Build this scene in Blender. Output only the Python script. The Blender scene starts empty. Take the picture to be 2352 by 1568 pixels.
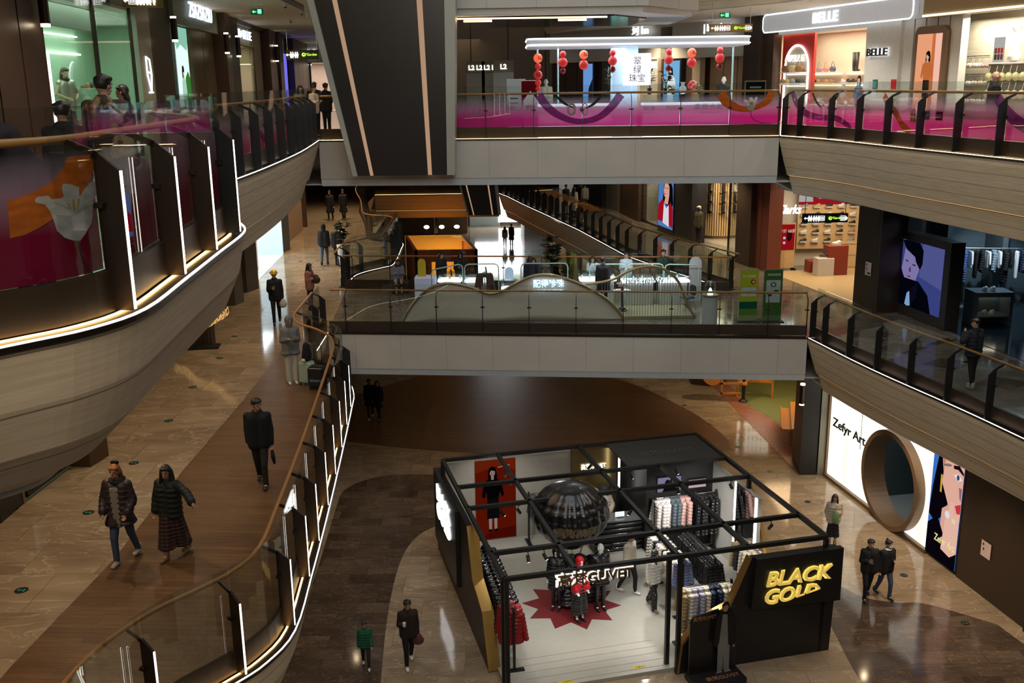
import bpy, bmesh, math, random
from mathutils import Vector, Matrix
random.seed(7)
SC = bpy.context.scene
COL = SC.collection
R = math.radians
# ---------------- camera (35 mm frame, standing on the upper level, looking down 14.5 deg) ----------------
cd = bpy.data.cameras.new('camera'); cam = bpy.data.objects.new('camera', cd); COL.objects.link(cam)
cd.sensor_width = 36; cd.lens = 35.36; cd.clip_start = .05; cd.clip_end = 400
cam.matrix_world = Matrix.Translation((0, 0, 13.7)) @ Matrix.Rotation(R(75.5), 4, 'X') @ Matrix.Rotation(R(-0.77), 4, 'Z')
SC.camera = cam
SC.view_settings.view_transform = 'Standard'; SC.view_settings.look = 'None'
SC.view_settings.gamma = 1; SC.view_settings.use_curve_mapping = False
SC.view_settings.exposure = 0.0
w = bpy.data.worlds.new('world'); SC.world = w; w.use_nodes = True
w.node_tree.nodes['Background'].inputs[0].default_value = (.55, .62, .75, 1)
w.node_tree.nodes['Background'].inputs[1].default_value = 0.02
SC.cycles.max_bounces = 6; SC.cycles.diffuse_bounces = 3; SC.cycles.glossy_bounces = 3
SC.cycles.transmission_bounces = 3; SC.cycles.transparent_max_bounces = 24
SC.cycles.caustics_reflective = False; SC.cycles.caustics_refractive = False
SC.cycles.sample_clamp_indirect = 4.0

def area(name, loc, size, power, col, rot=(0, 0, 0), spread=180):
    l = bpy.data.lights.new(name, 'AREA'); l.energy = power; l.color = col
    l.shape = 'RECTANGLE'; l.size, l.size_y = size; l.spread = R(spread)
    o = bpy.data.objects.new(name, l); COL.objects.link(o); o.location = loc
    o.rotation_euler = tuple(R(a) for a in rot)
    return o
def spot(name, loc, target, power, col, ang=60, blend=.6, rad=.04):
    l = bpy.data.lights.new(name, 'SPOT'); l.energy = power; l.color = col
    l.spot_size = R(ang); l.spot_blend = blend; l.shadow_soft_size = rad
    o = bpy.data.objects.new(name, l); COL.objects.link(o); o.location = loc
    d = Vector(target) - Vector(loc); o.rotation_euler = d.to_track_quat('-Z', 'Y').to_euler()
    return o
WARM = (1, .74, .46); NEUT = (1, .9, .78); COOL = (.72, .86, 1)
# skylight over the atrium and an unseen fill added behind the viewer
area('skylight', (2, 14, 27), (12, 26), 1500, (.78, .88, 1), (0, 0, 0))
area('fill_wash', (1.5, -4, 21), (14, 5), 1500, (1, .88, .72), (62, 0, 0))
area('far_skylight', (-2, 54, 26), (8, 20), 300, (1, .85, .65), (0, 0, 0))
# added unseen lamps: warm wash for the right cladding, bluish uplight for bridge trim
area('side_wash', (-4, 16, 22), (3, 16), 420, (1, .82, .6), (0, -60, 0))
area('added_kiosk_uplight', (2, 33.2, 7.9), (8, .6), 22, (.6, .8, 1), (180, 0, 0))
# recessed downlights along the walkways (each is a small real lamp in the ceiling)
DOWN = []
def downrow(p0, p1, n, z, power, col, ang=125):
    for k in range(n):
        t = (k + .5) / n; x = p0[0] + (p1[0] - p0[0]) * t; y = p0[1] + (p1[1] - p0[1]) * t
        spot('downlight_lamp', (x, y, z - .04), (x, y, 0), power * 2.6, col, ang, .8, .06); DOWN.append((x, y, z))
downrow((-7.4, 8), (-7.6, 36), 8, 10.6, 90, WARM)
downrow((-8.4, 38), (-10.5, 64), 6, 10.6, 230, WARM)
downrow((12.4, 20), (10.6, 33), 4, 10.25, 34, NEUT)
downrow((9.6, 37), (6.0, 60), 6, 10.25, 160, WARM)
downrow((-4, 34.8), (7.5, 33.6), 3, 10.66, 60, NEUT)
downrow((-5.4, 16), (-5.2, 32), 3, 4.6, 60, WARM)
downrow((11.2, 18), (10.4, 33), 4, 4.25, 120, WARM)
downrow((9.6, 38), (8.0, 50), 2, 4.25, 110, WARM)
downrow((-4.5, 34.8), (7.5, 33.4), 3, 4.62, 50, WARM)
downrow((-6.4, 14), (-7.8, 44), 6, 16.15, 110, WARM)
downrow((12.0, 18), (9.2, 40), 6, 16.1, 230, NEUT)
downrow((6.5, 44), (5.5, 64), 3, 16.1, 330, WARM)
area('far_ceiling_panel', (-4, 60, 15.9), (5, 12), 160, WARM)
area('far_entrance_daylight', (-1, 98, 3.2), (5, 3), 500, (.95, .97, 1), (-90, 0, 0))

# ---------------- materials ----------------
_M = {}
def nt(m): return m.node_tree.nodes, m.node_tree.links
def mat(name, col, rough=.5, metal=0, emit=None, es=1.0, spec=.5, coat=0):
    if name in _M: return _M[name]
    m = bpy.data.materials.new(name); m.use_nodes = True
    b = m.node_tree.nodes['Principled BSDF']
    b.inputs['Base Color'].default_value = (*col, 1); b.inputs['Roughness'].default_value = rough
    b.inputs['Metallic'].default_value = metal; b.inputs['Specular IOR Level'].default_value = spec
    b.inputs['Coat Weight'].default_value = coat
    if emit: b.inputs['Emission Color'].default_value = (*emit, 1); b.inputs['Emission Strength'].default_value = es
    N, L = nt(m)
    n = N.new('ShaderNodeTexNoise'); n.inputs['Scale'].default_value = 6; n.inputs['Detail'].default_value = 3
    tc = N.new('ShaderNodeTexCoord'); L.new(tc.outputs['Object'], n.inputs['Vector'])
    mx = N.new('ShaderNodeMix'); mx.data_type = 'RGBA'; L.new(n.outputs['Fac'], mx.inputs['Factor'])
    mx.inputs[6].default_value = (*[c * .92 for c in col], 1); mx.inputs[7].default_value = (*[min(1, c * 1.08) for c in col], 1)
    L.new(mx.outputs[2], b.inputs['Base Color'])
    _M[name] = m
    return m
def glow(name, col, s):
    if name in _M: return _M[name]
    m = bpy.data.materials.new(name); m.use_nodes = True; N, L = nt(m); N.clear()
    e = N.new('ShaderNodeEmission'); e.inputs[0].default_value = (*col, 1); e.inputs[1].default_value = s
    o = N.new('ShaderNodeOutputMaterial'); L.new(e.outputs[0], o.inputs[0]); _M[name] = m; return m
def math_(N, L, op, a, b=None, c=None):
    n = N.new('ShaderNodeMath'); n.operation = op
    for i, v in enumerate((a, b, c)):
        if v is None: continue
        if isinstance(v, (int, float)): n.inputs[i].default_value = v
        else: L.new(v, n.inputs[i])
    return n.outputs[0]
def geo(N):
    return N.new('ShaderNodeNewGeometry').outputs['Position']
def glassmat(name='clear_glass', tint=(.93, .97, .95), ior=1.5, rgh=.01):
    if name in _M: return _M[name]
    m = bpy.data.materials.new(name); m.use_nodes = True; N, L = nt(m); N.clear()
    t = N.new('ShaderNodeBsdfTransparent'); t.inputs[0].default_value = (*tint, 1)
    g = N.new('ShaderNodeBsdfGlossy'); g.inputs['Roughness'].default_value = rgh
    f = N.new('ShaderNodeFresnel'); f.inputs[0].default_value = ior
    k = math_(N, L, 'MINIMUM', f.outputs[0], .28)
    mx = N.new('ShaderNodeMixShader'); L.new(k, mx.inputs[0]); L.new(t.outputs[0], mx.inputs[1]); L.new(g.outputs[0], mx.inputs[2])
    o = N.new('ShaderNodeOutputMaterial'); L.new(mx.outputs[0], o.inputs[0]); _M[name] = m; return m
def filmmat(name, col, z0, z1, fade=.4, amax=.93):
    # printed film on the balustrade glass: solid colour at the foot, fading out upwards
    if name in _M: return _M[name]
    m = bpy.data.materials.new(name); m.use_nodes = True; N, L = nt(m); N.clear()
    sp = N.new('ShaderNodeSeparateXYZ'); L.new(geo(N), sp.inputs[0])
    t = N.new('ShaderNodeMapRange'); L.new(sp.outputs[2], t.inputs[0])
    t.inputs[1].default_value = z1 - fade; t.inputs[2].default_value = z1; t.inputs[3].default_value = amax; t.inputs[4].default_value = 0
    cr = N.new('ShaderNodeMapRange'); L.new(sp.outputs[2], cr.inputs[0]); cr.inputs[1].default_value = z0; cr.inputs[2].default_value = z1 - fade * .3
    cc = N.new('ShaderNodeMix'); cc.data_type = 'RGBA'; L.new(cr.outputs[0], cc.inputs['Factor'])
    cc.inputs[6].default_value = (*col, 1); cc.inputs[7].default_value = (.62, .45, .62, 1)
    d = N.new('ShaderNodeBsdfDiffuse'); L.new(cc.outputs[2], d.inputs[0])
    tl = N.new('ShaderNodeBsdfTranslucent'); L.new(cc.outputs[2], tl.inputs[0])
    mm = N.new('ShaderNodeMixShader'); mm.inputs[0].default_value = .55; L.new(d.outputs[0], mm.inputs[1]); L.new(tl.outputs[0], mm.inputs[2])
    tr = N.new('ShaderNodeBsdfTransparent')
    mx = N.new('ShaderNodeMixShader'); L.new(t.outputs[0], mx.inputs[0]); L.new(tr.outputs[0], mx.inputs[1]); L.new(mm.outputs[0], mx.inputs[2])
    o = N.new('ShaderNodeOutputMaterial'); L.new(mx.outputs[0], o.inputs[0]); _M[name] = m; return m
def marble(name, c0, c1, vein, rough=.09, tile=(1.1, 1.1), checker=0.0, vscale=.55, grout=.6):
    if name in _M: return _M[name]
    m = bpy.data.materials.new(name); m.use_nodes = True; N, L = nt(m); b = N['Principled BSDF']
    pos = geo(N)
    br = N.new('ShaderNodeTexBrick'); br.inputs['Scale'].default_value = 1; L.new(pos, br.inputs['Vector'])
    br.inputs['Brick Width'].default_value = tile[0]; br.inputs['Row Height'].default_value = tile[1]; br.offset = .5
    br.inputs['Mortar Size'].default_value = .006; br.inputs['Color1'].default_value = (0, 0, 0, 1); br.inputs['Color2'].default_value = (1, 1, 1, 1)
    br.inputs['Mortar'].default_value = (.5, .5, .5, 1); br.inputs['Bias'].default_value = 0
    vo = N.new('ShaderNodeTexNoise'); vo.inputs['Scale'].default_value = vscale; vo.inputs['Detail'].default_value = 5; vo.inputs['Distortion'].default_value = 1.6
    mp = N.new('ShaderNodeMapping'); mp.inputs['Rotation'].default_value = (0, 0, .55); mp.inputs['Scale'].default_value = (.6, 1.5, 1); L.new(pos, mp.inputs[0])
    ad = N.new('ShaderNodeVectorMath'); ad.operation = 'MULTIPLY_ADD'; L.new(br.outputs['Color'], ad.inputs[0]); ad.inputs[1].default_value = (3.1, 5.2, 1); L.new(mp.outputs[0], ad.inputs[2])
    L.new(ad.outputs[0], vo.inputs['Vector'])
    mx = N.new('ShaderNodeMix'); mx.data_type = 'RGBA'; mx.inputs[6].default_value = (*c0, 1); mx.inputs[7].default_value = (*c1, 1)
    rr = N.new('ShaderNodeMapRange'); L.new(vo.outputs['Fac'], rr.inputs[0]); rr.inputs[1].default_value = .35; rr.inputs[2].default_value = .65
    L.new(rr.outputs[0], mx.inputs['Factor'])
    v2 = N.new('ShaderNodeTexNoise'); v2.inputs['Scale'].default_value = vscale * 1.5; v2.inputs['Detail'].default_value = 8; v2.inputs['Distortion'].default_value = 2.2; L.new(ad.outputs[0], v2.inputs['Vector'])
    a = math_(N, L, 'ABSOLUTE', math_(N, L, 'SUBTRACT', v2.outputs['Fac'], .5))
    vm = N.new('ShaderNodeMapRange'); L.new(a, vm.inputs[0]); vm.inputs[1].default_value = 0; vm.inputs[2].default_value = .018; vm.inputs[3].default_value = .5; vm.inputs[4].default_value = 0
    m2 = N.new('ShaderNodeMix'); m2.data_type = 'RGBA'; L.new(vm.outputs[0], m2.inputs['Factor']); L.new(mx.outputs[2], m2.inputs[6]); m2.inputs[7].default_value = (*vein, 1)
    m3 = N.new('ShaderNodeMix'); m3.data_type = 'RGBA'; m3.blend_type = 'MULTIPLY'; m3.inputs['Factor'].default_value = 1
    tone = N.new('ShaderNodeMapRange'); L.new(br.outputs['Color'], tone.inputs[0]); tone.inputs[3].default_value = 1 - checker; tone.inputs[4].default_value = 1
    L.new(m2.outputs[2], m3.inputs[6]); L.new(tone.outputs[0], m3.inputs[7])
    m4 = N.new('ShaderNodeMix'); m4.data_type = 'RGBA'; L.new(math_(N, L, 'MULTIPLY', br.outputs['Fac'], grout), m4.inputs['Factor'])
    L.new(m3.outputs[2], m4.inputs[6]); m4.inputs[7].default_value = (*[c * .35 for c in c0], 1)
    L.new(m4.outputs[2], b.inputs['Base Color']); b.inputs['Roughness'].default_value = rough
    _M[name] = m; return m
def planks(name, c0, c1, rough=.22, ang=0.0, pw=1.6, ph=.13, mortar=.004):
    if name in _M: return _M[name]
    m = bpy.data.materials.new(name); m.use_nodes = True; N, L = nt(m); b = N['Principled BSDF']
    mp = N.new('ShaderNodeMapping'); mp.inputs['Rotation'].default_value = (0, 0, ang); L.new(geo(N), mp.inputs[0])
    br = N.new('ShaderNodeTexBrick'); L.new(mp.outputs[0], br.inputs['Vector']); br.inputs['Scale'].default_value = 1
    br.inputs['Brick Width'].default_value = pw; br.inputs['Row Height'].default_value = ph; br.inputs['Mortar Size'].default_value = mortar
    br.inputs['Color1'].default_value = (*c0, 1); br.inputs['Color2'].default_value = (*c1, 1); br.inputs['Mortar'].default_value = (*[c * .45 for c in c0], 1)
    br.offset = .37
    n = N.new('ShaderNodeTexNoise'); n.inputs['Scale'].default_value = 1; n.inputs['Detail'].default_value = 5
    m5 = N.new('ShaderNodeMapping'); m5.inputs['Scale'].default_value = (2.0, 22, 2); L.new(mp.outputs[0], m5.inputs[0]); L.new(m5.outputs[0], n.inputs['Vector'])
    tone = N.new('ShaderNodeMapRange'); L.new(n.outputs['Fac'], tone.inputs[0]); tone.inputs[1].default_value = .3; tone.inputs[2].default_value = .7; tone.inputs[3].default_value = .72; tone.inputs[4].default_value = 1.2
    mx = N.new('ShaderNodeMix'); mx.data_type = 'RGBA'; mx.blend_type = 'MULTIPLY'; mx.inputs['Factor'].default_value = 1
    L.new(br.outputs['Color'], mx.inputs[6]); L.new(tone.outputs[0], mx.inputs[7]); L.new(mx.outputs[2], b.inputs['Base Color'])
    b.inputs['Roughness'].default_value = rough; _M[name] = m; return m
def travertine(name, col, seams=.3, zoff=0.0, rough=.55, axis=2, width=.012, streak=True, dark=.35):
    # stone cladding with fine horizontal streaks and regular joints along one axis
    if name in _M: return _M[name]
    m = bpy.data.materials.new(name); m.use_nodes = True; N, L = nt(m); b = N['Principled BSDF']
    pos = geo(N); sp = N.new('ShaderNodeSeparateXYZ'); L.new(pos, sp.inputs[0])
    mp = N.new('ShaderNodeMapping'); mp.inputs['Scale'].default_value = (1.1, 1.1, 26) if streak else (1, 1, 1); L.new(pos, mp.inputs[0])
    n = N.new('ShaderNodeTexNoise'); n.inputs['Scale'].default_value = 1.3; n.inputs['Detail'].default_value = 6; L.new(mp.outputs[0], n.inputs['Vector'])
    t = N.new('ShaderNodeMapRange'); L.new(n.outputs['Fac'], t.inputs[0]); t.inputs[1].default_value = .3; t.inputs[2].default_value = .7
    t.inputs[3].default_value = .84 if streak else .95; t.inputs[4].default_value = 1.08 if streak else 1.03
    mx = N.new('ShaderNodeMix'); mx.data_type = 'RGBA'; mx.blend_type = 'MULTIPLY'; mx.inputs['Factor'].default_value = 1
    mx.inputs[6].default_value = (*col, 1); L.new(t.outputs[0], mx.inputs[7])
    if seams:
        f = math_(N, L, 'FRACT', math_(N, L, 'DIVIDE', math_(N, L, 'ADD', sp.outputs[axis], 100 * seams + zoff), seams))
        g = math_(N, L, 'LESS_THAN', f, width / seams)
        m2 = N.new('ShaderNodeMix'); m2.data_type = 'RGBA'; L.new(g, m2.inputs['Factor']); L.new(mx.outputs[2], m2.inputs[6]); m2.inputs[7].default_value = (*[c * dark for c in col], 1)
        L.new(m2.outputs[2], b.inputs['Base Color'])
    else: L.new(mx.outputs[2], b.inputs['Base Color'])
    b.inputs['Roughness'].default_value = rough; _M[name] = m; return m

MARB = marble('beige_marble', (.25, .185, .122), (.37, .28, .19), (.60, .50, .37), .09, (1.25, 1.25), .12)
MARBD = marble('dark_marble', (.085, .058, .042), (.13, .092, .066), (.30, .21, .14), .10, (.95, .55), .5, .9)
MARBG = marble('grey_marble', (.13, .11, .088), (.20, .17, .135), (.34, .28, .22), .09, (1.0, 1.0), .15)
WOODF = planks('walnut_floor', (.105, .052, .021), (.155, .080, .034), .36, 0.06)
WOODD = planks('dark_walnut_floor', (.10, .052, .028), (.14, .075, .038), .30, 0.1)
OAKR = mat('varnished_oak', (.42, .19, .055), .35)
BRONZE = mat('dark_bronze', (.065, .047, .036), .33, .85)
BRONZW = mat('brushed_bronze', (.075, .05, .03), .42, .7)
BLACKM = mat('black_powder_coat', (.012, .012, .013), .42)
DARKP = mat('dark_brown_panel', (.055, .038, .028), .42, .3)
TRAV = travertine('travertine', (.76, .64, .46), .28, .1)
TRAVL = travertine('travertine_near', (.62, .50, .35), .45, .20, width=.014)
PANW = travertine('white_panel', (.58, .56, .51), 1.46, .62, .5, 0, .012, False, .55)
PANB = mat('pale_edge_trim', (.74, .84, .93), .4)  # bluish light from below is put into this trim colour
CEIL = mat('ceiling_plaster', (.78, .76, .70), .7)
LEDW = glow('led_white', (1, .93, .84), 4)
LEDC = glow('led_warm', (1, .66, .30), 5)
LEDK = glow('led_cold', (.82, .93, 1), 9)
GLASS = glassmat()
BLACK = mat('deep_black', (.008, .008, .009), .6)
WHITEP = mat('white_paint', (.72, .72, .72), .45)
CHROME = mat('polished_steel', (.6, .6, .6), .2, 1)

# ---------------- mesh helpers ----------------
def link(name, bm, m, parent=None, smooth=False):
    me = bpy.data.meshes.new(name); bm.normal_update()
    bmesh.ops.recalc_face_normals(bm, faces=bm.faces)
    bm.to_mesh(me); bm.free()
    if isinstance(m, (list, tuple)):
        for x in m: me.materials.append(x)
    else: me.materials.append(m)
    if smooth:
        for p in me.polygons: p.use_smooth = True
    o = bpy.data.objects.new(name, me); COL.objects.link(o)
    if parent is not None: o.parent = parent
    return o
def tag(o, label=None, cat=None, group=None, kind=None):
    if label: o['label'] = label
    if cat: o['category'] = cat
    if group: o['group'] = group
    if kind: o['kind'] = kind
    return o
def thing(name, label, cat, loc=(0, 0, 0), rz=0, group=None):
    o = bpy.data.objects.new(name, None); COL.objects.link(o); o.location = loc; o.rotation_euler = (0, 0, rz)
    o.empty_display_size = .1
    return tag(o, label, cat, group)
def S(o): o['kind'] = 'structure'; return o
def dup(o, parent=None):
    c = o.copy(); COL.objects.link(c)
    if parent is not None: c.parent = parent
    for ch in [x for x in o.children]: dup(ch, c)
    return c
def setmat(o, m, i=0):
    o.material_slots[i].link = 'OBJECT'; o.material_slots[i].material = m
def box(bm, x0, x1, y0, y1, z0, z1, M=None):
    v = [bm.verts.new((x, y, z)) for z in (z0, z1) for y in (y0, y1) for x in (x0, x1)]
    for f in ((0, 1, 3, 2), (4, 6, 7, 5), (0, 4, 5, 1), (2, 3, 7, 6), (0, 2, 6, 4), (1, 5, 7, 3)):
        bm.faces.new([v[i] for i in f])
    if M is not None:
        for q in v: q.co = M @ q.co
    return v
def prism(bm, pts, z0, z1):
    lo = [bm.verts.new((x, y, z0)) for x, y in pts]; hi = [bm.verts.new((x, y, z1)) for x, y in pts]
    n = len(pts)
    for i in range(n): bm.faces.new((lo[i], lo[(i + 1) % n], hi[(i + 1) % n], hi[i]))
    bm.faces.new(hi); bm.faces.new(lo[::-1])
def plate(bm, P3, off):
    # polygon of 3-D points thickened by vector off
    off = Vector(off); a = [bm.verts.new(Vector(p)) for p in P3]; b = [bm.verts.new(Vector(p) + off) for p in P3]
    n = len(a)
    for i in range(n): bm.faces.new((a[i], a[(i + 1) % n], b[(i + 1) % n], b[i]))
    bm.faces.new(a[::-1]); bm.faces.new(b)
def tube(bm, pts, r, n=8, closed=False):
    pts = [Vector(p) for p in pts]; rings = []
    N = len(pts)
    rs = r if isinstance(r, (list, tuple)) else [r] * N
    prev = None
    for i, p in enumerate(pts):
        if closed: d = pts[(i + 1) % N] - pts[i - 1]
        else: d = pts[min(i + 1, N - 1)] - pts[max(i - 1, 0)]
        d = d.normalized() if d.length > 1e-9 else Vector((0, 0, 1))
        u = prev - d * prev.dot(d) if prev is not None else d.cross(Vector((0, 0, 1)) if abs(d.z) < .9 else Vector((1, 0, 0)))
        if u.length < 1e-6: u = d.orthogonal()
        u.normalize(); v = d.cross(u); prev = u
        rings.append([bm.verts.new(p + (u * math.cos(a) + v * math.sin(a)) * rs[i]) for a in [2 * math.pi * k / n for k in range(n)]])
    for i in range(N - 1 + (1 if closed else 0)):
        A, B = rings[i], rings[(i + 1) % N]
        for k in range(n): bm.faces.new((A[k], A[(k + 1) % n], B[(k + 1) % n], B[k]))
    if not closed: bm.faces.new(rings[0][::-1]); bm.faces.new(rings[-1])
def lathe(bm, prof, n=24, M=None, c=(0, 0)):
    rings = []
    for r, z in prof:
        if r < 1e-4: rings.append([bm.verts.new((c[0], c[1], z))])
        else: rings.append([bm.verts.new((c[0] + r * math.cos(2 * math.pi * k / n), c[1] + r * math.sin(2 * math.pi * k / n), z)) for k in range(n)])
    for A, B in zip(rings, rings[1:]):
        for k in range(n):
            k2 = (k + 1) % n
            if len(A) == 1 and len(B) == 1: continue
            if len(A) == 1: bm.faces.new((A[0], B[k], B[k2]))
            elif len(B) == 1: bm.faces.new((A[k], A[k2], B[0]))
            else: bm.faces.new((A[k], A[k2], B[k2], B[k]))
    if len(rings[0]) > 1: bm.faces.new(rings[0][::-1])
    if len(rings[-1]) > 1: bm.faces.new(rings[-1])
    if M is not None:
        for R_ in rings:
            for v in R_: v.co = M @ v.co
def ell(bm, c, r, n=12, M=None):
    T = Matrix.Translation(c) @ (M if M is not None else Matrix.Identity(4)) @ Matrix.Diagonal((*r, 1))
    bmesh.ops.create_uvsphere(bm, u_segments=n, v_segments=max(6, n * 2 // 3), radius=1, matrix=T)
def cap(bm, a, b, ra, rb, n=12):
    a, b = Vector(a), Vector(b); d = b - a; L = d.length
    if L < 1e-5: ell(bm, a, (ra, ra, ra), n); return
    d.normalize(); pts = []; rs = []
    for k in range(1, 5):
        t = math.pi / 2 * (1 - k / 4); pts.append(a - d * ra * math.sin(t)); rs.append(max(ra * math.cos(t), .001))
    pts = pts[:]; rs = rs[:]
    pts.insert(0, a - d * ra * 1.0); rs.insert(0, ra * .12)
    for k in range(0, 4):
        t = math.pi / 2 * (k / 4); pts.append(b + d * rb * math.sin(t)); rs.append(max(rb * math.cos(t), .001))
    pts.append(b + d * rb); rs.append(rb * .12)
    q = [pts[0]]; w_ = [rs[0]]
    for p, r_ in zip(pts[1:], rs[1:]):
        if (p - q[-1]).length > 1e-5: q.append(p); w_.append(r_)
    tube(bm, q, w_, n)
def crs(pts, k=6):
    # Catmull-Rom through 2-D points
    P_ = [Vector(p) for p in pts]; out = []
    for i in range(len(P_) - 1):
        p0 = P_[max(i - 1, 0)]; p1 = P_[i]; p2 = P_[i + 1]; p3 = P_[min(i + 2, len(P_) - 1)]
        for j in range(k):
            t = j / k
            out.append(.5 * ((2 * p1) + (p2 - p0) * t + (2 * p0 - 5 * p1 + 4 * p2 - p3) * t * t + (3 * p1 - p0 - 3 * p2 + p3) * t ** 3))
    out.append(P_[-1]); return out
class Path:
    # plan polyline; inset > 0 moves away from the void towards the slab (left normal * side)
    def __init__(s, pts, side=1):
        s.p = [Vector((q[0], q[1])) for q in pts]; s.side = side
        s.n = []
        for i in range(len(s.p)):
            t = Vector((0, 0))
            if i > 0: t += (s.p[i] - s.p[i - 1]).normalized()
            if i < len(s.p) - 1: t += (s.p[i + 1] - s.p[i]).normalized()
            t.normalize(); nn = Vector((-t.y, t.x)) * side
            if 0 < i < len(s.p) - 1:
                e = (s.p[i + 1] - s.p[i]).normalized(); en = Vector((-e.y, e.x)) * side
                nn /= max(.5, nn.dot(en))
            s.n.append(nn)
        s.s = [0]
        for a, b in zip(s.p, s.p[1:]): s.s.append(s.s[-1] + (b - a).length)
        s.L = s.s[-1]
    def off(s, d): return [p + n * d for p, n in zip(s.p, s.n)]
    def at(s, t, d=0):
        t = max(0, min(s.L, t)); i = 0
        while i < len(s.s) - 2 and s.s[i + 1] < t: i += 1
        f = (t - s.s[i]) / max(1e-9, s.s[i + 1] - s.s[i])
        p = s.p[i].lerp(s.p[i + 1], f); n = s.n[i].lerp(s.n[i + 1], f)
        return p + n * d
    def tan(s, t):
        a = s.at(max(0, t - .02)); b = s.at(min(s.L, t + .02)); return (b - a).normalized()
    def sub(s, a, b, d=0, step=.3):
        n = max(1, int((b - a) / step)); return [s.at(a + (b - a) * k / n, d) for k in range(n + 1)]
def sweep(bm, path, prof, a=None, b=None, closed=True, step=.35, corners=True):
    # prof: list of (inset, z); closed -> solid bar along the path
    if a is None:
        R_ = [[bm.verts.new((*(p + n * d), z)) for d, z in prof] for p, n in zip(path.p, path.n)]
    else:
        n_ = max(1, int((b - a) / step)); ts = sorted(set([a + (b - a) * k / n_ for k in range(n_ + 1)] + ([t for t in path.s if a + .03 < t < b - .03] if corners else [])))
        R_ = [[bm.verts.new((*path.at(t, d), z)) for d, z in prof] for t in ts]
    m = len(prof)
    for A, B in zip(R_, R_[1:]):
        for k in range(m if closed else m - 1): bm.faces.new((A[k], B[k], B[(k + 1) % m], A[(k + 1) % m]))
    if closed: bm.faces.new(R_[0]); bm.faces.new(R_[-1][::-1])
class Fr:
    # facade frame: s along p0->p1, d out of the wall towards the walkway, z up
    def __init__(f, p0, p1, out=1):
        f.o = Vector(p0); t = (Vector(p1) - f.o).normalized(); f.t = t; f.n = Vector((-t.y, t.x)) * out; f.out = out
        f.L = (Vector(p1) - f.o).length; f.ang = math.atan2(t.y, t.x)
    def P(f, s, d, z): q = f.o + f.t * s + f.n * d; return Vector((q.x, q.y, z))
    def box(f, bm, s0, s1, d0, d1, z0, z1):
        v = [bm.verts.new(f.P(s, d, z)) for z in (z0, z1) for d in (d0, d1) for s in (s0, s1)]
        for g in ((0, 1, 3, 2), (4, 6, 7, 5), (0, 4, 5, 1), (2, 3, 7, 6), (0, 2, 6, 4), (1, 5, 7, 3)): bm.faces.new([v[i] for i in g])
    def b(f, name, s0, s1, d0, d1, z0, z1, m, parent=None):
        bm = bmesh.new(); f.box(bm, s0, s1, d0, d1, z0, z1); return link(name, bm, m, parent)
    def M(f, s, d, z, rev=False):
        # matrix: local x along the wall, local y up, local z out of the wall, readable from the walkway
        q = f.P(s, d, z); x = Vector((f.t.x, f.t.y, 0)); n = Vector((f.n.x, f.n.y, 0)); y = Vector((0, 0, 1))
        if x.cross(y).dot(n) < 0: x = -x
        if rev: x = -x; n = -n
        return Matrix(((x.x, y.x, n.x, q.x), (x.y, y.y, n.y, q.y), (x.z, y.z, n.z, q.z), (0, 0, 0, 1)))
def pmesh(name, polys, M, mats, parent=None, th=.004):
    # layered flat artwork: polys = [(material index, [(x, y), ...])], each layer a hair in front of the last
    bm = bmesh.new()
    for k, (mi, pts) in enumerate(polys):
        z = th * (1 + k * .5)
        try: f = bm.faces.new([bm.verts.new(M @ Vector((x, y, z))) for x, y in pts])
        except ValueError: continue
        f.material_index = mi
    bmesh.ops.triangulate(bm, faces=bm.faces)
    me = bpy.data.meshes.new(name); bm.to_mesh(me); bm.free()
    for m in mats: me.materials.append(m)
    o = bpy.data.objects.new(name, me); COL.objects.link(o)
    if parent is not None: o.parent = parent
    return o
def circ(cx, cy, rx, ry=None, n=20, a0=0, a1=360):
    ry = rx if ry is None else ry
    full = a1 - a0 >= 360; m = n if full else n + 1
    return [(cx + rx * math.cos(R(a0 + (a1 - a0) * k / n)), cy + ry * math.sin(R(a0 + (a1 - a0) * k / n))) for k in range(m)]
def rrect(x0, x1, y0, y1, r):
    return circ(x1 - r, y1 - r, r, n=5, a0=0, a1=90) + circ(x0 + r, y1 - r, r, n=5, a0=90, a1=180) + circ(x0 + r, y0 + r, r, n=5, a0=180, a1=270) + circ(x1 - r, y0 + r, r, n=5, a0=270, a1=359)
def text(name, s, M, size, m, parent=None, ext=.01, width=None, align='CENTER', mirror=False, bold=0, shear=0, spacing=1):
    cu = bpy.data.curves.new(name, 'FONT'); cu.body = s; cu.size = size; cu.extrude = ext; cu.align_x = align; cu.align_y = 'CENTER'
    cu.offset = bold; cu.shear = shear; cu.space_character = spacing; cu.resolution_u = 3
    t = bpy.data.objects.new(name, cu); COL.objects.link(t)
    dg = bpy.context.evaluated_depsgraph_get(); me = bpy.data.meshes.new_from_object(t.evaluated_get(dg)); bpy.data.objects.remove(t)
    if width:
        xs = [v.co.x for v in me.vertices]
        if xs:
            k = width / (max(xs) - min(xs))
            for v in me.vertices: v.co.x *= k
    if mirror:
        for v in me.vertices: v.co.x = -v.co.x
        me.flip_normals()
    me.transform(M); me.materials.clear(); me.materials.append(m); me.name = name
    o = bpy.data.objects.new(name, me); COL.objects.link(o)
    if parent is not None: o.parent = parent
    return o

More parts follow.
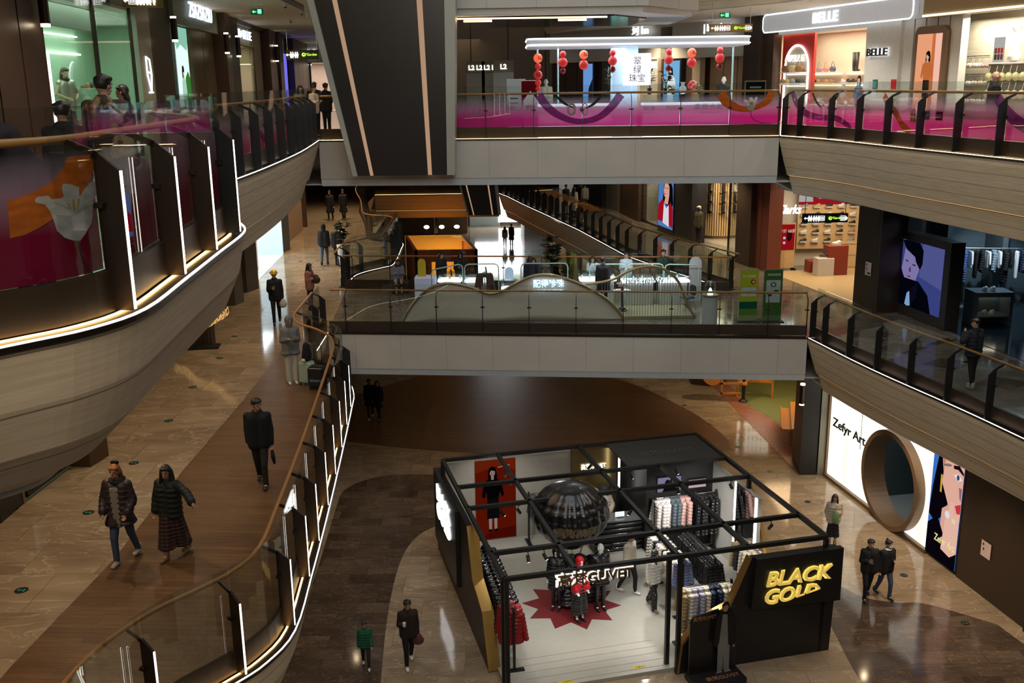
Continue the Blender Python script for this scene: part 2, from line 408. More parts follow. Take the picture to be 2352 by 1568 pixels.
# ---------------- plan of the building ----------------
C_LEFT = Path(crs([(-6.2, 3.2), (-4.9, 4.6), (-3.95, 5.75), (-3.36, 6.5), (-3.0, 6.98), (-2.83, 7.6), (-2.9, 8.8), (-3.0, 10.2), (-3.1, 11.6), (-3.28, 12.3), (-3.72, 13.2), (-4.3, 14.2), (-4.85, 15.3), (-5.0, 16.4), (-5.0, 18.8), (-5.06, 21.5), (-5.3, 26), (-5.8, 31.2)], 4), 1)
C_FRONT = Path([(-5.8, 31.2), (8.0, 30.35)], 1)
C_RIGHT = Path(crs([(8.0, 30.35), (8.8, 28.2), (9.4, 24.9), (9.9, 22.4), (10.31, 20.4), (11.0, 16.5)], 4), 1)
B_LEFT = Path(crs([(-4.4, 7.0), (-4.55, 9.2), (-4.5, 10.3), (-4.2, 11.1), (-3.75, 11.72), (-3.42, 12.25), (-3.2, 13.1), (-3.28, 14.8), (-3.42, 16.94), (-3.62, 19.6), (-3.93, 23.36), (-4.05, 24.5), (-4.35, 25.6), (-4.9, 26.5), (-5.5, 27.2), (-5.76, 28), (-5.8, 29), (-5.85, 31.1)], 4), 1)
B_FRONT = Path([(-5.85, 31.1), (9.0, 29.65)], 1)
B_RIGHT = Path(crs([(9.0, 29.65), (9.71, 26.1), (10.6, 22.75), (11.1, 20.6), (11.9, 17)], 4), 1)
B_REAR = Path([(-6.4, 38.5), (8.15, 37.0)], -1)
B_FARL = Path(crs([(-6.4, 38.5), (-6.45, 40.6), (-6.1, 41.7), (-5.5, 42.6), (-5.12, 43.5), (-5.22, 47.5), (-5.32, 49.2), (-5.9, 50.2), (-6.9, 50.9), (-7.35, 53), (-8.0, 57), (-9.3, 64), (-9.6, 71.6)], 4), 1)
B_FARR = Path([(8.15, 37.0), (6.6, 40.8), (5.21, 44.6), (3.62, 52.9), (2.2, 59), (.79, 64.9), (-.2, 69.5), (-.8, 71.6)], -1)
B_FARB = Path([(-9.6, 71.6), (-.8, 71.6)], 1)
WL = [(-8.3, 3), (-8.45, 12), (-8.75, 20.3), (-9.9, 29.9), (-10.3, 36), (-10.9, 44), (-11.5, 56), (-14.6, 62), (-16, 100)]      # left shop line
WR = [(15.6, 12), (14.18, 26.8), (13.1, 33.1), (11.9, 34.2), (9.96, 43.1), (7.0, 60), (5.2, 66), (4, 100)]        # right shop line, floors B and C
def flr(name, pts, z, m, th=.05):
    bm = bmesh.new(); prism(bm, [tuple(p) for p in pts], z - th, z); return S(link(name, bm, m))
flr('floor', [(-14, 2), (22, 2), (22, 112), (-22, 112)], 0, MARB)
# floor A inlays
ew = crs([(-9.5, 38.6), (-6.47, 37.5), (-3.0, 36.37), (2.0, 35.6), (6.0, 35.3), (7.6, 35.6), (8.3, 36.4), (8.35, 37.6), (7.9, 39.6), (7.2, 41.6), (5.5, 44.9), (3, 47.4), (-1, 48.5), (-5, 46), (-8, 42.5), (-9.6, 40), (-9.5, 38.6)], 5)[:-1]
flr('floor', ew, .004, WOODD, .003)
flr('floor', [tuple(p) for p in crs([(-5.9, 12), (-5.8, 20), (-5.75, 26), (-5.95, 31.3), (-5.9, 32.6), (-5.3, 33.5), (-4.2, 34.0), (-2.6, 33.9)], 5)] + [(1, 33.6), (1, 30.9)] + [tuple(p) for p in crs([(-1.6, 30.3), (-2.5, 29.6), (-3.1, 28.7), (-3.4, 27), (-3.4, 24), (-3.15, 20), (-3.0, 16), (-3.0, 12)], 5)], .004, MARBD, .003)
flr('floor', [tuple(p) for p in crs([(8.3, 27.0), (9.3, 24.9), (10.2, 24.4), (11.0, 24.3), (12.4, 23.2)], 5)] + [(12.9, 21), (12, 12), (8, 12), (8.05, 21.6)], .004, MARBD, .003)
# floor B
flr('floor', [tuple(p) for p in C_LEFT.p[:0]] + [tuple(p) for p in B_LEFT.off(.02)] + [(-6.4, 38.5)] + [tuple(p) for p in B_FARL.p] + [(-10, 110)] + [(x - 3, y) for x, y in WL[::-1]], 6, MARB)
flr('floor', [tuple(B_FRONT.p[0] + Vector((0, .02))), tuple(B_FRONT.p[1] + Vector((0, .02))), (8.15, 37.0), (-6.4, 38.5)], 6, MARBG)
flr('floor', [tuple(p) for p in B_RIGHT.off(.02)][::-1] + [(9.0, 29.67), (8.15, 37)] + [tuple(p) for p in B_FARR.p] + [(-.8, 110), (12, 110)] + [(22, 60), (22, 12)], 6, MARBG)
flr('floor', [(-9.6, 71.6), (-.8, 71.6), (-.8, 110), (-10, 110)], 6, MARB)
# walnut strip on floor B left, with the curve where it meets marble
flr('floor', [(-7.0, 7), (-6.95, 12.3), (-6.75, 15.4), (-6.84, 19.5), (-6.8, 24.2), (-6.9, 28.8), (-6.95, 30.2)] + [(-6.3, 30.6), (-5.9, 30.3), (-5.85, 28)] + [tuple(p) for p in B_LEFT.off(.3)][::-1][10:], 6.004, WOODF, .003)
# stone diamonds inlaid in the right walkway of floor B
bm = bmesh.new()
for cx, cy in [(11.06, 30.04), (11.34, 28.35), (12.64, 29.3), (12.03, 26.68), (13.21, 26.84), (12.6, 24.79)]:
    prism(bm, [(cx - .75, cy), (cx - .1, cy - .62), (cx + .8, cy), (cx + .1, cy + .62)], 6.001, 6.004)
S(link('floor', bm, MARBD))
# floor C
flr('floor', [tuple(p) for p in C_LEFT.off(.02)] + [(-6.4, 38.5), (-9, 110), (-16, 110)] + WL[::-1][1:], 12, MARB)
flr('floor', [(-5.8, 31.22), (8.0, 30.37), (8.2, 37.0), (8.4, 110), (-9, 110), (-6.4, 38.5)], 12, MARBG)
flr('floor', [tuple(p) for p in C_RIGHT.off(.02)][::-1] + [(8.2, 37.0), (8.4, 110), (22, 110), (22, 12)], 12, MARB)
# soffits (the ceilings of the floor below)
for zz, L_, Fp, Rp in ((10.25, C_LEFT, C_FRONT, C_RIGHT), (4.25, B_LEFT, B_FRONT, B_RIGHT)):
    flr('ceiling', [tuple(p) for p in L_.off(.95)] + [(-7.2, 38.5), (-8, 50), (-10, 110)] + WL[::-1], zz + .42, CEIL)
    flr('ceiling', [tuple(p) for p in Rp.off(.8)][::-1] + [(9.2, 37.0)] + [tuple(p) for p in B_FARR.off(.8)][1:] + [(0, 110), (22, 110), (22, 12)], zz + .05, CEIL)
flr('ceiling', [(-6.7, 31.7), (8.8, 30.7), (9.2, 37), (-7.2, 38.4)], 10.68, CEIL)
flr('ceiling', [(-6.7, 31.6), (9.8, 30.1), (9.2, 36.6), (-7.2, 38.1)], 4.63, CEIL)
flr('ceiling', [(-7.2, 38.4), (9.2, 37), (9, 60), (0, 110), (-10, 110)], 11.9, CEIL)
# fascias
def fascia(path, zf, m, kind, a=0, b=None):
    b = path.L if b is None else b
    if kind == 'near': prof = [(0, 0), (.03, -.12), (.10, -.45), (.28, -.85), (.58, -1.15), (1.0, -1.36)]
    elif kind == 'side': prof = [(0, 0), (.02, -.14), (.18, -.65), (.36, -1.14)]
    else: prof = [(0, 0), (0, -1.14)]
    bm = bmesh.new(); pr = [(d, zf + z) for d, z in prof]
    sweep(bm, path, pr + [(pr[-1][0] + .06, pr[-1][1]), (.12, zf)], a, b)
    S(link('trim_1', bm, m, smooth=False))
    if kind == 'side':
        bm = bmesh.new(); sweep(bm, path, [(.44, zf - 1.2), (.62, zf - 1.70), (1.2, zf - 1.75), (1.2, zf - 1.70), (.70, zf - 1.62), (.5, zf - 1.2)], a, b); S(link('trim_2', bm, m))
        bm = bmesh.new(); sweep(bm, path, [(.43, zf - 1.14), (.50, zf - 1.14), (.50, zf - 1.17), (.43, zf - 1.17)], a, b)
        o = S(link('trim_3', bm, glow('cove_warm', (1, .62, .30), .55)))
    elif kind == 'bridge':
        bm = bmesh.new(); sweep(bm, path, [(.02, zf - 1.15), (.10, zf - 1.36), (.6, zf - 1.37), (.6, zf - 1.33), (.16, zf - 1.32), (.08, zf - 1.15)], a, b)
        S(link('trim_2', bm, PANB))
    # dark lip under the balustrade
    bm = bmesh.new(); sweep(bm, path, [(-.022, zf - .012), (-.022, zf + .032), (.3, zf + .032), (.3, zf - .012)], a, b); S(link('trim_4', bm, BRONZE))
sN = 0
for t, p in zip(C_LEFT.s, C_LEFT.p):
    if p.y < 15.0: sN = t
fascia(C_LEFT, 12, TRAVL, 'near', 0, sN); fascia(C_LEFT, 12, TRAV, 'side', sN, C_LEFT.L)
fascia(C_FRONT, 12, PANW, 'bridge'); fascia(C_RIGHT, 12, TRAV, 'side')
fascia(B_LEFT, 6, TRAV, 'near'); fascia(B_FRONT, 6, PANW, 'bridge'); fascia(B_RIGHT, 6, TRAV, 'side')
fascia(B_REAR, 6, TRAV, 'bridge'); fascia(B_FARL, 6, TRAV, 'side'); fascia(B_FARR, 6, TRAV, 'side'); fascia(B_FARB, 6, TRAV, 'side')
# level D above: bridge, side slabs, ceilings of level C
D_FRONT = Path([(-5.8, 31.2), (3.6, 30.8)], 1)
bm = bmesh.new(); prism(bm, [(-6, 31.2), (4.1, 30.7), (6.0, 33.2), (6.0, 38.2), (-6, 38.2)], 15.78, 17.4); S(link('wall_front', bm, PANW))
bm = bmesh.new(); prism(bm, [(-6, 31.3), (3.95, 30.8), (5.8, 33.2), (5.8, 38.0), (-6, 38.0)], 15.60, 15.78); S(link('trim_5', bm, travertine('white_trim', (.62, .62, .6), 0, 0, .5, 0, .01, False)))
bm = bmesh.new(); prism(bm, [(-5.6, 32.0), (3.2, 31.6), (4.4, 33.4), (4.4, 37.6), (-5.6, 37.6)], 15.56, 15.60); S(link('trim_6', bm, mat('dark_gloss_soffit', (.045, .035, .03), .12, .6)))
bm = bmesh.new(); box(bm, -5.4, 3.0, 31.75, 31.83, 15.52, 15.56); S(link('trim_7', bm, LEDC))
bm = bmesh.new()
for x in (-1.4, 1.6): box(bm, x, x + .9, 33.4, 33.46, 15.53, 15.56)
S(link('trim_7', bm, LEDC))
flr('ceiling', [tuple(p) for p in C_LEFT.off(.9)][8:] + [(-6.2, 38.2), (-6.4, 50), (-8, 110)] + WL[::-1], 16.35, CEIL, .2)
DR = Path([(11.2, 19), (10.6, 25), (9.9, 30), (8.5, 35.2), (5.1, 41.2), (2.3, 52), (.3, 60), (-1, 76)], -1)
flr('ceiling', [tuple(p) for p in DR.off(.75)] + [(0, 110), (24, 110), (24, 14), (12, 14)], 16.3, CEIL, .2)
bm = bmesh.new()
for pa in (DR, ):
    sweep(bm, pa, [(0, 20.5), (.05, 17.1), (.3, 16.95), (.3, 20.5)]); sweep(bm, pa, [(.32, 16.85), (.75, 16.12), (.9, 16.2), (.5, 16.9)])
S(link('trim_1', bm, TRAV))
DL = Path([tuple(p) for p in C_LEFT.off(.25)][8:] + [(-6.2, 38.2), (-6.4, 50), (-8, 76)], 1)
bm = bmesh.new(); sweep(bm, DL, [(0, 20.5), (.05, 17.1), (.3, 16.95), (.3, 20.5)]); sweep(bm, DL, [(.32, 16.85), (.7, 16.16), (.85, 16.2), (.5, 16.9)]); S(link('trim_1', bm, TRAV))
bm = bmesh.new(); sweep(bm, DL, [(.26, 16.93), (.34, 16.93), (.34, 16.86), (.26, 16.86)]); S(link('trim_3', bm, glow('cove_bright', (1, .76, .45), 1.6)))
bm = bmesh.new(); sweep(bm, DR, [(.26, 16.93), (.34, 16.93), (.34, 16.86), (.26, 16.86)]); S(link('trim_3', bm, glow('cove_bright', (1, .76, .45), 1.6)))
bm = bmesh.new(); prism(bm, [(-8, 66), (-.5, 66), (-.5, 68), (-8, 68)], 16.4, 18.6); S(link('wall_rear', bm, TRAV))
# dark security-camera track in the left ceiling of level C
bm = bmesh.new(); tp = Path([(-5.9, 20), (-6.0, 26), (-6.4, 31), (-6.7, 37), (-7.0, 44)], 1)
sweep(bm, tp, [(0, 16.10), (.28, 16.10), (.28, 16.16), (0, 16.16)]); S(link('trim_8', bm, BLACKM))
# roof over the hall (a bright skylight grid high above)
# outer walls that close the place off
for nm, a_, b_ in (('wall_left', (-16, 0), (-20, 112)), ('wall_right', (22, 0), (22, 112)), ('wall_rear', (-20, 110), (22, 110))):
    f_ = Fr(a_, b_); f_.b(nm, 0, f_.L, -.1, 0, 0, 20, DARKP)
    COL.objects[-1]['kind'] = 'structure'

# ---------------- balustrades ----------------
def posts_auto(path, a, b, sp=1.45):
    n = max(1, round((b - a) / sp)); return [a + (b - a) * k / n for k in range(n + 1)]
def balustrade(label, path, zf, a=0, b=None, posts=None, lit=False, edge=True, film=None, group='glass balustrades around the voids', edgemat=None, fins=True, step=.3, rail=OAKR):
    b = path.L if b is None else b
    posts = posts_auto(path, a, b) if posts is None else posts
    p0 = path.at(a, .2)
    T = thing('glass_balustrade', label, 'railing', (p0.x, p0.y, zf), 0)
    inv = Matrix.Translation((-p0.x, -p0.y, -zf))
    def put(nm, bm, m):
        bmesh.ops.transform(bm, matrix=inv, verts=bm.verts); return link(nm, bm, m, T)
    bm = bmesh.new(); sweep(bm, path, [(.18, zf + .05), (.18, zf + .36), (.25, zf + .36), (.25, zf + .05)], a, b, step=step); put('kerb_panel', bm, BRONZW if lit or edge else DARKP)
    bm = bmesh.new(); sweep(bm, path, [(.44 + .032 * math.cos(q), zf + 1.33 + .032 * math.sin(q)) for q in [k * math.pi / 4 for k in range(8)]], a, b, step=step); o = put('handrail', bm, rail)
    for p in o.data.polygons: p.use_smooth = True
    for u, v in zip(posts, posts[1:]):
        g = .012
        bm = bmesh.new(); sweep(bm, path, [(.20, zf + .36), (.20, zf + 1.57), (.214, zf + 1.57), (.214, zf + .36)], u + g, v - g, step=step)
        put('glass_panel', bm, GLASS)
        if film:
            bm = bmesh.new(); ts = [u + g + (v - u - 2 * g) * k / 5 for k in range(6)]
            R_ = [[bm.verts.new((*path.at(t, .24), zf + z)) for z in (.37, 1.3)] for t in ts]
            for A, B in zip(R_, R_[1:]): bm.faces.new((A[0], B[0], B[1], A[1]))
            put('printed_film', bm, film)
    for t in posts:
        tn = path.tan(t); bm = bmesh.new(); th = .035 if fins else .02
        base = path.at(t) - tn * th / 2
        nn = Vector((-tn.y, tn.x)) * path.side
        def q(d, z): c = base + nn * d; return (c.x, c.y, zf + z)
        poly = [(.03, .05), (.03, 1.10), (.19, 1.24), (.22, 1.24), (.22, .05)] if fins else [(.12, .05), (.12, 1.16), (.19, 1.24), (.2, .05)]
        plate(bm, [q(*x) for x in poly], (tn.x * th, tn.y * th, 0))
        plate(bm, [q(*x) for x in [(.19, 1.18), (.42, 1.29), (.44, 1.33), (.40, 1.33), (.18, 1.24)]], (tn.x * th * .6, tn.y * th * .6, 0))
        # clamp
        c = path.at(t, .2) - tn * .06
        plate(bm, [(c.x - nn.x * .035, c.y - nn.y * .035, zf + .83), (c.x + nn.x * .035, c.y + nn.y * .035, zf + .83), (c.x + nn.x * .035, c.y + nn.y * .035, zf + .87), (c.x - nn.x * .035, c.y - nn.y * .035, zf + .87)], (tn.x * .12, tn.y * .12, 0))
        po = put('post', bm, BRONZE if lit else BLACKM)
        if lit:
            bm = bmesh.new(); e = path.at(t, .018) - tn * .011
            plate(bm, [(e.x, e.y, zf + .06), (e.x, e.y, zf + 1.10), (e.x + nn.x * .012, e.y + nn.y * .012, zf + 1.10), (e.x + nn.x * .012, e.y + nn.y * .012, zf + .06)], (tn.x * .022, tn.y * .022, 0))
            bmesh.ops.transform(bm, matrix=inv, verts=bm.verts); link('light_strip', bm, LEDW, po)
    if edge:
        bm = bmesh.new(); sweep(bm, path, [(-.008, zf + .032), (-.008, zf + .044), (.008, zf + .044), (.008, zf + .032)], a + .02, b - .02, step=step)
        put('edge_light_strip', bm, edgemat or LEDW)
    if edge and lit:  # amber strip added to throw a golden glow on the kerb
        bm = bmesh.new(); sweep(bm, path, [(.125, zf + .035), (.15, zf + .035), (.15, zf + .045), (.125, zf + .045)], a + .02, b - .02, step=step); put('added_kerb_glow_strip', bm, glow('kerb_amber', (1, .6, .2), 6))
    T['_z'] = zf
    return T, inv
def syn(path, y, x=None):
    best = None
    for k in range(int(path.L / .02)):
        p = path.at(k * .02); d = abs(p.y - y) if x is None else (p - Vector((x, y))).length
        if best is None or d < best[0]: best = (d, k * .02)
    return best[1]
FILM = filmmat('magenta_film', (.85, .025, .30), 12.6, 13.24, .38, .97)
FILMN = filmmat('wine_film', (.34, .008, .055), 12.7, 13.27, .28, .95)
FILML = filmmat('plum_film', (.5, .02, .17), 12.5, 13.25)
cl = C_LEFT
sTip = syn(cl, 11.6)
near_posts = [syn(cl, y) for y in (6.35, 7.5, 8.95, 10.3)] + [sTip]
sRec = syn(cl, 16.4)
RB_NEAR, INV_NEAR = balustrade('near curved balustrade with wine red glass, white-lit posts and a big tulip print', cl, 12, .3, sTip, [.3, near_posts[0] - 1.45] + near_posts, True, True, FILMN, step=.15)
balustrade('balustrade returning from the lit curved corner towards the shops, upper left level', cl, 12, sTip, sRec, None, False, True, FILMN, step=.15)
RB_LB, INV_LB = balustrade('plum printed balustrade running back along the upper left walkway to the bridge', cl, 12, sRec, cl.L, None, False, True, FILML)
RB_CF, INV_CF = balustrade('magenta printed balustrade along the upper bridge in front of the lantern kiosk', C_FRONT, 12, 0, None, [C_FRONT.L - 1.455 * k for k in range(9, -1, -1)] + [C_FRONT.L - .02], False, True, FILM, edgemat=LEDC, fins=False)
cr_ = C_RIGHT
RB_CR, INV_CR = balustrade('magenta printed balustrade on the upper right walkway in front of the red shoe shop', cr_, 12, .05, None, [.05, .75] + [.75 + 1.42 * k for k in range(1, 10)], False, True, FILM, edgemat=LEDC)
bl = B_LEFT
sT = syn(bl, 23.4)
bp = sorted([syn(bl, y) for y in (22.1, 20.6, 19.05, 17.5, 16.0, 14.7, 13.2)] + [sT]); s0 = bp[0]
bp = [s0 - 1.35 * k for k in (5, 4, 3, 2, 1)] + bp
balustrade('long curved balustrade with oak handrail and white-lit posts beside the walnut walkway', bl, 6, .1, sT, [.1] + [x for x in bp if x > .5], True, True, step=.15)
balustrade('curved end of the middle-level balustrade behind the two suitcases', bl, 6, sT, bl.L, None, False, True, step=.15)
balustrade('clear glass balustrade along the middle bridge in front of the wavy pearl kiosk', B_FRONT, 6, 0, None, [.55 + 1.465 * k for k in range(10)] + [B_FRONT.L - .02], False, False, fins=False)
balustrade('clear glass balustrade with oak handrail on the middle right walkway by the dark blue shop', B_RIGHT, 6, .05, None, [.05, .8] + [.8 + 1.43 * k for k in range(1, 10)], False, True)
balustrade('clear glass balustrade on the rear edge of the middle bridge behind the pearl kiosk', B_REAR, 6, 0, None, [.3 + 1.465 * k for k in range(10)] + [B_REAR.L - .02], False, False, fins=False)
balustrade('curved balustrade with lit edge beside the tall potted plants beyond the middle bridge', B_FARL, 6, .1, syn(B_FARL, 50.2), None, False, True)
balustrade('far balustrade curving away along the left walkway of the middle level', B_FARL, 6, syn(B_FARL, 50.2), B_FARL.L, None, False, False)
balustrade('long receding balustrade with black posts on the far right walkway of the middle level', B_FARR, 6, .05, None, None, False, True)
balustrade('farthest glass balustrade crossing above the cream fascia beside the slanted pier', B_FARB, 6, 0, None, None, False, True, edgemat=LEDC, fins=False)

# ---------------- slanted light piers ----------------
def pier(label, bot, top, zb, zt, y0, y1, skew=0.0):
    # bot/top = (x0, x1) of the front face
    t = thing('slanted_pier', label, 'pier', ((bot[0] + bot[1]) / 2, (y0 + y1) / 2, zb))
    inv = Matrix.Translation((-(bot[0] + bot[1]) / 2, -(y0 + y1) / 2, -zb))
    def slab(nm, f0, f1, d0, d1, m, out=0):
        bm = bmesh.new(); P_ = []
        for z, (a, b) in ((zb, bot), (zt, top)):
            xa = a + (b - a) * f0; xb = a + (b - a) * f1
            P_.append([(xa, d0, z), (xb, d0, z), (xb, d1, z), (xa, d1, z)])
        v = [[bm.verts.new(p) for p in r] for r in P_]
        for k in range(4): bm.faces.new((v[0][k], v[0][(k + 1) % 4], v[1][(k + 1) % 4], v[1][k]))
        bm.faces.new(v[0][::-1]); bm.faces.new(v[1])
        bmesh.ops.transform(bm, matrix=inv, verts=bm.verts); return link(nm, bm, m, t)
    G = travertine('dark_bronze_cladding', (.026, .021, .019), 1.0, .35, .3, 2, .01, False, .3)
    slab('frame', 0, .045, y0 - .1, y1, BRS); slab('frame', .925, 1, y0 - .1, y1, BRS)
    slab('panel', .045, .165, y0, y1, G); slab('panel', .2, .735, y0, y1, G); slab('panel', .775, .925, y0, y1, G)
    slab('light_groove', .165, .2, y0 + .06, y1, GRV); slab('light_groove', .735, .775, y0 + .06, y1, GRV)
    return t
BRS = travertine('satin_steel', (.42, .42, .37), 0, 0, .35, 2, .01, False)
GRV = glow('groove_light', (1, .62, .38), .42)
pier('huge dark slanted pier with two glowing grooves hanging in front of the upper bridge', (-4.62, -1.62), (-6.0, -1.42), 11.05, 17.6, 30.0, 31.0)
pier('small slanted pier with two glowing grooves far behind the middle bridge', (-2.45, -.55), (-4.0, -1.1), 6.25, 12.2, 58.0, 59.2)

# ---------------- helpers for shops, signs and printed pictures ----------------
def cmat(c, e=0):
    k = 'flat_%d_%d_%d_%g' % (c[0] * 255, c[1] * 255, c[2] * 255, e)
    return glow(k, c, e) if e else mat(k, c, .6)
def lin(r, g, b): return tuple((x / 255) ** 2.2 for x in (r, g, b))
def picture(name, F, s0, s1, z0, z1, d, layers, e=1.0, parent=None, flip=False):
    # printed or lit picture on a wall: layers = [(rgb, points 0..1)]
    sc, zc = (s0 + s1) / 2, (z0 + z1) / 2; w_, h_ = abs(s1 - s0), z1 - z0
    cols = []; polys = []
    for c, pts in layers:
        if c not in cols: cols.append(c)
        polys.append((cols.index(c), [(((1 - x) if flip else x) * w_ - w_ / 2, y * h_ - h_ / 2) for x, y in pts]))
    return pmesh(name, polys, F.M(sc, d, zc), [cmat(lin(*c), e) for c in cols], parent)
BG = lambda c: (c, [(0, 0), (1, 0), (1, 1), (0, 1)])
SKIN = (226, 178, 152)
def fig(cx, y0, h, top, bottom, hair=(30, 22, 20), shoes=(30, 30, 30), skin=SKIN, asp=.4, longhair=True):
    # standing figure for a poster; asp = picture width / height correction
    k = h / asp
    def X(v): return cx + v * k
    def Yy(v): return y0 + v * h
    P_ = lambda pts: [(X(a), Yy(b)) for a, b in pts]
    L = []
    if longhair: L.append((hair, P_([(-.06, .78), (-.065, .9), (-.045, .975), (0, 1), (.045, .975), (.065, .9), (.075, .76), (.03, .72), (-.03, .74)])))
    L.append((skin, P_([(-.06, .02), (-.02, .02), (-.012, .3), (-.012, .5), (-.07, .5)])))
    L.append((skin, P_([(.02, .02), (.06, .02), (.07, .5), (.012, .5), (.012, .3)])))
    L.append((shoes, P_([(-.075, 0), (-.015, 0), (-.015, .03), (-.06, .04)]))); L.append((shoes, P_([(.015, 0), (.075, 0), (.06, .04), (.015, .03)])))
    L.append((bottom, P_([(-.09, .2), (.1, .2), (.085, .55), (-.08, .55)])))
    L.append((top, P_([(-.08, .5), (.085, .5), (.1, .62), (.14, .52), (.17, .56), (.13, .76), (.05, .82), (-.05, .82), (-.13, .76), (-.16, .56), (-.12, .52), (-.095, .62)])))
    L.append((skin, P_([(-.02, .8), (.02, .8), (.02, .87), (-.02, .87)])))
    L.append((skin, P_(circ(0, .905, .04, .055, 12))))
    L.append((hair, P_([(-.045, .9), (-.05, .95), (-.02, .985), (.03, .985), (.052, .94), (.046, .89), (.035, .93), (-.02, .945)])))
    for sx in (-.017, .017): L.append(((40, 25, 22), P_(circ(sx, .91, .006, .004, 6))))
    L.append(((150, 50, 50), P_([(-.012, .878), (.012, .878), (.006, .87), (-.006, .87)])))
    return L
def signtext(label, s, F, s0, z, size, m, ext=.03, width=None, d=.06, back=None, cat='sign', group=None, mirror=False, bold=.004):
    o = text('letters', s, Matrix.Identity(4), size, m, None, ext, width, bold=bold, mirror=mirror)
    T = thing('shop_sign', label, cat, F.P(s0, d, z), 0, group)
    o.data.transform(Matrix.Translation(-Vector(F.P(s0, d, z))) @ F.M(s0, d, z)); o.parent = T
    if back:
        o2 = text('letters', s, Matrix.Identity(4), size, back, None, ext * .6, width, bold=bold * 1.8, mirror=mirror)
        o2.data.transform(Matrix.Translation(-Vector(F.P(s0, d, z))) @ F.M(s0, d - .03, z)); o2.parent = T; o2.name = 'halo'
    return T
def lamp2(F, s, z0, z1, d=.22, label='dark cylinder wall lamp glowing at both ends', r=.085):
    p = F.P(s, d, z0); t = thing('wall_lamp', label, 'lamp', p, 0, 'cylinder wall lamps on the pillars')
    h = z1 - z0
    bm = bmesh.new(); lathe(bm, [(r, .05), (r, h - .05)], 16); box(bm, -.02, .02, -.02, .02, h * .4, h * .6); link('cylinder', bm, BRONZE, t)
    for q in (0, h - .05): bm = bmesh.new(); lathe(bm, [(r * .92, q), (r * .92, q + .05)], 16); link('diffuser', bm, glow('lamp_glow', (1, .86, .6), 9), t)
    return t
def room(F, s0, s1, z0, z1, dep, wallm, floorm, ceilm, light=None, side='left', back=True):
    # shop interior behind the facade, open to the front
    bm = bmesh.new()
    if back: F.box(bm, s0, s1, -dep - .1, -dep, z0, z1)
    F.box(bm, s0 - .08, s0, -dep, 0, z0, z1); F.box(bm, s1, s1 + .08, -dep, 0, z0, z1)
    S(link('wall_' + side, bm, wallm)); S(F.b('floor', s0, s1, -dep, 0, z0 - .01, z0 + .012, floorm)); S(F.b('ceiling', s0, s1, -dep, 0, z1, z1 + .06, ceilm))
    if light:
        p = F.P((s0 + s1) / 2, -dep * .45, z1 - .03)
        area('shop_light', p, (abs(s1 - s0) * .8, dep * .7), light[0], light[1], (0, 0, 0)).rotation_euler = (0, 0, F.ang)
def pane(F, s0, s1, z0, z1, d=.0, n='window_1', fr=BRONZE):
    bm = bmesh.new(); F.box(bm, s0, s1, d - .01, d + .01, z0, z1); o = S(link(n, bm, GLASS))
    bm = bmesh.new(); w_ = .05
    F.box(bm, s0, s0 + w_, d - .04, d + .04, z0, z1); F.box(bm, s1 - w_, s1, d - .04, d + .04, z0, z1); F.box(bm, s0, s1, d - .04, d + .04, z0, z0 + .08)
    link('window_frame', bm, fr, o)
def clad(F, s0, s1, d0, d1, z0, z1, m=DARKP, nm='wall_left', gap=None, trim=True):
    bm = bmesh.new()
    if gap:
        n = max(1, round((s1 - s0) / gap)); w_ = (s1 - s0) / n
        for k in range(n): F.box(bm, s0 + w_ * k + (.03 if k else 0), s0 + w_ * (k + 1) - (.03 if k < n - 1 else 0), d0, d1, z0, z1)
        b2 = bmesh.new(); F.box(b2, s0 + .03, s1 - .03, d0, d1 - .04, z0, z1); S(link(nm, b2, BLACK))
    else: F.box(bm, s0, s1, d0, d1, z0, z1)
    return S(link(nm, bm, m))
BRP = mat('brown_metal_panel', (.10, .062, .042), .38, .5)
BRP2 = mat('olive_brown_panel', (.15, .12, .07), .42, .4)
CREAMW = mat('cream_wall', (.62, .55, .43), .6)
GREYW = mat('cool_grey_wall', (.58, .59, .56), .5)
MINT = mat('mint_wall', (.42, .62, .46), .6)
GREENG = mat('sage_panel', (.20, .25, .20), .5)
WHITEL = glow('letter_white', (1, 1, 1), 1.7)
HALO = glow('letter_halo', (.6, .78, 1), .7)
REDW = mat('red_wall', (.52, .03, .02), .5)
TILEW = mat('pale_shop_floor', (.55, .52, .47), .3)
STRIPW = glow('shop_strip', (.95, 1, .85), 6)
STRIPC = glow('shop_strip_warm', (1, .86, .62), 5)

# ---------------- upper level, left side ----------------
FL = Fr((-8.5, 17), (-10.3, 36), -1)
clad(FL, -12, -1.9, -.1, .1, 12, 16.4, CREAMW)
clad(FL, -1.9, 1.55, 0, .45, 12, 16.4, BRP, gap=1.1)
room(FL, 1.6, 16.0, 12, 15.5, 2.9, MINT, TILEW, WHITEP, (330, (.75, 1, .78)))
clad(FL, 3.0, 9.0, -.9, -.75, 15.0, 16.4, GREENG)
for s0, s1 in ((1.55, 5.6), (5.6, 8.6)): pane(FL, s0, s1, 12.02, 16.35, .15)
o = FL.b('trim_9', 11.2, 14.2, -2.86, -2.82, 15.1, 15.14, STRIPW); S(o)
o = FL.b('trim_9', 11.5, 14.3, -2.86, -2.8, 14.6, 14.65, STRIPW); S(o); o = FL.b('trim_9', 11.5, 11.56, -2.86, -2.8, 12.3, 14.6, STRIPW); S(o)
T = thing('display_shelf', 'glass wall shelves with shoes in the mint green shop window', 'shelf', FL.P(12.9, -2.5, 12))
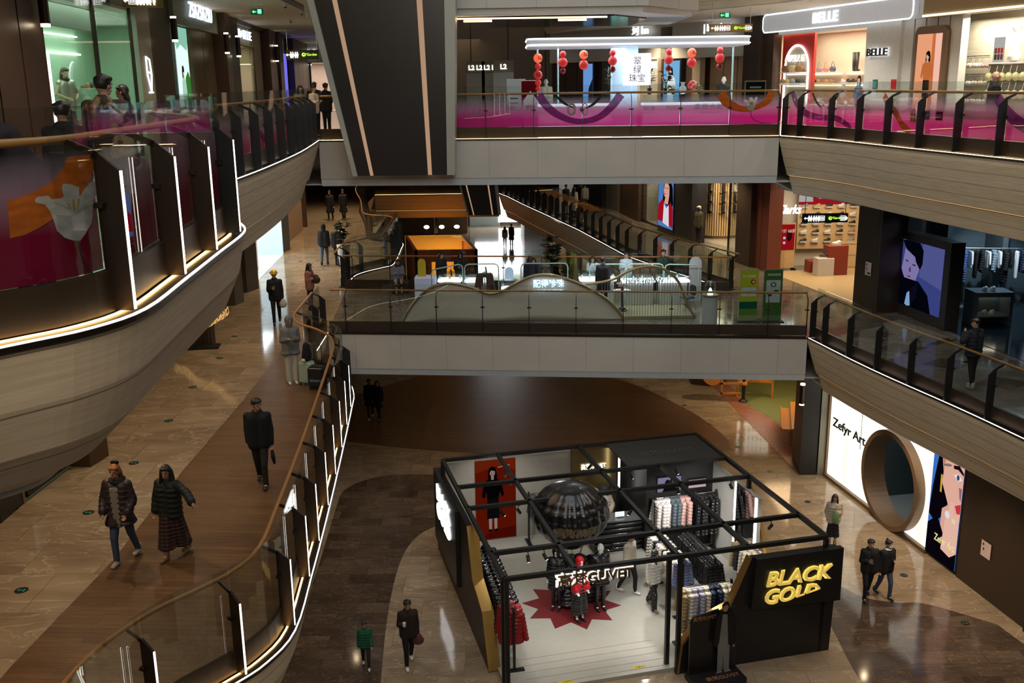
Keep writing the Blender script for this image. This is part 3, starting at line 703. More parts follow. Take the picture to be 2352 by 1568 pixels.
for z in (12.6, 13.1, 13.6):
    bm = bmesh.new(); FL.box(bm, 11.3, 14.6, -2.8, -2.35, z, z + .03); bmesh.ops.translate(bm, vec=-Vector(FL.P(12.9, -2.5, 12)), verts=bm.verts); link('shelf', bm, GLASS if z > 13 else WHITEP, T)
clad(FL, 9.0, 10.3, 0, .2, 12, 16.4, mat('sage_stone', (.28, .30, .25), .5))
T = thing('logo_sign', 'white lit angular logo sign on the pillar beside the mint green shop', 'sign', FL.P(9.75, .22, 14.0))
bm = bmesh.new()
for a, b in (((-.22, .42), (-.22, -.05)), ((-.22, .42), (.12, .36)), ((-.22, .0), (.05, -.46)), ((-.2, -.46), (.2, -.46)), ((.12, .34), (.2, .0)), ((.2, 0), (.05, -.44)), ((-.1, .05), (.2, .0))):
    tube(bm, [(a[0], a[1], 0), (b[0], b[1], 0)], .022, 6)
bmesh.ops.transform(bm, matrix=Matrix.Translation(-Vector(FL.P(9.75, .22, 14.0))) @ FL.M(9.75, .22, 14.0), verts=bm.verts); link('letters', bm, WHITEL, T)
clad(FL, 10.3, 13.0, 0, .12, 12, 16.4, DARKP)
clad(FL, 13.0, 19.8, -.2, .25, 15.42, 16.4, GREENG)
signtext('white lit sign reading ZSAZSAZSU above the portal', 'ZSΛZSΛZSU', FL, 16.6, 15.9, .62, WHITEL, .012, 3.6, .34, HALO)
clad(FL, 15.3, 16.1, -.1, .05, 12, 15.42, mat('moss_green_panel', (.16, .24, .13), .5))
clad(FL, 16.1, 19.8, -.1, .05, 12, 15.42, BRP2, gap=1.85)
T = thing('led_screen', 'tall lit screen showing a woman in a sage sweater before green hedges', 'screen', FL.P(14.4, .1, 12))
o = FL.b('housing', 13.5, 15.3, -.05, .08, 12, 15.42, BLACKM); o.data.transform(Matrix.Translation(-Vector(FL.P(14.4, .1, 12)))); o.parent = T
lay = [BG((205, 235, 225)), ((70, 120, 60), [(0, 0), (1, 0), (1, .35), (0, .2)]), ((50, 105, 45), [(.5, .1), (1, .1), (1, .55), (.85, .62), (.62, .56), (.5, .3)]), ((120, 170, 150), [(.1, .8), (.4, .85), (.9, .8), (1, .9), (1, 1), (0, 1), (0, .86)])]
lay += fig(.42, .05, .62, (150, 180, 165), (110, 150, 138), asp=.53); lay += [((215, 195, 150), [(.6, .06), (.98, .04), (.98, .2), (.62, .22)])]
o = picture('screen', FL, 13.55, 15.25, 12.1, 15.38, .09, lay, 1.3, None); o.data.transform(Matrix.Translation(-Vector(FL.P(14.4, .1, 12)))); o.parent = T
T = thing('bollard', 'short black cylinder standing before the lit sweater screen', 'stand', FL.P(13.9, .7, 12)); bm = bmesh.new(); lathe(bm, [(.2, 0), (.2, .9), (.16, 1.0), (.16, 1.05)], 20); link('body', bm, BLACKM, T)
bm = bmesh.new(); lathe(bm, [(.12, 1.05), (.12, 1.08)], 20); link('ashtray', bm, CHROME, T)
clad(FL, 19.8, 20.8, 0, .5, 12, 16.4, BRP); clad(FL, 20.8, 23.4, -.1, .35, 12, 16.4, BLACKM)
clad(FL, 23.4, 31.2, -.15, .1, 15.3, 16.0, CREAMW); clad(FL, 29.2, 31.2, -.15, .1, 12, 15.3, CREAMW); clad(FL, 23.4, 31.2, .0, .3, 16.0, 16.4, BRONZE)
room(FL, 23.4, 29.2, 12, 15.3, 1.2, mat('sand_wall', (.62, .55, .36), .6), TILEW, WHITEP, (60, (1, .9, .66)))
pane(FL, 23.5, 29.2, 12, 15.28, .05)
signtext('white lit sign reading B+BLUE above the sand coloured window', 'B+BLUE', FL, 26.2, 15.66, .5, WHITEL, .012, 3.3, .2, HALO)
clad(FL, 31.2, 34.0, 0, .5, 12, 16.4, BRP, gap=1.4); clad(FL, 34.0, 35.4, 0, .6, 12, 16.4, DARKP); clad(FL, 35.4, 38.4, -.1, .1, 12, 16.4, CREAMW)
T = thing('led_screen', 'narrow violet lit screen in the far upper left shop front', 'screen', FL.P(39.6, .1, 12))
o = picture('screen', FL, 38.5, 40.8, 12.1, 15.3, .12, [BG((110, 105, 225)), ((70, 60, 180), [(.2, 0), (.8, 0), (.7, .4), (.3, .35)])], 1.1); o.data.transform(Matrix.Translation(-Vector(FL.P(39.6, .1, 12)))); o.parent = T
clad(FL, 41, 50, 0, .5, 12, 16.4, DARKP, gap=2.2)
for (s, z0, z1, lb) in ((1.25, 14.72, 15.8, 'nearest, on the pillar left of the mint shop'), (11.3, 14.85, 15.5, 'left of the ZSAZSAZSU sign'), (19.3, 14.75, 15.45, 'under the right end of the ZSAZSAZSU sign'), (21.7, 14.7, 15.45, 'left of the B+BLUE window'), (32.8, 14.75, 15.5, 'right of the sand coloured window'), (49.4, 14.85, 15.55, 'farthest along the upper left walkway')):
    lamp2(FL, s, z0, z1, .6, 'cylinder wall lamp glowing at both ends, ' + lb)
# far end shop
FD = Fr((-16, 66), (-8, 66), -1)
clad(FD, 0, 8, -.1, .1, 15.0, 16.4, GREYW, 'wall_rear')
room(FD, .2, 7.8, 12, 15.0, 4, mat('blush_wall', (.68, .55, .47), .6), TILEW, WHITEP, (160, (1, .85, .74)), 'rear')
signtext('white lit sign reading DAZZLE at the far end of the upper left walkway', 'DAZZLE', FD, 3.0, 15.55, .62, WHITEL, .04, 1.8, .16)
clad(FD, 3.4, 3.5, -.1, .1, 12, 15, BLACKM, 'wall_rear'); clad(FD, 5.2, 5.4, -.1, .1, 12, 15, BLACKM, 'wall_rear')
def hangsign(label, F, s0, s1, z0, z1, kids, m, hang=16.3, d=0):
    c = F.P((s0 + s1) / 2, d, z0); T = thing('wayfinding_sign', label, 'sign', c, 0); iv = Matrix.Translation(-Vector(c))
    def ad(nm, bm, mm): bmesh.ops.transform(bm, matrix=iv, verts=bm.verts); return link(nm, bm, mm, T)
    bm = bmesh.new(); F.box(bm, s0, s1, d - .06, d + .06, z0, z1); ad('board', bm, m)
    for s in (s0 + (s1 - s0) * .05, s1 - (s1 - s0) * .05): bm = bmesh.new(); tube(bm, [F.P(s, d, z1), F.P(s, d, hang)], .012, 6); ad('hanger', bm, CHROME)
    h = z1 - z0; cx = (s0 + s1) / 2; w_ = abs(s1 - s0); M0 = F.M(cx, d + .07, (z0 + z1) / 2)
    polys = []
    def man(x, dress=False):
        polys.append((0, [(x + a * h, b * h) for a, b in circ(0, .24, .07, n=8)])); 
        polys.append((0, [(x + a * h, b * h) for a, b in (((-.09, .14), (.09, .14), (.16, -.16), (.05, -.16), (.05, -.34), (-.05, -.34), (-.05, -.16), (-.16, -.16)) if dress else ((-.11, .14), (.11, .14), (.11, -.12), (.06, -.12), (.06, -.34), (-.06, -.34), (-.06, -.12), (-.11, -.12)))]))
    def arrow(x, up=False):
        a = [(-.2, 0), (-.02, .16), (-.02, .05), (.2, .05), (.2, -.05), (-.02, -.05), (-.02, -.16)]
        if up: a = [(-y, -q) for q, y in [(-.2, 0), (-.02, .16), (-.02, .05), (.2, .05), (.2, -.05), (-.02, -.05), (-.02, -.16)]]
        polys.append((0, [(x + p * h, q * h) for p, q in a]))
    for kind, fx in kids:
        x = (fx - .5) * w_
        if kind == 'arrow': arrow(x)
        elif kind == 'up': arrow(x, True)
        elif kind == 'man': man(x)
        elif kind == 'woman': man(x, True)
        elif kind == 'box':
            polys.append((0, [(x + a * h, b * h) for a, b in ((-.28, -.28), (.28, -.28), (.28, .28), (-.28, .28))])); polys.append((2, [(x + a * h, b * h) for a, b in ((-.24, -.24), (.24, -.24), (.24, .24), (-.24, .24))]))
            for q in (-.14, 0, .14): polys.append((0, [(x + (q + a) * h, b * h) for a, b in ((-.04, -.18), (.04, -.18), (.04, .16), (-.04, .16))]))
        elif kind == 'green': polys.append((1, [(x + a * h, b * h) for a, b in circ(0, 0, .2, n=14)])); polys.append((2, [(x + a * h, b * h) for a, b in circ(.04, .03, .08, n=10)]))
    o = pmesh('symbols', polys, iv @ M0, [WHITEL, glow('sign_green', (.35, .85, .05), 2.5), m], T)
    for kind, fx in kids:
        if kind.startswith('T:'):
            o = text('letters', kind[2:], iv @ F.M(cx + (fx - .5) * w_ * (-1 if F.out > 0 else 1) * (1 if True else 1), d + .07, (z0 + z1) / 2), h * .36, glow('sign_green', (.35, .85, .05), 2.5), T, .004)
    return T
FX = Fr((-20, 0), (20, 0), -1)   # faces the viewer, s = x + 20
def FXY(y): return Fr((-20, y), (20, y), -1)
GOLDB = mat('gold_sign_board', (.30, .19, .07), .4, .6)
OLV = mat('olive_sign_board', (.10, .085, .05), .5)
ic = [('arrow', .1), ('box', .25), ('man', .38), ('woman', .46), ('man', .54), ('woman', .62), ('man', .7), ('man', .8)]
# hanging gold sign at upper left
hangsign('gold hanging wayfinding sign with lift and toilet symbols in front of the mint shop', Fr((-8.9, 24.5), (-8.0, 24.75), -1), 0, .88, 15.47, 15.76, ic, GOLDB, 16.3)
ic2 = [('arrow', .06), ('man', .16), ('woman', .22), ('man', .3), ('man', .36), ('green', .55), ('T:O\'Garden', .75)]
hangsign('dark hanging wayfinding sign over the far upper left walkway', FXY(45), 20 - 9.55, 20 - 8.15, 14.72, 15.12, ic2, OLV, 16.3)
ic3 = [('arrow', .06), ('man', .13), ('woman', .18), ('man', .24), ('man', .29), ('man', .34), ('box', .42), ('green', .6), ('T:O\'Garden', .74), ('box', .88), ('up', .95)]
hangsign('gold hanging wayfinding sign above the right end of the lantern kiosk', FXY(37), 20 + 7.1, 20 + 8.6, 15.27, 15.55, ic3, GOLDB, 16.3)
hangsign('dark hanging wayfinding sign in front of the shoe shop on the middle right', FXY(33.5), 20 + 9.75, 20 + 11.25, 9.0, 9.3, ic3, BLACKM, 10.25)
# exit signs
for (p, lb) in (((-7.99, 33.71, 15.95), 'near the ceiling downlights at upper left'), ((7.82, 37.97, 15.9), 'on the ceiling above the upper right walkway'), ((3.85, 55.12, 15.9), 'far above the lantern kiosk')):
    F_ = Fr((p[0] - .25, p[1]), (p[0] + .25, p[1]), -1); T = thing('exit_sign', 'small green lit exit sign ' + lb, 'sign', p)
    bm = bmesh.new(); box(bm, -.2, .2, 0, .02, -.09, .09); link('plate', bm, glassmat('green_glass', (.3, .9, .5)), T); bm = bmesh.new(); tube(bm, [(0, .01, .09), (0, .01, .3)], .01, 6); link('stem', bm, CHROME, T)
    pmesh('symbols', [(0, [(-.16, 0), (-.1, .05), (-.1, .015), (-.02, .015), (-.02, -.015), (-.1, -.015), (-.1, -.05)]), (0, [(.02, -.06), (.14, -.06), (.14, .07), (.02, .07)])], Matrix.Rotation(R(90), 4, 'X'), [glow('exit_green', (.1, .9, .35), 2.5)], T)

# ---------------- upper level, right side ----------------
FR_ = Fr((10, 43), (14.2, 26.8), -1)
clad(FR_, -.2, 1.1, -.5, .25, 12, 16.3, DARKP, 'wall_right'); clad(FR_, 1.1, 1.92, -.3, .05, 12, 15.4, BRP, 'wall_right', gap=.6)
T = thing('shop_sign', 'long rounded light box sign reading BELLE edged with a white light line', 'sign', FR_.P(6.2, .3, 15.7)); iv = Matrix.Translation(-Vector(FR_.P(6.2, .3, 15.7)))
def adT(T, iv, nm, bm, m): bmesh.ops.transform(bm, matrix=iv, verts=bm.verts); return link(nm, bm, m, T)
M0 = FR_.M(6.2, .1, 15.73)
bm = bmesh.new(); plate(bm, [M0 @ Vector((x, y, 0)) for x, y in rrect(-4.7, 4.7, -.30, .32, .2)], M0.to_3x3() @ Vector((0, 0, .22))); adT(T, iv, 'board', bm, mat('sign_grey_acrylic', (.50, .51, .52), .4, 0, (.62, .64, .68), .32))
bm = bmesh.new(); tube(bm, [M0 @ Vector((x, y, .22)) for x, y in rrect(-4.72, 4.72, -.32, .34, .2)], .022, 6, True); adT(T, iv, 'light_strip', bm, glow('edge_white', (.9, .95, 1), 3))
text('letters', 'BELLE', iv @ FR_.M(6.0, .36, 15.73), .5, WHITEL, T, .02, 1.6, bold=.01)
room(FR_, .3, 8.3, 12, 15.4, 2.6, CREAMW, TILEW, WHITEP, (260, (1, .86, .64)), 'right')
clad(FR_, 2.35, 8.3, -.3, .1, 15.3, 15.45, GREYW, 'wall_right')
# red portal with an arched niche
T = thing('display_niche', 'red display wall with a white lit arch and the letters BELLE above handbags', 'display', FR_.P(3.1, -.4, 12)); iv = Matrix.Translation(-Vector(FR_.P(3.1, -.4, 12)))
bm = bmesh.new(); FR_.box(bm, 1.95, 4.25, -.45, -.35, 12.02, 15.35); adT(T, iv, 'panel', bm, REDW)
M0 = FR_.M(3.1, -.34, 12.02)
arch = [(-.85, 0), (.85, 0)] + circ(0, 2.0, .85, .85, 14, 0, 180)
bm = bmesh.new(); bm.faces.new([bm.verts.new(M0 @ Vector((x, y, 0))) for x, y in arch]); adT(T, iv, 'arch_back', bm, CREAMW)
bm = bmesh.new(); tube(bm, [M0 @ Vector((x, y, .03)) for x, y in [(.87, 0)] + circ(0, 2.0, .87, .87, 16, 0, 180) + [(-.87, 0)]], .04, 8); adT(T, iv, 'light_arch', bm, glow('arch_glow', (1, .97, .9), 2.6))
text('letters', 'BELLE', iv @ FR_.M(3.1, -.28, 14.4), .34, WHITEL, T, .015, 1.2, bold=.008)
def shelfset(label, F, s0, s1, zs, d0, d1, parentlabel=None, m=None, cat='shelf'):
    c = F.P((s0 + s1) / 2, d0, 12 if zs[0] > 12 else 6); T = thing('wall_shelf', label, cat, c); iv = Matrix.Translation(-Vector(c))
    for z in zs:
        bm = bmesh.new(); F.box(bm, s0, s1, d0, d1, z, z + .04); adT(T, iv, 'shelf', bm, m or WHITEP)
        bm = bmesh.new(); F.box(bm, s0 + .05, s1 - .05, d0, d0 + .02, z - .06, z - .03); adT(T, iv, 'light_strip', bm, STRIPC)
    return T
shelfset('two lit shelves inside the white arch', FR_, 2.35, 3.85, (13.42, 13.86), -.34, -.02)
shelfset('lit cream shelves in the middle of the BELLE shop', FR_, .65, 2.8, (13.42, 13.86), -2.55, -2.1)
shelfset('lit cream shelves at the right of the BELLE shop', FR_, 3.02, 4.7, (13.42, 13.86), -2.55, -2.1)
def mk_bag(col, n):
    bm = bmesh.new(); 
    for x in (-.06, 0, .06): ell(bm, (x * 1.2, 0, .1), (.13, .06, .11), 10)
    t = thing('handbag', n, 'bag'); link('body', bm, mat('leather_%d' % n.__hash__() if False else 'leather_' + col[0], col[1], .4), t, True)
    bm = bmesh.new(); tube(bm, [(-.12, 0, .16), (-.07, 0, .32), (0, 0, .4), (.07, 0, .32), (.12, 0, .16)], .01, 6); link('handle', bm, mat('leather_' + col[0], col[1], .4), t, True)
    return t
tan = mk_bag(('tan', (.30, .15, .06)), 'brown leather handbag, first in the arch niche')
for i, (s, d, z, c, lb) in enumerate(((2.6, -.15, 13.9, 0, 'tan slouchy handbag at the left in the arch niche'), (3.1, -.15, 13.9, 1, 'pale gold slouchy handbag in the middle of the arch niche'), (3.6, -.15, 13.9, 0, 'tan slouchy handbag at the right in the arch niche'),
        (1.45, -2.3, 13.9, 2, 'mauve handbag with tall handle on the middle BELLE shelf'), (1.95, -2.3, 13.9, 3, 'rose handbag with tall handle on the middle BELLE shelf'), (2.45, -2.3, 13.9, 4, 'navy handbag with tall handle on the middle BELLE shelf'))):
    o = tan if i == 0 else dup(tan); o['label'] = lb; o['group'] = 'handbags in the BELLE shop'; o.location = FR_.P(s, d, z); o.rotation_euler = (0, 0, FR_.ang); o.scale = (1.5, 1.2, 1.2) if i < 3 else (1.1, 1, 1)
    mm = [mat('leather_tan', (.30, .15, .06)), mat('leather_gold', (.6, .48, .25), .4), mat('leather_mauve', (.33, .22, .28), .4), mat('leather_rose', (.45, .22, .18), .4), mat('leather_navy', (.06, .08, .16), .4)][c]
    for ch in o.children: setmat(ch, mm)
def mk_shoe():
    bm = bmesh.new(); ell(bm, (0, 0, .045), (.13, .045, .045), 10); ell(bm, (-.06, 0, .075), (.065, .04, .05), 10)
    bmesh.ops.bisect_plane(bm, geom=bm.verts[:] + bm.edges[:] + bm.faces[:], plane_co=(0, 0, .015), plane_no=(0, 0, -1), clear_outer=True)
    t = thing('shoe', 'shoe', 'shoe'); link('upper', bm, mat('shoe_black', (.02, .02, .02), .4), t, True)
    bm = bmesh.new(); prism(bm, circ(0, 0, .135, .05, 14), 0, .025); link('sole', bm, mat('shoe_sole', (.55, .5, .42), .6), t)
    return t
SHOE = mk_shoe(); SHOE['label'] = 'black shoe at the left end of the lower arch shelf'; SHOE['group'] = 'shoes in the BELLE shop'
SHCOL = [mat('shoe_black', (.02, .02, .02), .4), mat('shoe_white', (.7, .7, .68), .5), mat('shoe_tan', (.35, .2, .1), .5), mat('shoe_grey', (.25, .26, .28), .5), mat('shoe_gold', (.5, .36, .15), .4)]
SHN = ['black', 'white', 'tan', 'grey', 'gold']
def put_shoe(p, rz, c, label, group, sc=1.0, first=[True]):
    o = SHOE if first[0] else dup(SHOE); first[0] = False
    o.location = p; o.rotation_euler = (0, 0, rz); o.scale = (sc,) * 3; o['label'] = label; o['group'] = group
    for ch in o.children:
        if ch.name.startswith('upper'): setmat(ch, SHCOL[c])
    return o
for k, s in enumerate((2.5, 2.85, 3.25, 3.65)): put_shoe(FR_.P(s, -.18, 13.46), FR_.ang + .5, (2, 4, 3, 0)[k], '%s shoe on the lower arch shelf' % SHN[(2, 4, 3, 0)[k]], 'shoes in the BELLE shop', 1.6)
for k in range(6): put_shoe(FR_.P(.95 + .3 * k, -2.3, 13.46), FR_.ang + .3, (4, 0, 4, 2, 4, 2)[k], 'flat shoe in the row on the middle BELLE shelf, mostly gold and tan', 'row of flat shoes on the middle shelf', 1.3)
for k in range(3): put_shoe(FR_.P(3.3 + .35 * k, -2.3, 13.46), FR_.ang, (1, 0, 0)[k], 'shoe on the right BELLE shelf beside the boots', 'shoes at the right of the BELLE shop', 1.4)
put_shoe(FR_.P(.9, -2.3, 13.9), FR_.ang, 1, 'white sneaker left of the tall-handled handbags', 'shoes in the BELLE shop', 1.5)
t = thing('boots', 'pair of tall black boots on the right BELLE shelf', 'boots', FR_.P(4.0, -2.3, 13.9), FR_.ang)
for x in (-.1, .1):
    bm = bmesh.new(); tube(bm, [(x, 0, .03), (x, 0, .25), (x, 0, .7)], [.05, .06, .08], 10); ell(bm, (x, .05, .04), (.05, .11, .04), 8); link('boot', bm, SHCOL[0], t, True)
T = thing('display_table', 'low white table crowded with shoes at the BELLE entrance', 'table', FR_.P(5.6, -.7, 12), FR_.ang)
bm = bmesh.new(); prism(bm, rrect(-2.2, 2.2, -.4, .4, .3), .62, .7); link('table_top', bm, WHITEP, T); bm = bmesh.new(); prism(bm, rrect(-1.9, 1.9, -.3, .3, .2), 0, .62); link('base', bm, CREAMW, T)
for k in range(10): put_shoe(FR_.P(3.7 + .42 * k, -.7 + .12 * (-1) ** k, 12.7), FR_.ang + k, (2, 1, 3, 0, 1)[k % 5], 'shoe on the low white table at the BELLE entrance', 'shoes on the BELLE entrance table', 1.3)
# cardboard woman and grey wall
def standee(label, F, s, d, z, h, layers, w_=None, base=None):
    T = thing('cardboard_standee', label, 'standee', F.P(s, d, z)); iv = Matrix.Translation(-Vector(F.P(s, d, z)))
    w_ = w_ or h * .4
    o = picture('print', F, s - w_ / 2, s + w_ / 2, z, z + h, d + .02, layers, 0, T); o.data.transform(iv)
    bm = bmesh.new(); F.box(bm, s - .14, s + .14, d - .25, d + .1, z, z + .03); F.box(bm, s - .02, s + .02, d - .02, d, z, z + h * .6); adT(T, iv, 'base', bm, WHITEP)
    return T
standee('cardboard woman in denim leaning at the right of the BELLE entrance', FR_, 8.1, .15, 12, 1.75, fig(.5, 0, 1, (60, 85, 120), (45, 65, 100)))
clad(FR_, 8.3, 10.15, -.1, .15, 12, 15.4, GREYW, 'wall_right'); clad(FR_, 10.15, 12.9, -.2, .05, 12, 15.45, GREYW, 'wall_right', gap=.55); clad(FR_, .9, 11.4, -.2, .08, 15.4, 16.3, GREYW, 'wall_right')
signtext('small outlined sign reading BELLE on the grey wall', 'BELLE', FR_, 9.1, 14.45, .34, BLACKM, .03, 1.1, .25, glow('halo_white', (1, 1, 1), 1.6))
for s, c, l in ((9.0, (.02, .14, .08), 'green notice plate on the grey wall right of the cardboard woman'), (10.0, (.5, .02, .02), 'red fire point plate between the BELLE sign and the pink poster')):
    T = thing('notice_plate', l, 'sign', FR_.P(s, .16, 13.4)); bm = bmesh.new(); FR_.box(bm, s - .13, s + .13, .155, .17, 13.3, 13.6); adT(T, Matrix.Translation(-Vector(FR_.P(s, .16, 13.4))), 'plate', bm, mat('plate_%d' % int(c[0] * 100), c, .5))
T = thing('led_screen', 'tall lit poster of a dark-haired woman in orange jacket and black skirt', 'screen', FR_.P(11.7, .2, 12.6)); iv = Matrix.Translation(-Vector(FR_.P(11.7, .2, 12.6)))
M0 = FR_.M(11.7, .05, 13.85)
bm = bmesh.new(); plate(bm, [M0 @ Vector(q).to_3d() if False else M0 @ Vector((q[0], q[1], 0)) for q in rrect(-.75, .75, -1.5, 1.3, .25)], M0.to_3x3() @ Vector((0, 0, .15))); adT(T, iv, 'frame', bm, mat('bronze_frame', (.20, .13, .075), .4, .4))
o = picture('screen', FR_, 11.12, 12.28, 12.5, 14.92, .21, [BG((236, 160, 120)), ((205, 110, 60), [(.62, 0), (.78, 0), (.74, 1), (.62, 1)]), ((246, 190, 170), [(.78, 0), (1, 0), (1, 1), (.74, 1)])] + fig(.5, .08, .72, (190, 105, 60), (22, 20, 26), asp=.48, shoes=(235, 230, 225)), .95, T); o.data.transform(iv)
# lingerie wall
clad(FR_, 10.3, 18, -1.3, -1.2, 12, 15.5, travertine('pale_stone_wall', (.60, .54, .42), 0, 0, .5), 'wall_right')
clad(FR_, 11.4, 18, -.1, .3, 15.4, 16.3, mat('gold_fascia', (.36, .28, .15), .45, .3), 'wall_right')
S(FR_.b('trim_9', 11.4, 18, .3, .33, 15.42, 15.47, STRIPC)); S(FR_.b('floor', 10.3, 18, -1.3, 0, 11.99, 12.012, TILEW))
area('shop_light', FR_.P(14, -.5, 15.3), (4, .8), 200, (1, .92, .74)).rotation_euler = (0, 0, FR_.ang)
def mk_bra():
    t = thing('bra_on_hanger', 'bra', 'clothing')
    bm = bmesh.new()
    for x in (-.08, .08): ell(bm, (x, .03, 0), (.085, .05, .075), 10)
    tube(bm, [(-.16, 0, -.03), (0, .03, -.05), (.16, 0, -.03)], .015, 6); link('cups', bm, mat('bra_cream', (.7, .62, .5), .6), t, True)
    bm = bmesh.new()
    for x in (-.09, .09): tube(bm, [(x, .03, .06), (x, .0, .2)], .006, 5)
    tube(bm, [(-.14, 0, .2), (.14, 0, .2)], .008, 5); tube(bm, [(0, 0, .2), (0, -.03, .27)], .006, 5); link('hanger', bm, CHROME, t)
    return t
BRA = mk_bra(); first = True
brc = [mat('bra_cream', (.7, .62, .5), .6), mat('bra_white', (.75, .73, .7), .6), mat('bra_blush', (.7, .5, .44), .6), mat('bra_lime', (.62, .62, .35), .6)]
T = thing('wall_rail', 'steel rails on the pale stone wall carrying three rows of underwear', 'rack', FR_.P(12, -1.1, 12)); iv = Matrix.Translation(-Vector(FR_.P(12, -1.1, 12)))
for z in (14.25, 13.72, 13.2): bm = bmesh.new(); tube(bm, [FR_.P(11.2, -1.05, z), FR_.P(12.85, -1.05, z)], .012, 6); adT(T, iv, 'rail', bm, CHROME)
for r_ in range(3):
    for k in range(6):
        o = BRA if first else dup(BRA); first = False
        o.location = FR_.P(11.35 + .27 * k, -1.05, 13.98 - .53 * r_); o.rotation_euler = (0, 0, FR_.ang + math.pi); o.scale = (1.1,) * 3
        o['label'] = 'pale bra on the %s rail of the stone wall' % ('top', 'middle', 'bottom')[r_]; o['group'] = 'bras on the %s rail' % ('top', 'middle', 'bottom')[r_]
        for ch in o.children:
            if ch.name.startswith('cups'): setmat(ch, brc[(k + r_) % 3])
T = thing('display_wall', 'low partition shelf with green bras behind the balding man', 'display', FR_.P(14, -.9, 12)); iv = Matrix.Translation(-Vector(FR_.P(14, -.9, 12)))
bm = bmesh.new(); FR_.box(bm, 12.95, 15.2, -1.1, -.95, 12, 14.0); adT(T, iv, 'panel', bm, mat('partition_cream', (.42, .40, .30), .6)); bm = bmesh.new(); FR_.box(bm, 12.95, 15.2, -1.15, -.7, 14.0, 14.05); adT(T, iv, 'shelf', bm, WHITEP)
for r_ in range(2):
    for k in range(3):
        o = dup(BRA); o.location = FR_.P(13.3 + .55 * k, -.86, 13.65 - .5 * r_); o.rotation_euler = (0, 0, FR_.ang + math.pi); o.scale = (1.7,) * 3
        o['label'] = 'yellow-green bra on the low partition' if r_ == 0 else 'cream bra low on the partition'; o['group'] = 'bras on the low partition, %s row' % ('upper', 'lower')[r_]
        for ch in o.children:
            if ch.name.startswith('cups'): setmat(ch, brc[3 if r_ == 0 else 0])
T = thing('display_card', 'white card with small pictures standing on the partition shelf', 'sign', FR_.P(13.4, -.95, 14.05)); o = picture('print', FR_, 13.15, 13.6, 14.05, 14.75, -.9, [BG((235, 232, 226))] + [((90 + 30 * k, 80, 70), [(.12 + .28 * (k % 3), .1 + .25 * (k // 3)), (.34 + .28 * (k % 3), .1 + .25 * (k // 3)), (.34 + .28 * (k % 3), .32 + .25 * (k // 3)), (.12 + .28 * (k % 3), .32 + .25 * (k // 3))]) for k in range(6)], .5, T); o.data.transform(Matrix.Translation(-Vector(FR_.P(13.4, -.95, 14.05))))
T = thing('mannequin_torso', 'white headless torso with flowers at the right edge of the upper level', 'mannequin', FR_.P(14.0, -.9, 14.05)); bm = bmesh.new(); lathe(bm, [(.05, 0), (.17, .05), (.19, .2), (.12, .38), (.17, .55), (.12, .68), (.04, .72), (.04, .8)], 16); link('torso', bm, WHITEP, T, True)
bm = bmesh.new()
for k in range(14): a = k * 2.4; cap(bm, (0, 0, .78), (.16 * math.cos(a), .16 * math.sin(a), .95 + .04 * (k % 3)), .01, .03, 6)
link('flowers', bm, WHITEP, T, True)
# wall beyond, behind the lantern kiosk (upper level)
FB_ = Fr((10, 43), (2, 56), 1)
clad(FB_, .2, 16, -.4, -.2, 14.6, 17, GREYW, 'wall_rear'); clad(FB_, 0, 3.4, -1.3, -.9, 12, 16, mat('tan_curtain_wall', (.52, .38, .24), .6), 'wall_rear', gap=.85)
clad(FB_, 3.4, 5.2, -.6, -.3, 12, 14.6, mat('sand_panel', (.5, .42, .3), .6), 'wall_rear'); clad(FB_, 5.2, 6.0, -.6, -.2, 12, 16, DARKP, 'wall_rear'); clad(FB_, 8.2, 10.6, -.6, -.3, 12, 16, mat('dark_stone', (.12, .11, .10), .5), 'wall_rear'); clad(FB_, 10.6, 16, -.6, -.3, 12, 14.6, BRP, 'wall_rear', gap=1)
room(FB_, 6.0, 8.2, 12, 14.6, .8, CREAMW, TILEW, WHITEP, (40, (1, .9, .8)), 'rear')
for s0, s1, lay, l in ((4.4, 5.5, [BG((120, 180, 225)), ((90, 150, 200), [(0, 0), (1, 0), (1, .5), (0, .4)])] + fig(.45, 0, .9, (225, 232, 236), (190, 210, 228), asp=.42), 'tall blue lit poster of a woman in white seen through the lantern kiosk'),
        (8.2, 9.5, [BG((110, 205, 190)), ((170, 225, 215), [(.55, .5), (1, .5), (1, 1), (.6, 1)])] + fig(.4, 0, .85, (225, 225, 215), (215, 215, 205), asp=.42), 'turquoise lit poster of a woman left of the white kiosk sign'), (11.0, 11.8, [BG((105, 150, 215)), ((30, 30, 40), [(.5, 0), (1, 0), (1, .7), (.6, .5)])], 'small blue lit poster in the dark frontage behind the lantern kiosk')):
    T = thing('led_screen', l, 'screen', FB_.P((s0 + s1) / 2, .0, 12)); o = picture('screen', FB_, s0, s1, 12.1, 14.5, .0, lay, .9, T); o.data.transform(Matrix.Translation(-Vector(FB_.P((s0 + s1) / 2, .0, 12))))
    bm = bmesh.new(); FB_.box(bm, s0 - .08, s1 + .08, -.6, -.02, 12, 14.6); adT(T, Matrix.Translation(-Vector(FB_.P((s0 + s1) / 2, .0, 12))), 'housing', bm, BLACKM)
signtext('white lit word hn above the blue poster behind the kiosk', '珂 hn', FB_, 7.2, 15.9, .5, WHITEL, .03, 1.2, .05, None)
signtext('white lit word broadcast above the kiosk right end', '| broadcast', FB_, 2.0, 15.8, .42, WHITEL, .03, 1.7, .05, None)
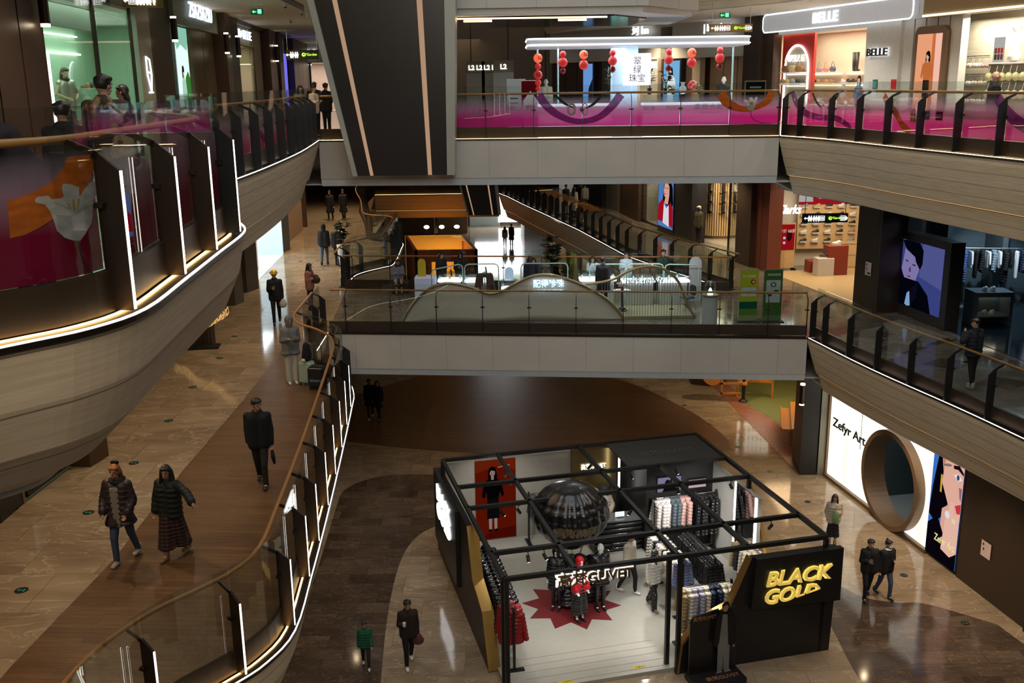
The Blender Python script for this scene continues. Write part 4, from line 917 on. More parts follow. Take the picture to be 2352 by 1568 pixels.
# clothes dummies behind the kiosk are placed with the people below
# elevator lobby with level signs
FE = FXY(56)
clad(FE, 12, 32, -.3, 0, 12, 17, mat('umber_wall', (.13, .10, .07), .6), 'wall_rear', gap=2.1)
for k, (u, w_, l, txt) in enumerate(((1090, .95, 'leftmost pale lift box marked L2', 'L2 L2'), (1124, .95, 'middle pale lift box marked L2', 'L2 L2'), (1151, 1.0, 'right and largest pale lift box marked L2', 'L2'))):
    x = (u - 1176) * 43.2 / 2310 + .25 if k < 2 else (u - 1176) * 41 / 2310 + .25
    T = thing('lift_cabin', l, 'lift', (x, 43 if k < 2 else 41, 12)); bm = bmesh.new(); box(bm, -w_ / 2 * .8, w_ / 2 * .8, 0, 1.2, 0, 2.05); link('body', bm, mat('pale_cabin', (.42, .44, .42), .5), T)
    bm = bmesh.new(); box(bm, -w_ / 2 * .8, w_ / 2 * .8, -.02, 1.2, 2.05, 2.5); link('header', bm, mat('header_bronze', (.2, .17, .1), .4), T)
    text('letters', txt, Matrix.Translation((0, -.04, 2.25)) @ Matrix.Rotation(R(90), 4, 'X'), .26, WHITEL, T, .005, bold=.01)
for (u, v, c, hh, l, asp) in ((1180, 205, (210, 212, 208), 1.75, 'white notice board beside the lift boxes', 1), (1212, 205, (120, 25, 35), 1.7, 'maroon notice board with white arch at the kiosk left end', 0)):
    x = (u - 1176) * 36.5 / 2310 + .22; T = thing('notice_board', l, 'sign', (x, 37.6 + asp, 12)); F_ = FXY(37.6 + asp)
    o = picture('print', F_, 20 + x - .32, 20 + x + .32, 12.0, 12 + hh, .03, [BG(c)] + ([((245, 245, 245), [(.1, 0), (.9, 0), (.9, .6), (.5, .8), (.1, .6)]), ((60, 70, 90), [(.2, .3), (.45, .3), (.45, .5), (.2, .5)]), ((60, 70, 90), [(.55, .3), (.8, .3), (.8, .5), (.55, .5)])] if not asp else [((90, 95, 100), [(.1 + .0, .1 + .1 * j), (.6, .1 + .1 * j), (.6, .13 + .1 * j), (.1, .13 + .1 * j)]) for j in range(7)]), .25, T)
    o.data.transform(Matrix.Translation((-x, -(37.6 + asp), -12)))
    bm = bmesh.new(); box(bm, -.35, .35, .0, .05, 0, hh + .03); link('frame', bm, CHROME, T)

# ---------------- middle level, right side ----------------
FB1 = Fr((10, 43.1), (11.9, 34.2), -1); FB2 = Fr((13.1, 33.1), (14.18, 26.8), -1)
clad(FB1, -.05, 1.35, -.6, .3, 6, 10.3, DARKP, 'wall_right'); clad(FB1, 1.35, 2.6, -.5, .1, 6, 10.3, mat('red_brown_panel', (.17, .05, .032), .4, .4), 'wall_right', gap=.65)
clad(FB1, 3.1, 9.2, -.3, .05, 9.45, 10.3, GREYW, 'wall_right')
# shoe shop interior: back wall with shelves faces the viewer
clad(FXY(42.0), 30.3, 37.5, -.1, 0, 6, 10.2, CREAMW, 'wall_right')
S(FB1.b('floor', 2.6, 9.1, -5, 0, 5.99, 6.012, mat('honey_floor', (.52, .38, .2), .35)))
area('shop_light', (13.2, 38.5, 9.9), (2.6, 3.5), 240, (1, .80, .56)); 
S(FB1.b('ceiling', 2.6, 9.1, -5, 0, 10.0, 10.06, WHITEP))
FS = FXY(41.8)
T = thing('shoe_display_wall', 'oak display board covered with rows of shoes in the bright shoe shop', 'display', (12.9, 41.7, 6)); iv = Matrix.Translation((-12.9, -41.7, -6))
bm = bmesh.new(); FS.box(bm, 31.95, 35.2, 0, .08, 6.75, 9.1); adT(T, iv, 'board', bm, mat('honey_oak', (.58, .40, .2), .5))
o = picture('poster', FS, 31.95, 34.9, 8.6, 9.75, .1, [BG((205, 40, 55)), ((240, 230, 225), [(.0, .1), (.2, .1), (.16, .95), (.0, .9)]), ((190, 60, 90), [(.45, .3), (.6, .35), (.62, .9), (.5, .95)]), ((230, 190, 60), [(.7, .4), (1, .3), (1, .8), (.8, .9)]), ((60, 90, 170), [(.62, .5), (.75, .55), (.72, .7), (.6, .66)]), ((245, 245, 240), circ(.3, .3, .05, .1, 10)), ((245, 245, 240), circ(.3, .7, .05, .08, 10))], .45, T); o.data.transform(iv)
for r_ in range(5):
    for k in range(6):
        bm = bmesh.new(); FS.box(bm, 32.2 + .5 * k - .14, 32.2 + .5 * k + .14, .06, .22, 7.05 + .36 * r_ - .02, 7.05 + .36 * r_); adT(T, iv, 'shelf', bm, WHITEP)
        c = (0, 2, 0, 1, 3, 1, 0, 4)[(r_ * 5 + k * 3) % 8]
        put_shoe((12.2 + .5 * k, 41.66, 7.06 + .36 * r_), math.pi + .2, c, '%s shoe on the oak display board, row %s' % (SHN[c], ('one from the bottom', 'two from the bottom', 'three from the bottom', 'four from the bottom', 'at the top')[r_]), 'shoes on the oak display board, %s row' % ('bottom', 'second', 'third', 'fourth', 'top')[r_], 1.25)
bm = bmesh.new(); FS.box(bm, 35.3, 36.4, 0, .1, 6.1, 9.3); S(link('wall_right', bm, mat('deep_green_wall', (.02, .10, .07), .5)))
sg = signtext('white lit script sign reading Clarks above the red poster stand', 'Clarks', FXY(41.3), 20 + 11.45, 8.45, .52, glow('letter_bright', (1, 1, 1), 3), .04, .95, .06, None)
for v in sg.children[0].data.vertices: v.co.x += .25 * v.co.z
T = thing('poster_stand', 'wooden A-board with a red sale poster under the script sign', 'sign', (11.35, 40.9, 6), .1)
bm = bmesh.new(); box(bm, -.32, .32, 0, .06, .1, 1.95); link('board', bm, mat('pine', (.5, .33, .15), .5), T); bm = bmesh.new(); box(bm, -.34, -.28, -.2, .25, 0, .1); link('foot', bm, BLACKM, T); bm = bmesh.new(); box(bm, .28, .34, -.2, .25, 0, .1); link('foot', bm, BLACKM, T)
pmesh('poster', [(0, [(-.28, .85), (.28, .85), (.28, 1.9), (-.28, 1.9)]), (1, [(-.2, 1.1), (-.1, 1.1), (-.1, 1.2), (-.2, 1.2)]), (1, [(-.2, 1.3), (-.1, 1.3), (-.1, 1.4), (-.2, 1.4)]), (2, circ(.05, 1.45, .12, .25, 12))], Matrix.Translation((0, -.01, 0)) @ Matrix.Rotation(R(90), 4, 'X'), [cmat(lin(190, 30, 40), .5), cmat(lin(240, 230, 220), .6), cmat(lin(90, 25, 30), .3)], T)
text('letters', '7折 88折', Matrix.Translation((0, -.03, 1.62)) @ Matrix.Rotation(R(90), 4, 'X'), .17, WHITEP, T, .002)
for (u, v, w_, h, m, l, nm) in ((1900, 632, .34, .72, mat('plinth_white', (.55, .5, .46), .5), 'pale square plinth carrying a dark shoe in the shoe shop entrance', 'x'), (1913, 628, .42, 1.2, mat('redwood', (.22, .035, .02), .35), 'tall red wood plinth carrying a white shoe', 'y'), (1872, 624, .3, .5, mat('redwood', (.22, .035, .02), .35), 'low red wood plinth left of the pale plinth', 'z')):
    p = {'x': (12.51, 39.71, 6), 'y': (13.02, 39.87, 6), 'z': (12.36, 40.49, 6)}[nm]
    T = thing('plinth', l, 'plinth', p, .1); bm = bmesh.new(); box(bm, -w_, w_, -.25, .25, 0, h); bmesh.ops.bevel(bm, geom=bm.edges[:], offset=.01, affect='EDGES'); link('body', bm, m, T)
    if nm != 'z': put_shoe((p[0], p[1], 6 + h), 3.0, 0 if nm == 'x' else 1, ('black' if nm == 'x' else 'white') + ' shoe standing alone on the ' + ('pale' if nm == 'x' else 'tall red') + ' plinth', 'single shoes on plinths', 1.5)
T = thing('display_rack', 'light wood shelf rack with shoes at the right of the shoe shop', 'shelf', (14.14, 41.76, 6), -.1)
for z in (.05, .55, 1.0): bm = bmesh.new(); box(bm, -.45, .45, -.7, .7, z, z + .04); link('shelf', bm, mat('honey_oak', (.58, .40, .2), .5), T)
bm = bmesh.new(); box(bm, -.45, .45, .66, .7, 0, 1.04); link('side_panel', bm, mat('honey_oak', (.58, .40, .2), .5), T); bm = bmesh.new(); box(bm, -.45, .45, -.7, -.66, 0, 1.04); link('side_panel', bm, mat('honey_oak', (.58, .40, .2), .5), T)
# dark pillar block, then the dark blue shop
clad(FB1, 9.05, 10.5, -1.6, .0, 6, 10.3, DARKP, 'wall_right'); bm = bmesh.new(); prism(bm, [(12.15, 33.0), (13.1, 33.1), (13.3, 34.6), (12.3, 34.6)], 6, 10.3); S(link('wall_right', bm, mat('dark_navy_panel', (.03, .03, .036), .4, .3)))
T = thing('notice_plate', 'white paper notice on the dark pillar block left of the dark blue shop', 'sign', FB1.P(9.9, .02, 7.4)); o = picture('print', FB1, 9.72, 10.08, 7.2, 7.65, .02, [BG((215, 200, 200)), ((60, 50, 50), [(.15, .7), (.3, .7), (.3, .85), (.15, .85)]), ((60, 50, 50), [(.2, .4), (.35, .4), (.35, .55), (.2, .55)]), ((60, 50, 50), [(.4, .1), (.9, .1), (.9, .25), (.4, .25)])], 0, T); o.data.transform(Matrix.Translation(-Vector(FB1.P(9.9, .02, 7.4))))
SLATE = travertine('slate_blue', (.085, .12, .14), 0, 0, .35); NAVY = mat('navy_dark', (.012, .02, .026), .25)
clad(FB2, -.1, .25, -.4, .1, 6, 10.3, BLACKM, 'wall_right'); clad(FB2, -.1, 9, -.3, .1, 9.35, 10.3, BLACKM, 'wall_right')
S(FB2.b('floor', 0, 9, -6, 0, 5.99, 6.015, mat('gloss_navy_floor', (.01, .02, .027), .12))); S(FB2.b('ceiling', 0, 9, -6, 0, 9.9, 9.96, NAVY))
clad(FXY(34.9), 33.0, 40, -.1, 0, 6, 10, SLATE, 'wall_right')
for x0 in (14.7, 16.6, 18.5):
    bm = bmesh.new(); box(bm, x0, x0 + .18, 33.6, 34.9, 6, 9.6); S(link('wall_right', bm, mat('slate_fin', (.06, .08, .09), .4)))
area('shop_light', (16.2, 31.8, 9.8), (3, 1.5), 75, (.62, .82, 1)); spot('shop_spot', (16, 32.2, 9.6), (16.4, 33.9, 7.3), 260, (.8, .93, 1), 70)
# portrait screen in its free-standing frame
T = thing('led_screen', 'large tilted-frame portrait screen of a person in black with a white tie', 'screen', FB2.P(1.3, .1, 6)); iv = Matrix.Translation(-Vector(FB2.P(1.3, .1, 6)))
bm = bmesh.new(); FB2.box(bm, -.05, 2.75, -.35, .12, 6.02, 8.75); adT(T, iv, 'frame', bm, mat('charcoal_frame', (.035, .035, .038), .45))
lay = [BG((70, 80, 150)), ((95, 102, 165), [(.45, .5), (1, .4), (1, 1), (.5, 1)]), ((150, 140, 200), [(.02, .55), (.08, .9), (.3, .95), (.45, .8), (.45, .6), (.38, .42), (.3, .3), (.18, .36), (.06, .45)]),
    ((14, 14, 26), [(.0, .98), (.1, .86), (.3, .84), (.36, .7), (.42, .68), (.47, .6), (.52, .7), (.52, .9), (.42, 1), (.1, 1)]), ((12, 12, 24), [(0, .55), (.1, .42), (.2, .24), (.3, .3), (.46, .42), (.7, .26), (.8, .0), (0, 0)]), ((22, 22, 40), [(.3, .3), (.46, .42), (.42, .16), (.28, .0), (.22, .0)]),
    ((150, 190, 240), [(.2, .2), (.26, .24), (.28, .12), (.3, .02), (.22, .0), (.16, .02)]), ((90, 60, 110), [(.2, .56), (.24, .62), (.26, .54), (.23, .52)]), ((60, 40, 70), [(.1, .7), (.18, .69), (.18, .67), (.11, .68)]), ((60, 40, 70), [(.28, .66), (.37, .66), (.36, .64), (.29, .64)]), ((130, 50, 80), [(.17, .46), (.27, .475), (.25, .45), (.2, .445)])]
o = picture('screen', FB2, .1, 2.45, 6.35, 8.5, .13, lay, .62, T); o.data.transform(iv)
# ---------------- far right of the middle level ----------------
FF = Fr((9.96, 43.1), (7.0, 58.5), 1)
room(FF, .1, 9.8, 6, 10.18, 4.5, mat('putty_wall', (.40, .36, .30), .6), mat('sand_floor', (.42, .36, .28), .3), WHITEP, (330, (1, .88, .7)), 'right')
pane(FF, .15, 1.3, 6.05, 10.3, .05)
T = thing('slatted_display', 'curved wall of light wooden slats carrying boots and shoes', 'display', FF.P(7.2, -1.9, 6)); iv = Matrix.Translation(-Vector(FF.P(7.2, -1.9, 6)))
bm = bmesh.new(); bb = bmesh.new()
cc = FF.P(7.2, -1.9, 6)
for k in range(26):
    a = R(180 + k * 6.4); x, y = cc.x + 1.05 * math.cos(a), cc.y + 1.05 * math.sin(a)
    box(bm, x - .035, x + .035, y - .05, y + .05, 6.15, 9.9)
lathe(bb, [(1.0, 6.02), (1.0, 9.95)], 40, None, (cc.x, cc.y)); adT(T, iv, 'core', bb, mat('amber_core', (.30, .18, .07), .5))
adT(T, iv, 'slats', bm, mat('light_ash', (.70, .48, .24), .45)); T.children[-1]['kind'] = 'stuff'
spot('shop_spot', (cc.x - 1.5, cc.y - 3.0, 9.9), (cc.x - .3, cc.y - 1.2, 7.5), 220, (1, .8, .5), 60)
for r_ in range(4):
    for k in range(3):
        a = R(235 + k * 32); p = (cc.x + 1.16 * math.cos(a), cc.y + 1.16 * math.sin(a), 7.3 + .5 * r_)
        t = thing('boot', 'boot on the slatted wooden wall, %s row' % ('lowest', 'second', 'third', 'top')[r_], 'boot', p, -1.0, 'boots on the slatted wall, %s row' % ('lowest', 'second', 'third', 'top')[r_])
        bm = bmesh.new(); cap(bm, (0, 0, .1), (0, 0, .32), .07, .075, 8); cap(bm, (0, 0, .06), (.18, 0, .05), .06, .045, 8); link('shaft', bm, SHCOL[0 if k < 2 else 1] if r_ > 1 else SHCOL[0], t, True)
        bm = bmesh.new(); box(bm, -.14, .26, -.12, .12, -.02, 0); link('bracket', bm, CHROME, t)
clad(FF, 5.2, 7.6, -.4, .3, 6, 10.3, BLACKM, 'wall_right')
T = thing('led_screen', 'tall lit poster of a smiling woman in a red jacket and white top', 'screen', FF.P(8.3, .35, 6)); iv = Matrix.Translation(-Vector(FF.P(8.3, .35, 6)))
bm = bmesh.new(); FF.box(bm, 7.6, 9.95, -.4, .34, 6.02, 10.2); adT(T, iv, 'housing', bm, BLACKM)
lay = [BG((80, 130, 200)), ((20, 16, 18), [(.3, .5), (.36, .8), (.5, .95), (.75, .97), (.95, .8), (1, .5), (.92, .4), (.7, .4)]), ((228, 170, 150), [(.36, .72), (.44, .86), (.62, .88), (.74, .8), (.74, .64), (.66, .56), (.66, .46), (.4, .46), (.48, .58), (.38, .62)]),
    ((175, 22, 40), [(0, .1), (.02, .42), (.3, .54), (.42, .48), (.36, .1)]), ((175, 22, 40), [(.72, .08), (.7, .44), (.84, .52), (1, .4), (1, .04)]), ((232, 232, 242), [(.34, .08), (.4, .46), (.56, .38), (.72, .46), (.76, .04)]), ((180, 60, 70), [(.4, .655), (.5, .66), (.48, .635), (.42, .63)]), ((40, 25, 25), [(.42, .765), (.5, .77), (.5, .755), (.43, .755)]), ((40, 25, 25), [(.58, .775), (.68, .775), (.67, .76), (.59, .76)])]
o = picture('screen', FF, 7.65, 9.88, 6.3, 8.95, .345, lay, .8, T); o.data.transform(iv)
pane(FF, 10.0, 13.4, 6.05, 10.3, .05)
clad(FF, 13.4, 15.2, -.2, .3, 6, 10.3, BRP, 'wall_right'); clad(FF, 15.2, 17.2, -.2, .2, 6, 10.3, BRP, 'wall_right')
room(FF, 10.0, 13.4, 6, 10.18, 3.0, mat('putty_wall', (.40, .36, .30), .6), mat('sand_floor', (.42, .36, .28), .3), WHITEP, (120, (1, .88, .7)), 'right')
clad(FF, 17.2, 20.6, -.3, .05, 6, 10.3, marble('grey_stone_wall', (.25, .22, .18), (.33, .3, .25), (.4, .36, .3), .3, (3, 2), .1), 'wall_right')
T = thing('led_screen', 'pale cyan lit screen high on the grey stone wall', 'screen', FF.P(18.2, .1, 8.3)); iv = Matrix.Translation(-Vector(FF.P(18.2, .1, 8.3)))
bm = bmesh.new(); FF.box(bm, 17.3, 19.8, .03, .1, 8.0, 9.9); adT(T, iv, 'housing', bm, CHROME); o = picture('screen', FF, 17.35, 19.75, 8.05, 9.85, .11, [BG((190, 232, 235)), ((140, 190, 195), [(.2, .2), (.3, .2), (.3, .5), (.2, .5)])], 1.2, T); o.data.transform(iv)
clad(FF, 20.6, 23.4, -.5, .3, 6, 10.3, mat('dark_slate', (.05, .05, .05), .4), 'wall_right')
clad(FF, 23.4, 36, -.6, -.1, 6, 10.3, mat('umber_wall', (.13, .10, .07), .6), 'wall_right', gap=1.2)
T = thing('curtain', 'bright white pleated curtain wall far on the middle level', 'curtain', FF.P(29.5, .2, 6)); iv = Matrix.Translation(-Vector(FF.P(29.5, .2, 6)))
bm = bmesh.new(); pr = [FF.P(28 + .12 * k, .25 + .07 * (k % 2), 6.02) for k in range(34)]
A_ = [bm.verts.new(p) for p in pr]; B_ = [bm.verts.new(p + Vector((0, 0, 4.2))) for p in pr]
for k in range(33): bm.faces.new((A_[k], A_[k + 1], B_[k + 1], B_[k]))
adT(T, iv, 'cloth', bm, mat('white_curtain', (.75, .74, .70), .7)); spot('shop_spot', FF.P(29, 2.5, 10.1), FF.P(29.5, .2, 7.5), 260, (1, .95, .88), 80)
# far end wall of the middle level
clad(FXY(104), 8, 30, 0, .2, 6, 12, mat('umber_wall', (.13, .10, .07), .6), 'wall_rear')

# ---------------- floor A: right side ----------------
FZ = Fr((11.08, 33.44), (12.48, 25.89), -1)
bm = bmesh.new(); prism(bm, [(10.16, 33.45), (10.75, 33.45), (11.0, 34.9), (10.3, 34.9)], 0, 4.3); S(link('wall_right', bm, BLACKM))
bm = bmesh.new(); prism(bm, [(10.78, 33.4), (11.05, 33.4), (11.3, 34.9), (11.0, 34.9)], 0, 4.3); S(link('wall_right', bm, mat('warm_steel', (.25, .24, .20), .4, .5)))
lamp2(Fr((10.05, 33.6), (10.5, 33.4), 1), .1, 2.62, 3.4, .05 if False else -.12, 'dark cylinder lamp glowing at both ends on the ground floor pillar', .09)
# lit white shop wall with a round moon gate
T = thing('lit_wall', 'glowing white translucent shop wall around the round gate', 'wall panel', FZ.P(3, 0, 0)); iv = Matrix.Translation(-Vector(FZ.P(3, 0, 0)))
rc = (4.36, 1.56, 1.42)
out = [(0.12, .15), (0.12, 3.9), (6.2, 3.9), (6.2, .15)]
def ringpts(r, n=36): return [(rc[0] + r * math.cos(2 * math.pi * k / n), rc[1] + r * math.sin(2 * math.pi * k / n)) for k in range(n)]
LW = bpy.data.materials.new('lit_white_wall'); LW.use_nodes = True; N, L = nt(LW); b_ = N['Principled BSDF']; b_.inputs['Base Color'].default_value = (.8, .8, .74, 1)
sp = N.new('ShaderNodeSeparateXYZ'); L.new(geo(N), sp.inputs[0]); mw = N.new('ShaderNodeTexNoise'); mw.inputs['Scale'].default_value = 1
cm = N.new('ShaderNodeCombineXYZ'); L.new(math_(N, L, 'MULTIPLY', sp.outputs[1], 1.1), cm.inputs[1]); L.new(cm.outputs[0], mw.inputs['Vector'])
rg = N.new('ShaderNodeMapRange'); L.new(mw.outputs['Fac'], rg.inputs[0]); rg.inputs[1].default_value = .35; rg.inputs[2].default_value = .65; rg.inputs[3].default_value = .85; rg.inputs[4].default_value = 1.35
b_.inputs['Emission Color'].default_value = (1, 1, .90, 1); L.new(rg.outputs[0], b_.inputs['Emission Strength'])
bm = bmesh.new(); n = 36; ri = ringpts(1.5); ro = []
for k in range(n):
    a = 2 * math.pi * k / n; dx, dy = math.cos(a), math.sin(a); ts = []
    if dx > 1e-6: ts.append((6.2 - rc[0]) / dx)
    if dx < -1e-6: ts.append((.12 - rc[0]) / dx)
    if dy > 1e-6: ts.append((3.9 - rc[1]) / dy)
    if dy < -1e-6: ts.append((.08 - rc[1]) / dy)
    t_ = min(ts); ro.append((rc[0] + dx * t_, rc[1] + dy * t_))
A_ = [bm.verts.new(FZ.P(x, 0, z)) for x, z in ri]; B_ = [bm.verts.new(FZ.P(x, 0, z)) for x, z in ro]
for k in range(n): bm.faces.new((A_[k], A_[(k + 1) % n], B_[(k + 1) % n], B_[k]))
for cx, cz in ((.12, .08), (.12, 3.9), (6.2, .08), (6.2, 3.9)):
    near = sorted(range(n), key=lambda k: (ro[k][0] - cx) ** 2 + (ro[k][1] - cz) ** 2)[:2]
    if abs(near[0] - near[1]) in (1, n - 1): bm.faces.new((B_[near[0]], B_[near[1]], bm.verts.new(FZ.P(cx, 0, cz))))
ex_ = bmesh.ops.extrude_face_region(bm, geom=bm.faces[:]); off = Vector(FZ.P(0, -.06, 0)) - Vector(FZ.P(0, 0, 0)); bmesh.ops.translate(bm, vec=off, verts=[v for v in ex_['geom'] if isinstance(v, bmesh.types.BMVert)])
adT(T, iv, 'panel', bm, LW)
bm = bmesh.new(); FZ.box(bm, -.05, 6.3, -.08, .12, 0, .12); FZ.box(bm, -.05, .12, -.08, .08, 0, 4); adT(T, iv, 'base_trim', bm, mat('bronze_frame', (.20, .13, .075), .4, .4))
T2 = thing('moon_gate', 'round bronze door ring set in the glowing white wall', 'door frame', FZ.P(rc[0], 0, 0)); iv2 = Matrix.Translation(-Vector(FZ.P(rc[0], 0, 0)))
bm = bmesh.new(); n = 56; R4 = []
for k in range(n):
    a = 2 * math.pi * k / n
    R4.append([bm.verts.new(FZ.P(rc[0] + r_ * math.cos(a), d, rc[1] + r_ * math.sin(a))) for r_, d in ((1.42, -.45), (1.42, .28), (1.58, .28), (1.58, -.02))])
for k in range(n):
    A, B = R4[k], R4[(k + 1) % n]
    for j in range(3): bm.faces.new((A[j], B[j], B[j + 1], A[j + 1]))
adT(T2, iv2, 'ring', bm, mat('bronze_frame', (.20, .13, .075), .4, .4))
signtext('black serif lettering Zefyr Art on the glowing white wall', 'Zefyr Art', FZ, 1.42, 2.12, .44, BLACK, .012, 2.15, .03, None)
room(FZ, 2.2, 6.2, .0, 3.9, 4.5, mat('teal_dark_wall', (.02, .032, .034), .6), mat('grey_carpet', (.13, .16, .17), .9), NAVY, (35, (.75, .88, 1)), 'right')
T3 = thing('display_table', 'thin-legged dark table inside the round gate', 'table', FZ.P(4.9, -2.4, .012), FZ.ang)
bm = bmesh.new(); box(bm, -.8, .8, -.3, .3, .95, 1.0); link('table_top', bm, BLACKM, T3)
for sx in (-.75, .75):
    for sy in (-.26, .26): bm = bmesh.new(); tube(bm, [(sx, sy, 0), (sx, sy, .95)], .02, 6); link('leg', bm, BLACKM, T3)
T = thing('led_screen', 'large lit beauty poster of half a face with gold earring and rings', 'screen', FZ.P(7, .05, 0)); iv = Matrix.Translation(-Vector(FZ.P(7, .05, 0)))
bm = bmesh.new(); FZ.box(bm, 6.25, 7.75, -.2, .06, .1, 4.0); adT(T, iv, 'housing', bm, BLACKM)
lay = [BG((60, 120, 205)), ((18, 14, 22), [(0, .32), (.05, .55), (.2, .9), (.35, 1), (.65, 1), (.6, .5), (.4, .34), (.2, .28)]), ((236, 180, 160), [(.34, .62), (.4, .9), (.55, 1), (1, .9), (1, .4), (.8, .38), (.62, .46)]), ((205, 140, 120), [(.3, .78), (.26, .86), (.32, .92), (.38, .84), (.36, .7)]),
    ((230, 172, 150), [(.4, .18), (.42, .42), (.62, .48), (.8, .36), (.85, .2)]), ((16, 16, 24), [(0, 0), (0, .24), (.3, .34), (.5, .12), (.8, .1), (1, .3), (1, 0)]), ((240, 190, 170), [(.5, .1), (.55, .34), (.7, .52), (.78, .52), (.8, .42), (1, .46), (1, .14), (.8, .08)]), ((205, 60, 70), [(.82, .5), (1, .54), (1, .46), (.9, .45)]),
    ((30, 20, 28), [(.66, .8), (.85, .82), (1, .78), (1, .76), (.82, .785), (.68, .775)]), ((245, 240, 240), [(.7, .73), (.85, .755), (.97, .72), (.84, .7)]), ((50, 70, 120), circ(.84, .727, .045, .022, 10)), ((214, 170, 60), [(.3, .68), (.36, .68), (.37, .54), (.31, .54)]), ((235, 235, 245), circ(.62, .4, .08, .03, 8)), ((235, 225, 180), circ(.84, .38, .06, .02, 8)), ((150, 110, 120), [(.9, .66), (1, .66), (1, .56), (.95, .58)])]
o = picture('screen', FZ, 6.28, 7.7, .12, 3.9, .07, lay, .85, T); o.data.transform(iv)
signtext('pale gold lettering Zefyr A on the beauty poster', 'Zefyr Art', FZ, 7.15, .75, .3, mat('pale_gold_letters', (.75, .7, .35), .5, 0, (.75, .7, .4), .5), .006, .95, .1, None)
clad(FZ, 7.75, 10.7, -1.0, .05, 0, 4.3, DARKP, 'wall_right'); clad(FZ, 10.7, 20, -1.2, .15, 0, 4.3, BLACKM, 'wall_right')
T = thing('notice_plate', 'white paper notice low on the ground floor dark pillar', 'sign', FZ.P(8.9, .07, 1.3)); o = picture('print', FZ, 8.7, 9.1, 1.15, 1.6, .07, [BG((225, 205, 205)), ((60, 50, 50), [(.15, .7), (.3, .7), (.3, .85), (.15, .85)]), ((60, 50, 50), [(.2, .4), (.35, .4), (.35, .55), (.2, .55)])], 0, T); o.data.transform(Matrix.Translation(-Vector(FZ.P(8.9, .07, 1.3))))
# orange shop beyond the pillar
TERR = planks('terracotta_tiles', (.30, .115, .07), (.36, .15, .09), .35, 0.1, .34, .2, .012)
flr('floor', [(10.18, 33.55, 0)[:2], (11.29, 37.52, 0)[:2], (10.18, 41.13, 0)[:2], (9.9, 47), (9.35, 47), (9.22, 44.04, 0)[:2]], .008, TERR, .004)
flr('floor', [(11.34, 37.52, 0)[:2], (10.19, 41.74, 0)[:2], (10.6, 47), (20, 47), (20, 34)], .006, mat('moss_floor', (.16, .20, .065), .5), .004)
clad(FXY(46.0), 29.6, 38, 0, .2, 0, 4.3, mat('amber_wall', (.42, .20, .05), .5), 'wall_right')
area('shop_light', (12.4, 39.5, 3.9), (2.5, 5), 190, (1, .66, .34))
bm = bmesh.new(); prism(bm, [(8.3, 44.6), (9.1, 44.2), (9.3, 47), (8.4, 47)], 0, 4.2); S(link('wall_right', bm, DARKP)); bm = bmesh.new(); prism(bm, [(9.15, 44.6), (9.9, 44.5), (10, 47), (9.3, 47)], 0, 4.2); S(link('wall_right', bm, BRP2))
ORW = mat('orange_wood', (.50, .21, .05), .4)
T = thing('display_table', 'solid orange wood table with drawer holding bags in the ground floor shop', 'table', (11.9, 37.3, 0), -.25)
bm = bmesh.new(); box(bm, -1.0, 1.0, -1.7, 1.7, .78, .86); link('table_top', bm, ORW, T)
for sx in (-.85, .85):
    for sy in (-1.5, 1.5): bm = bmesh.new(); box(bm, sx - .08, sx + .08, sy - .08, sy + .08, 0, .78); link('leg', bm, ORW, T)
bm = bmesh.new(); box(bm, -1.35, -1.0, -1.3, 1.3, .62, .7); box(bm, -1.38, -1.34, -1.3, 1.3, .62, .76); link('drawer', bm, ORW, T)
for k in range(9):
    o = dup(tan); o['label'] = 'dark bronze handbag standing on the orange wood table'; o['group'] = 'bags on the orange wood table'; o.location = (11.45 + .33 * (k % 3), 36.3 + .6 * (k // 3) + .1 * (k % 2), .86); o.rotation_euler = (0, 0, k * .7); o.scale = (.9, 1.2, 1 + .15 * (k % 2))
    for ch in o.children: setmat(ch, mat('leather_bronze' if k % 3 else 'leather_grey', (.12, .075, .05) if k % 3 else (.28, .28, .32), .3))
T = thing('display_case', 'orange wood frame around a bright back-lit jewellery board', 'display', (10.6, 42.8, 0), 0); F_ = Fr((9.95, 42.8), (11.6, 42.5), -1); iv = Matrix.Translation((-10.6, -42.8, 0))
bm = bmesh.new()
for a, b, c, d in ((0, .1, .0, 2.7), (1.5, 1.6, .0, 2.7), (0, 1.6, .7, .8), (0, 1.6, 2.6, 2.7)): F_.box(bm, a, b, 0, .2, c, d)
adT(T, iv, 'frame', bm, ORW); o = picture('lit_board', F_, .1, 1.5, 1.15, 2.6, .1, [BG((255, 246, 222))] + [((60, 50, 40), circ(.12 + .13 * k, .25 + .3 * j, .03, .05, 8)) for k in range(7) for j in range(3)], 1.6, T); o.data.transform(iv)
T = thing('room_divider', 'orange wood ladder frame on a black post left of the jewellery board', 'display', (10.08, 41.93, 0)); bm = bmesh.new(); lathe(bm, [(.2, 0), (.2, .04), (.09, .12), (.075, .2), (.075, 2.6)], 14); link('post', bm, BLACKM, T)
for z in (.75, 1.35, 1.7, 2.1): bm = bmesh.new(); lathe(bm, [(.13, z), (.16, z + .06), (.13, z + .16)], 14); link('collar', bm, ORW, T)
bm = bmesh.new()
for z in (.35, .8, 1.35, 1.9): box(bm, -1.0, -.1, -.03, .03, z, z + .08)
box(bm, -1.0, -.92, -.03, .03, .3, 2.4); link('ladder', bm, ORW, T)
bm = bmesh.new(); plate(bm, [(-1.35 + .55 * math.cos(a), 0, 1.5 + .75 * math.sin(a)) for a in [2 * math.pi * k / 20 for k in range(20)]], (0, .06, 0)); link('disc', bm, ORW, T)

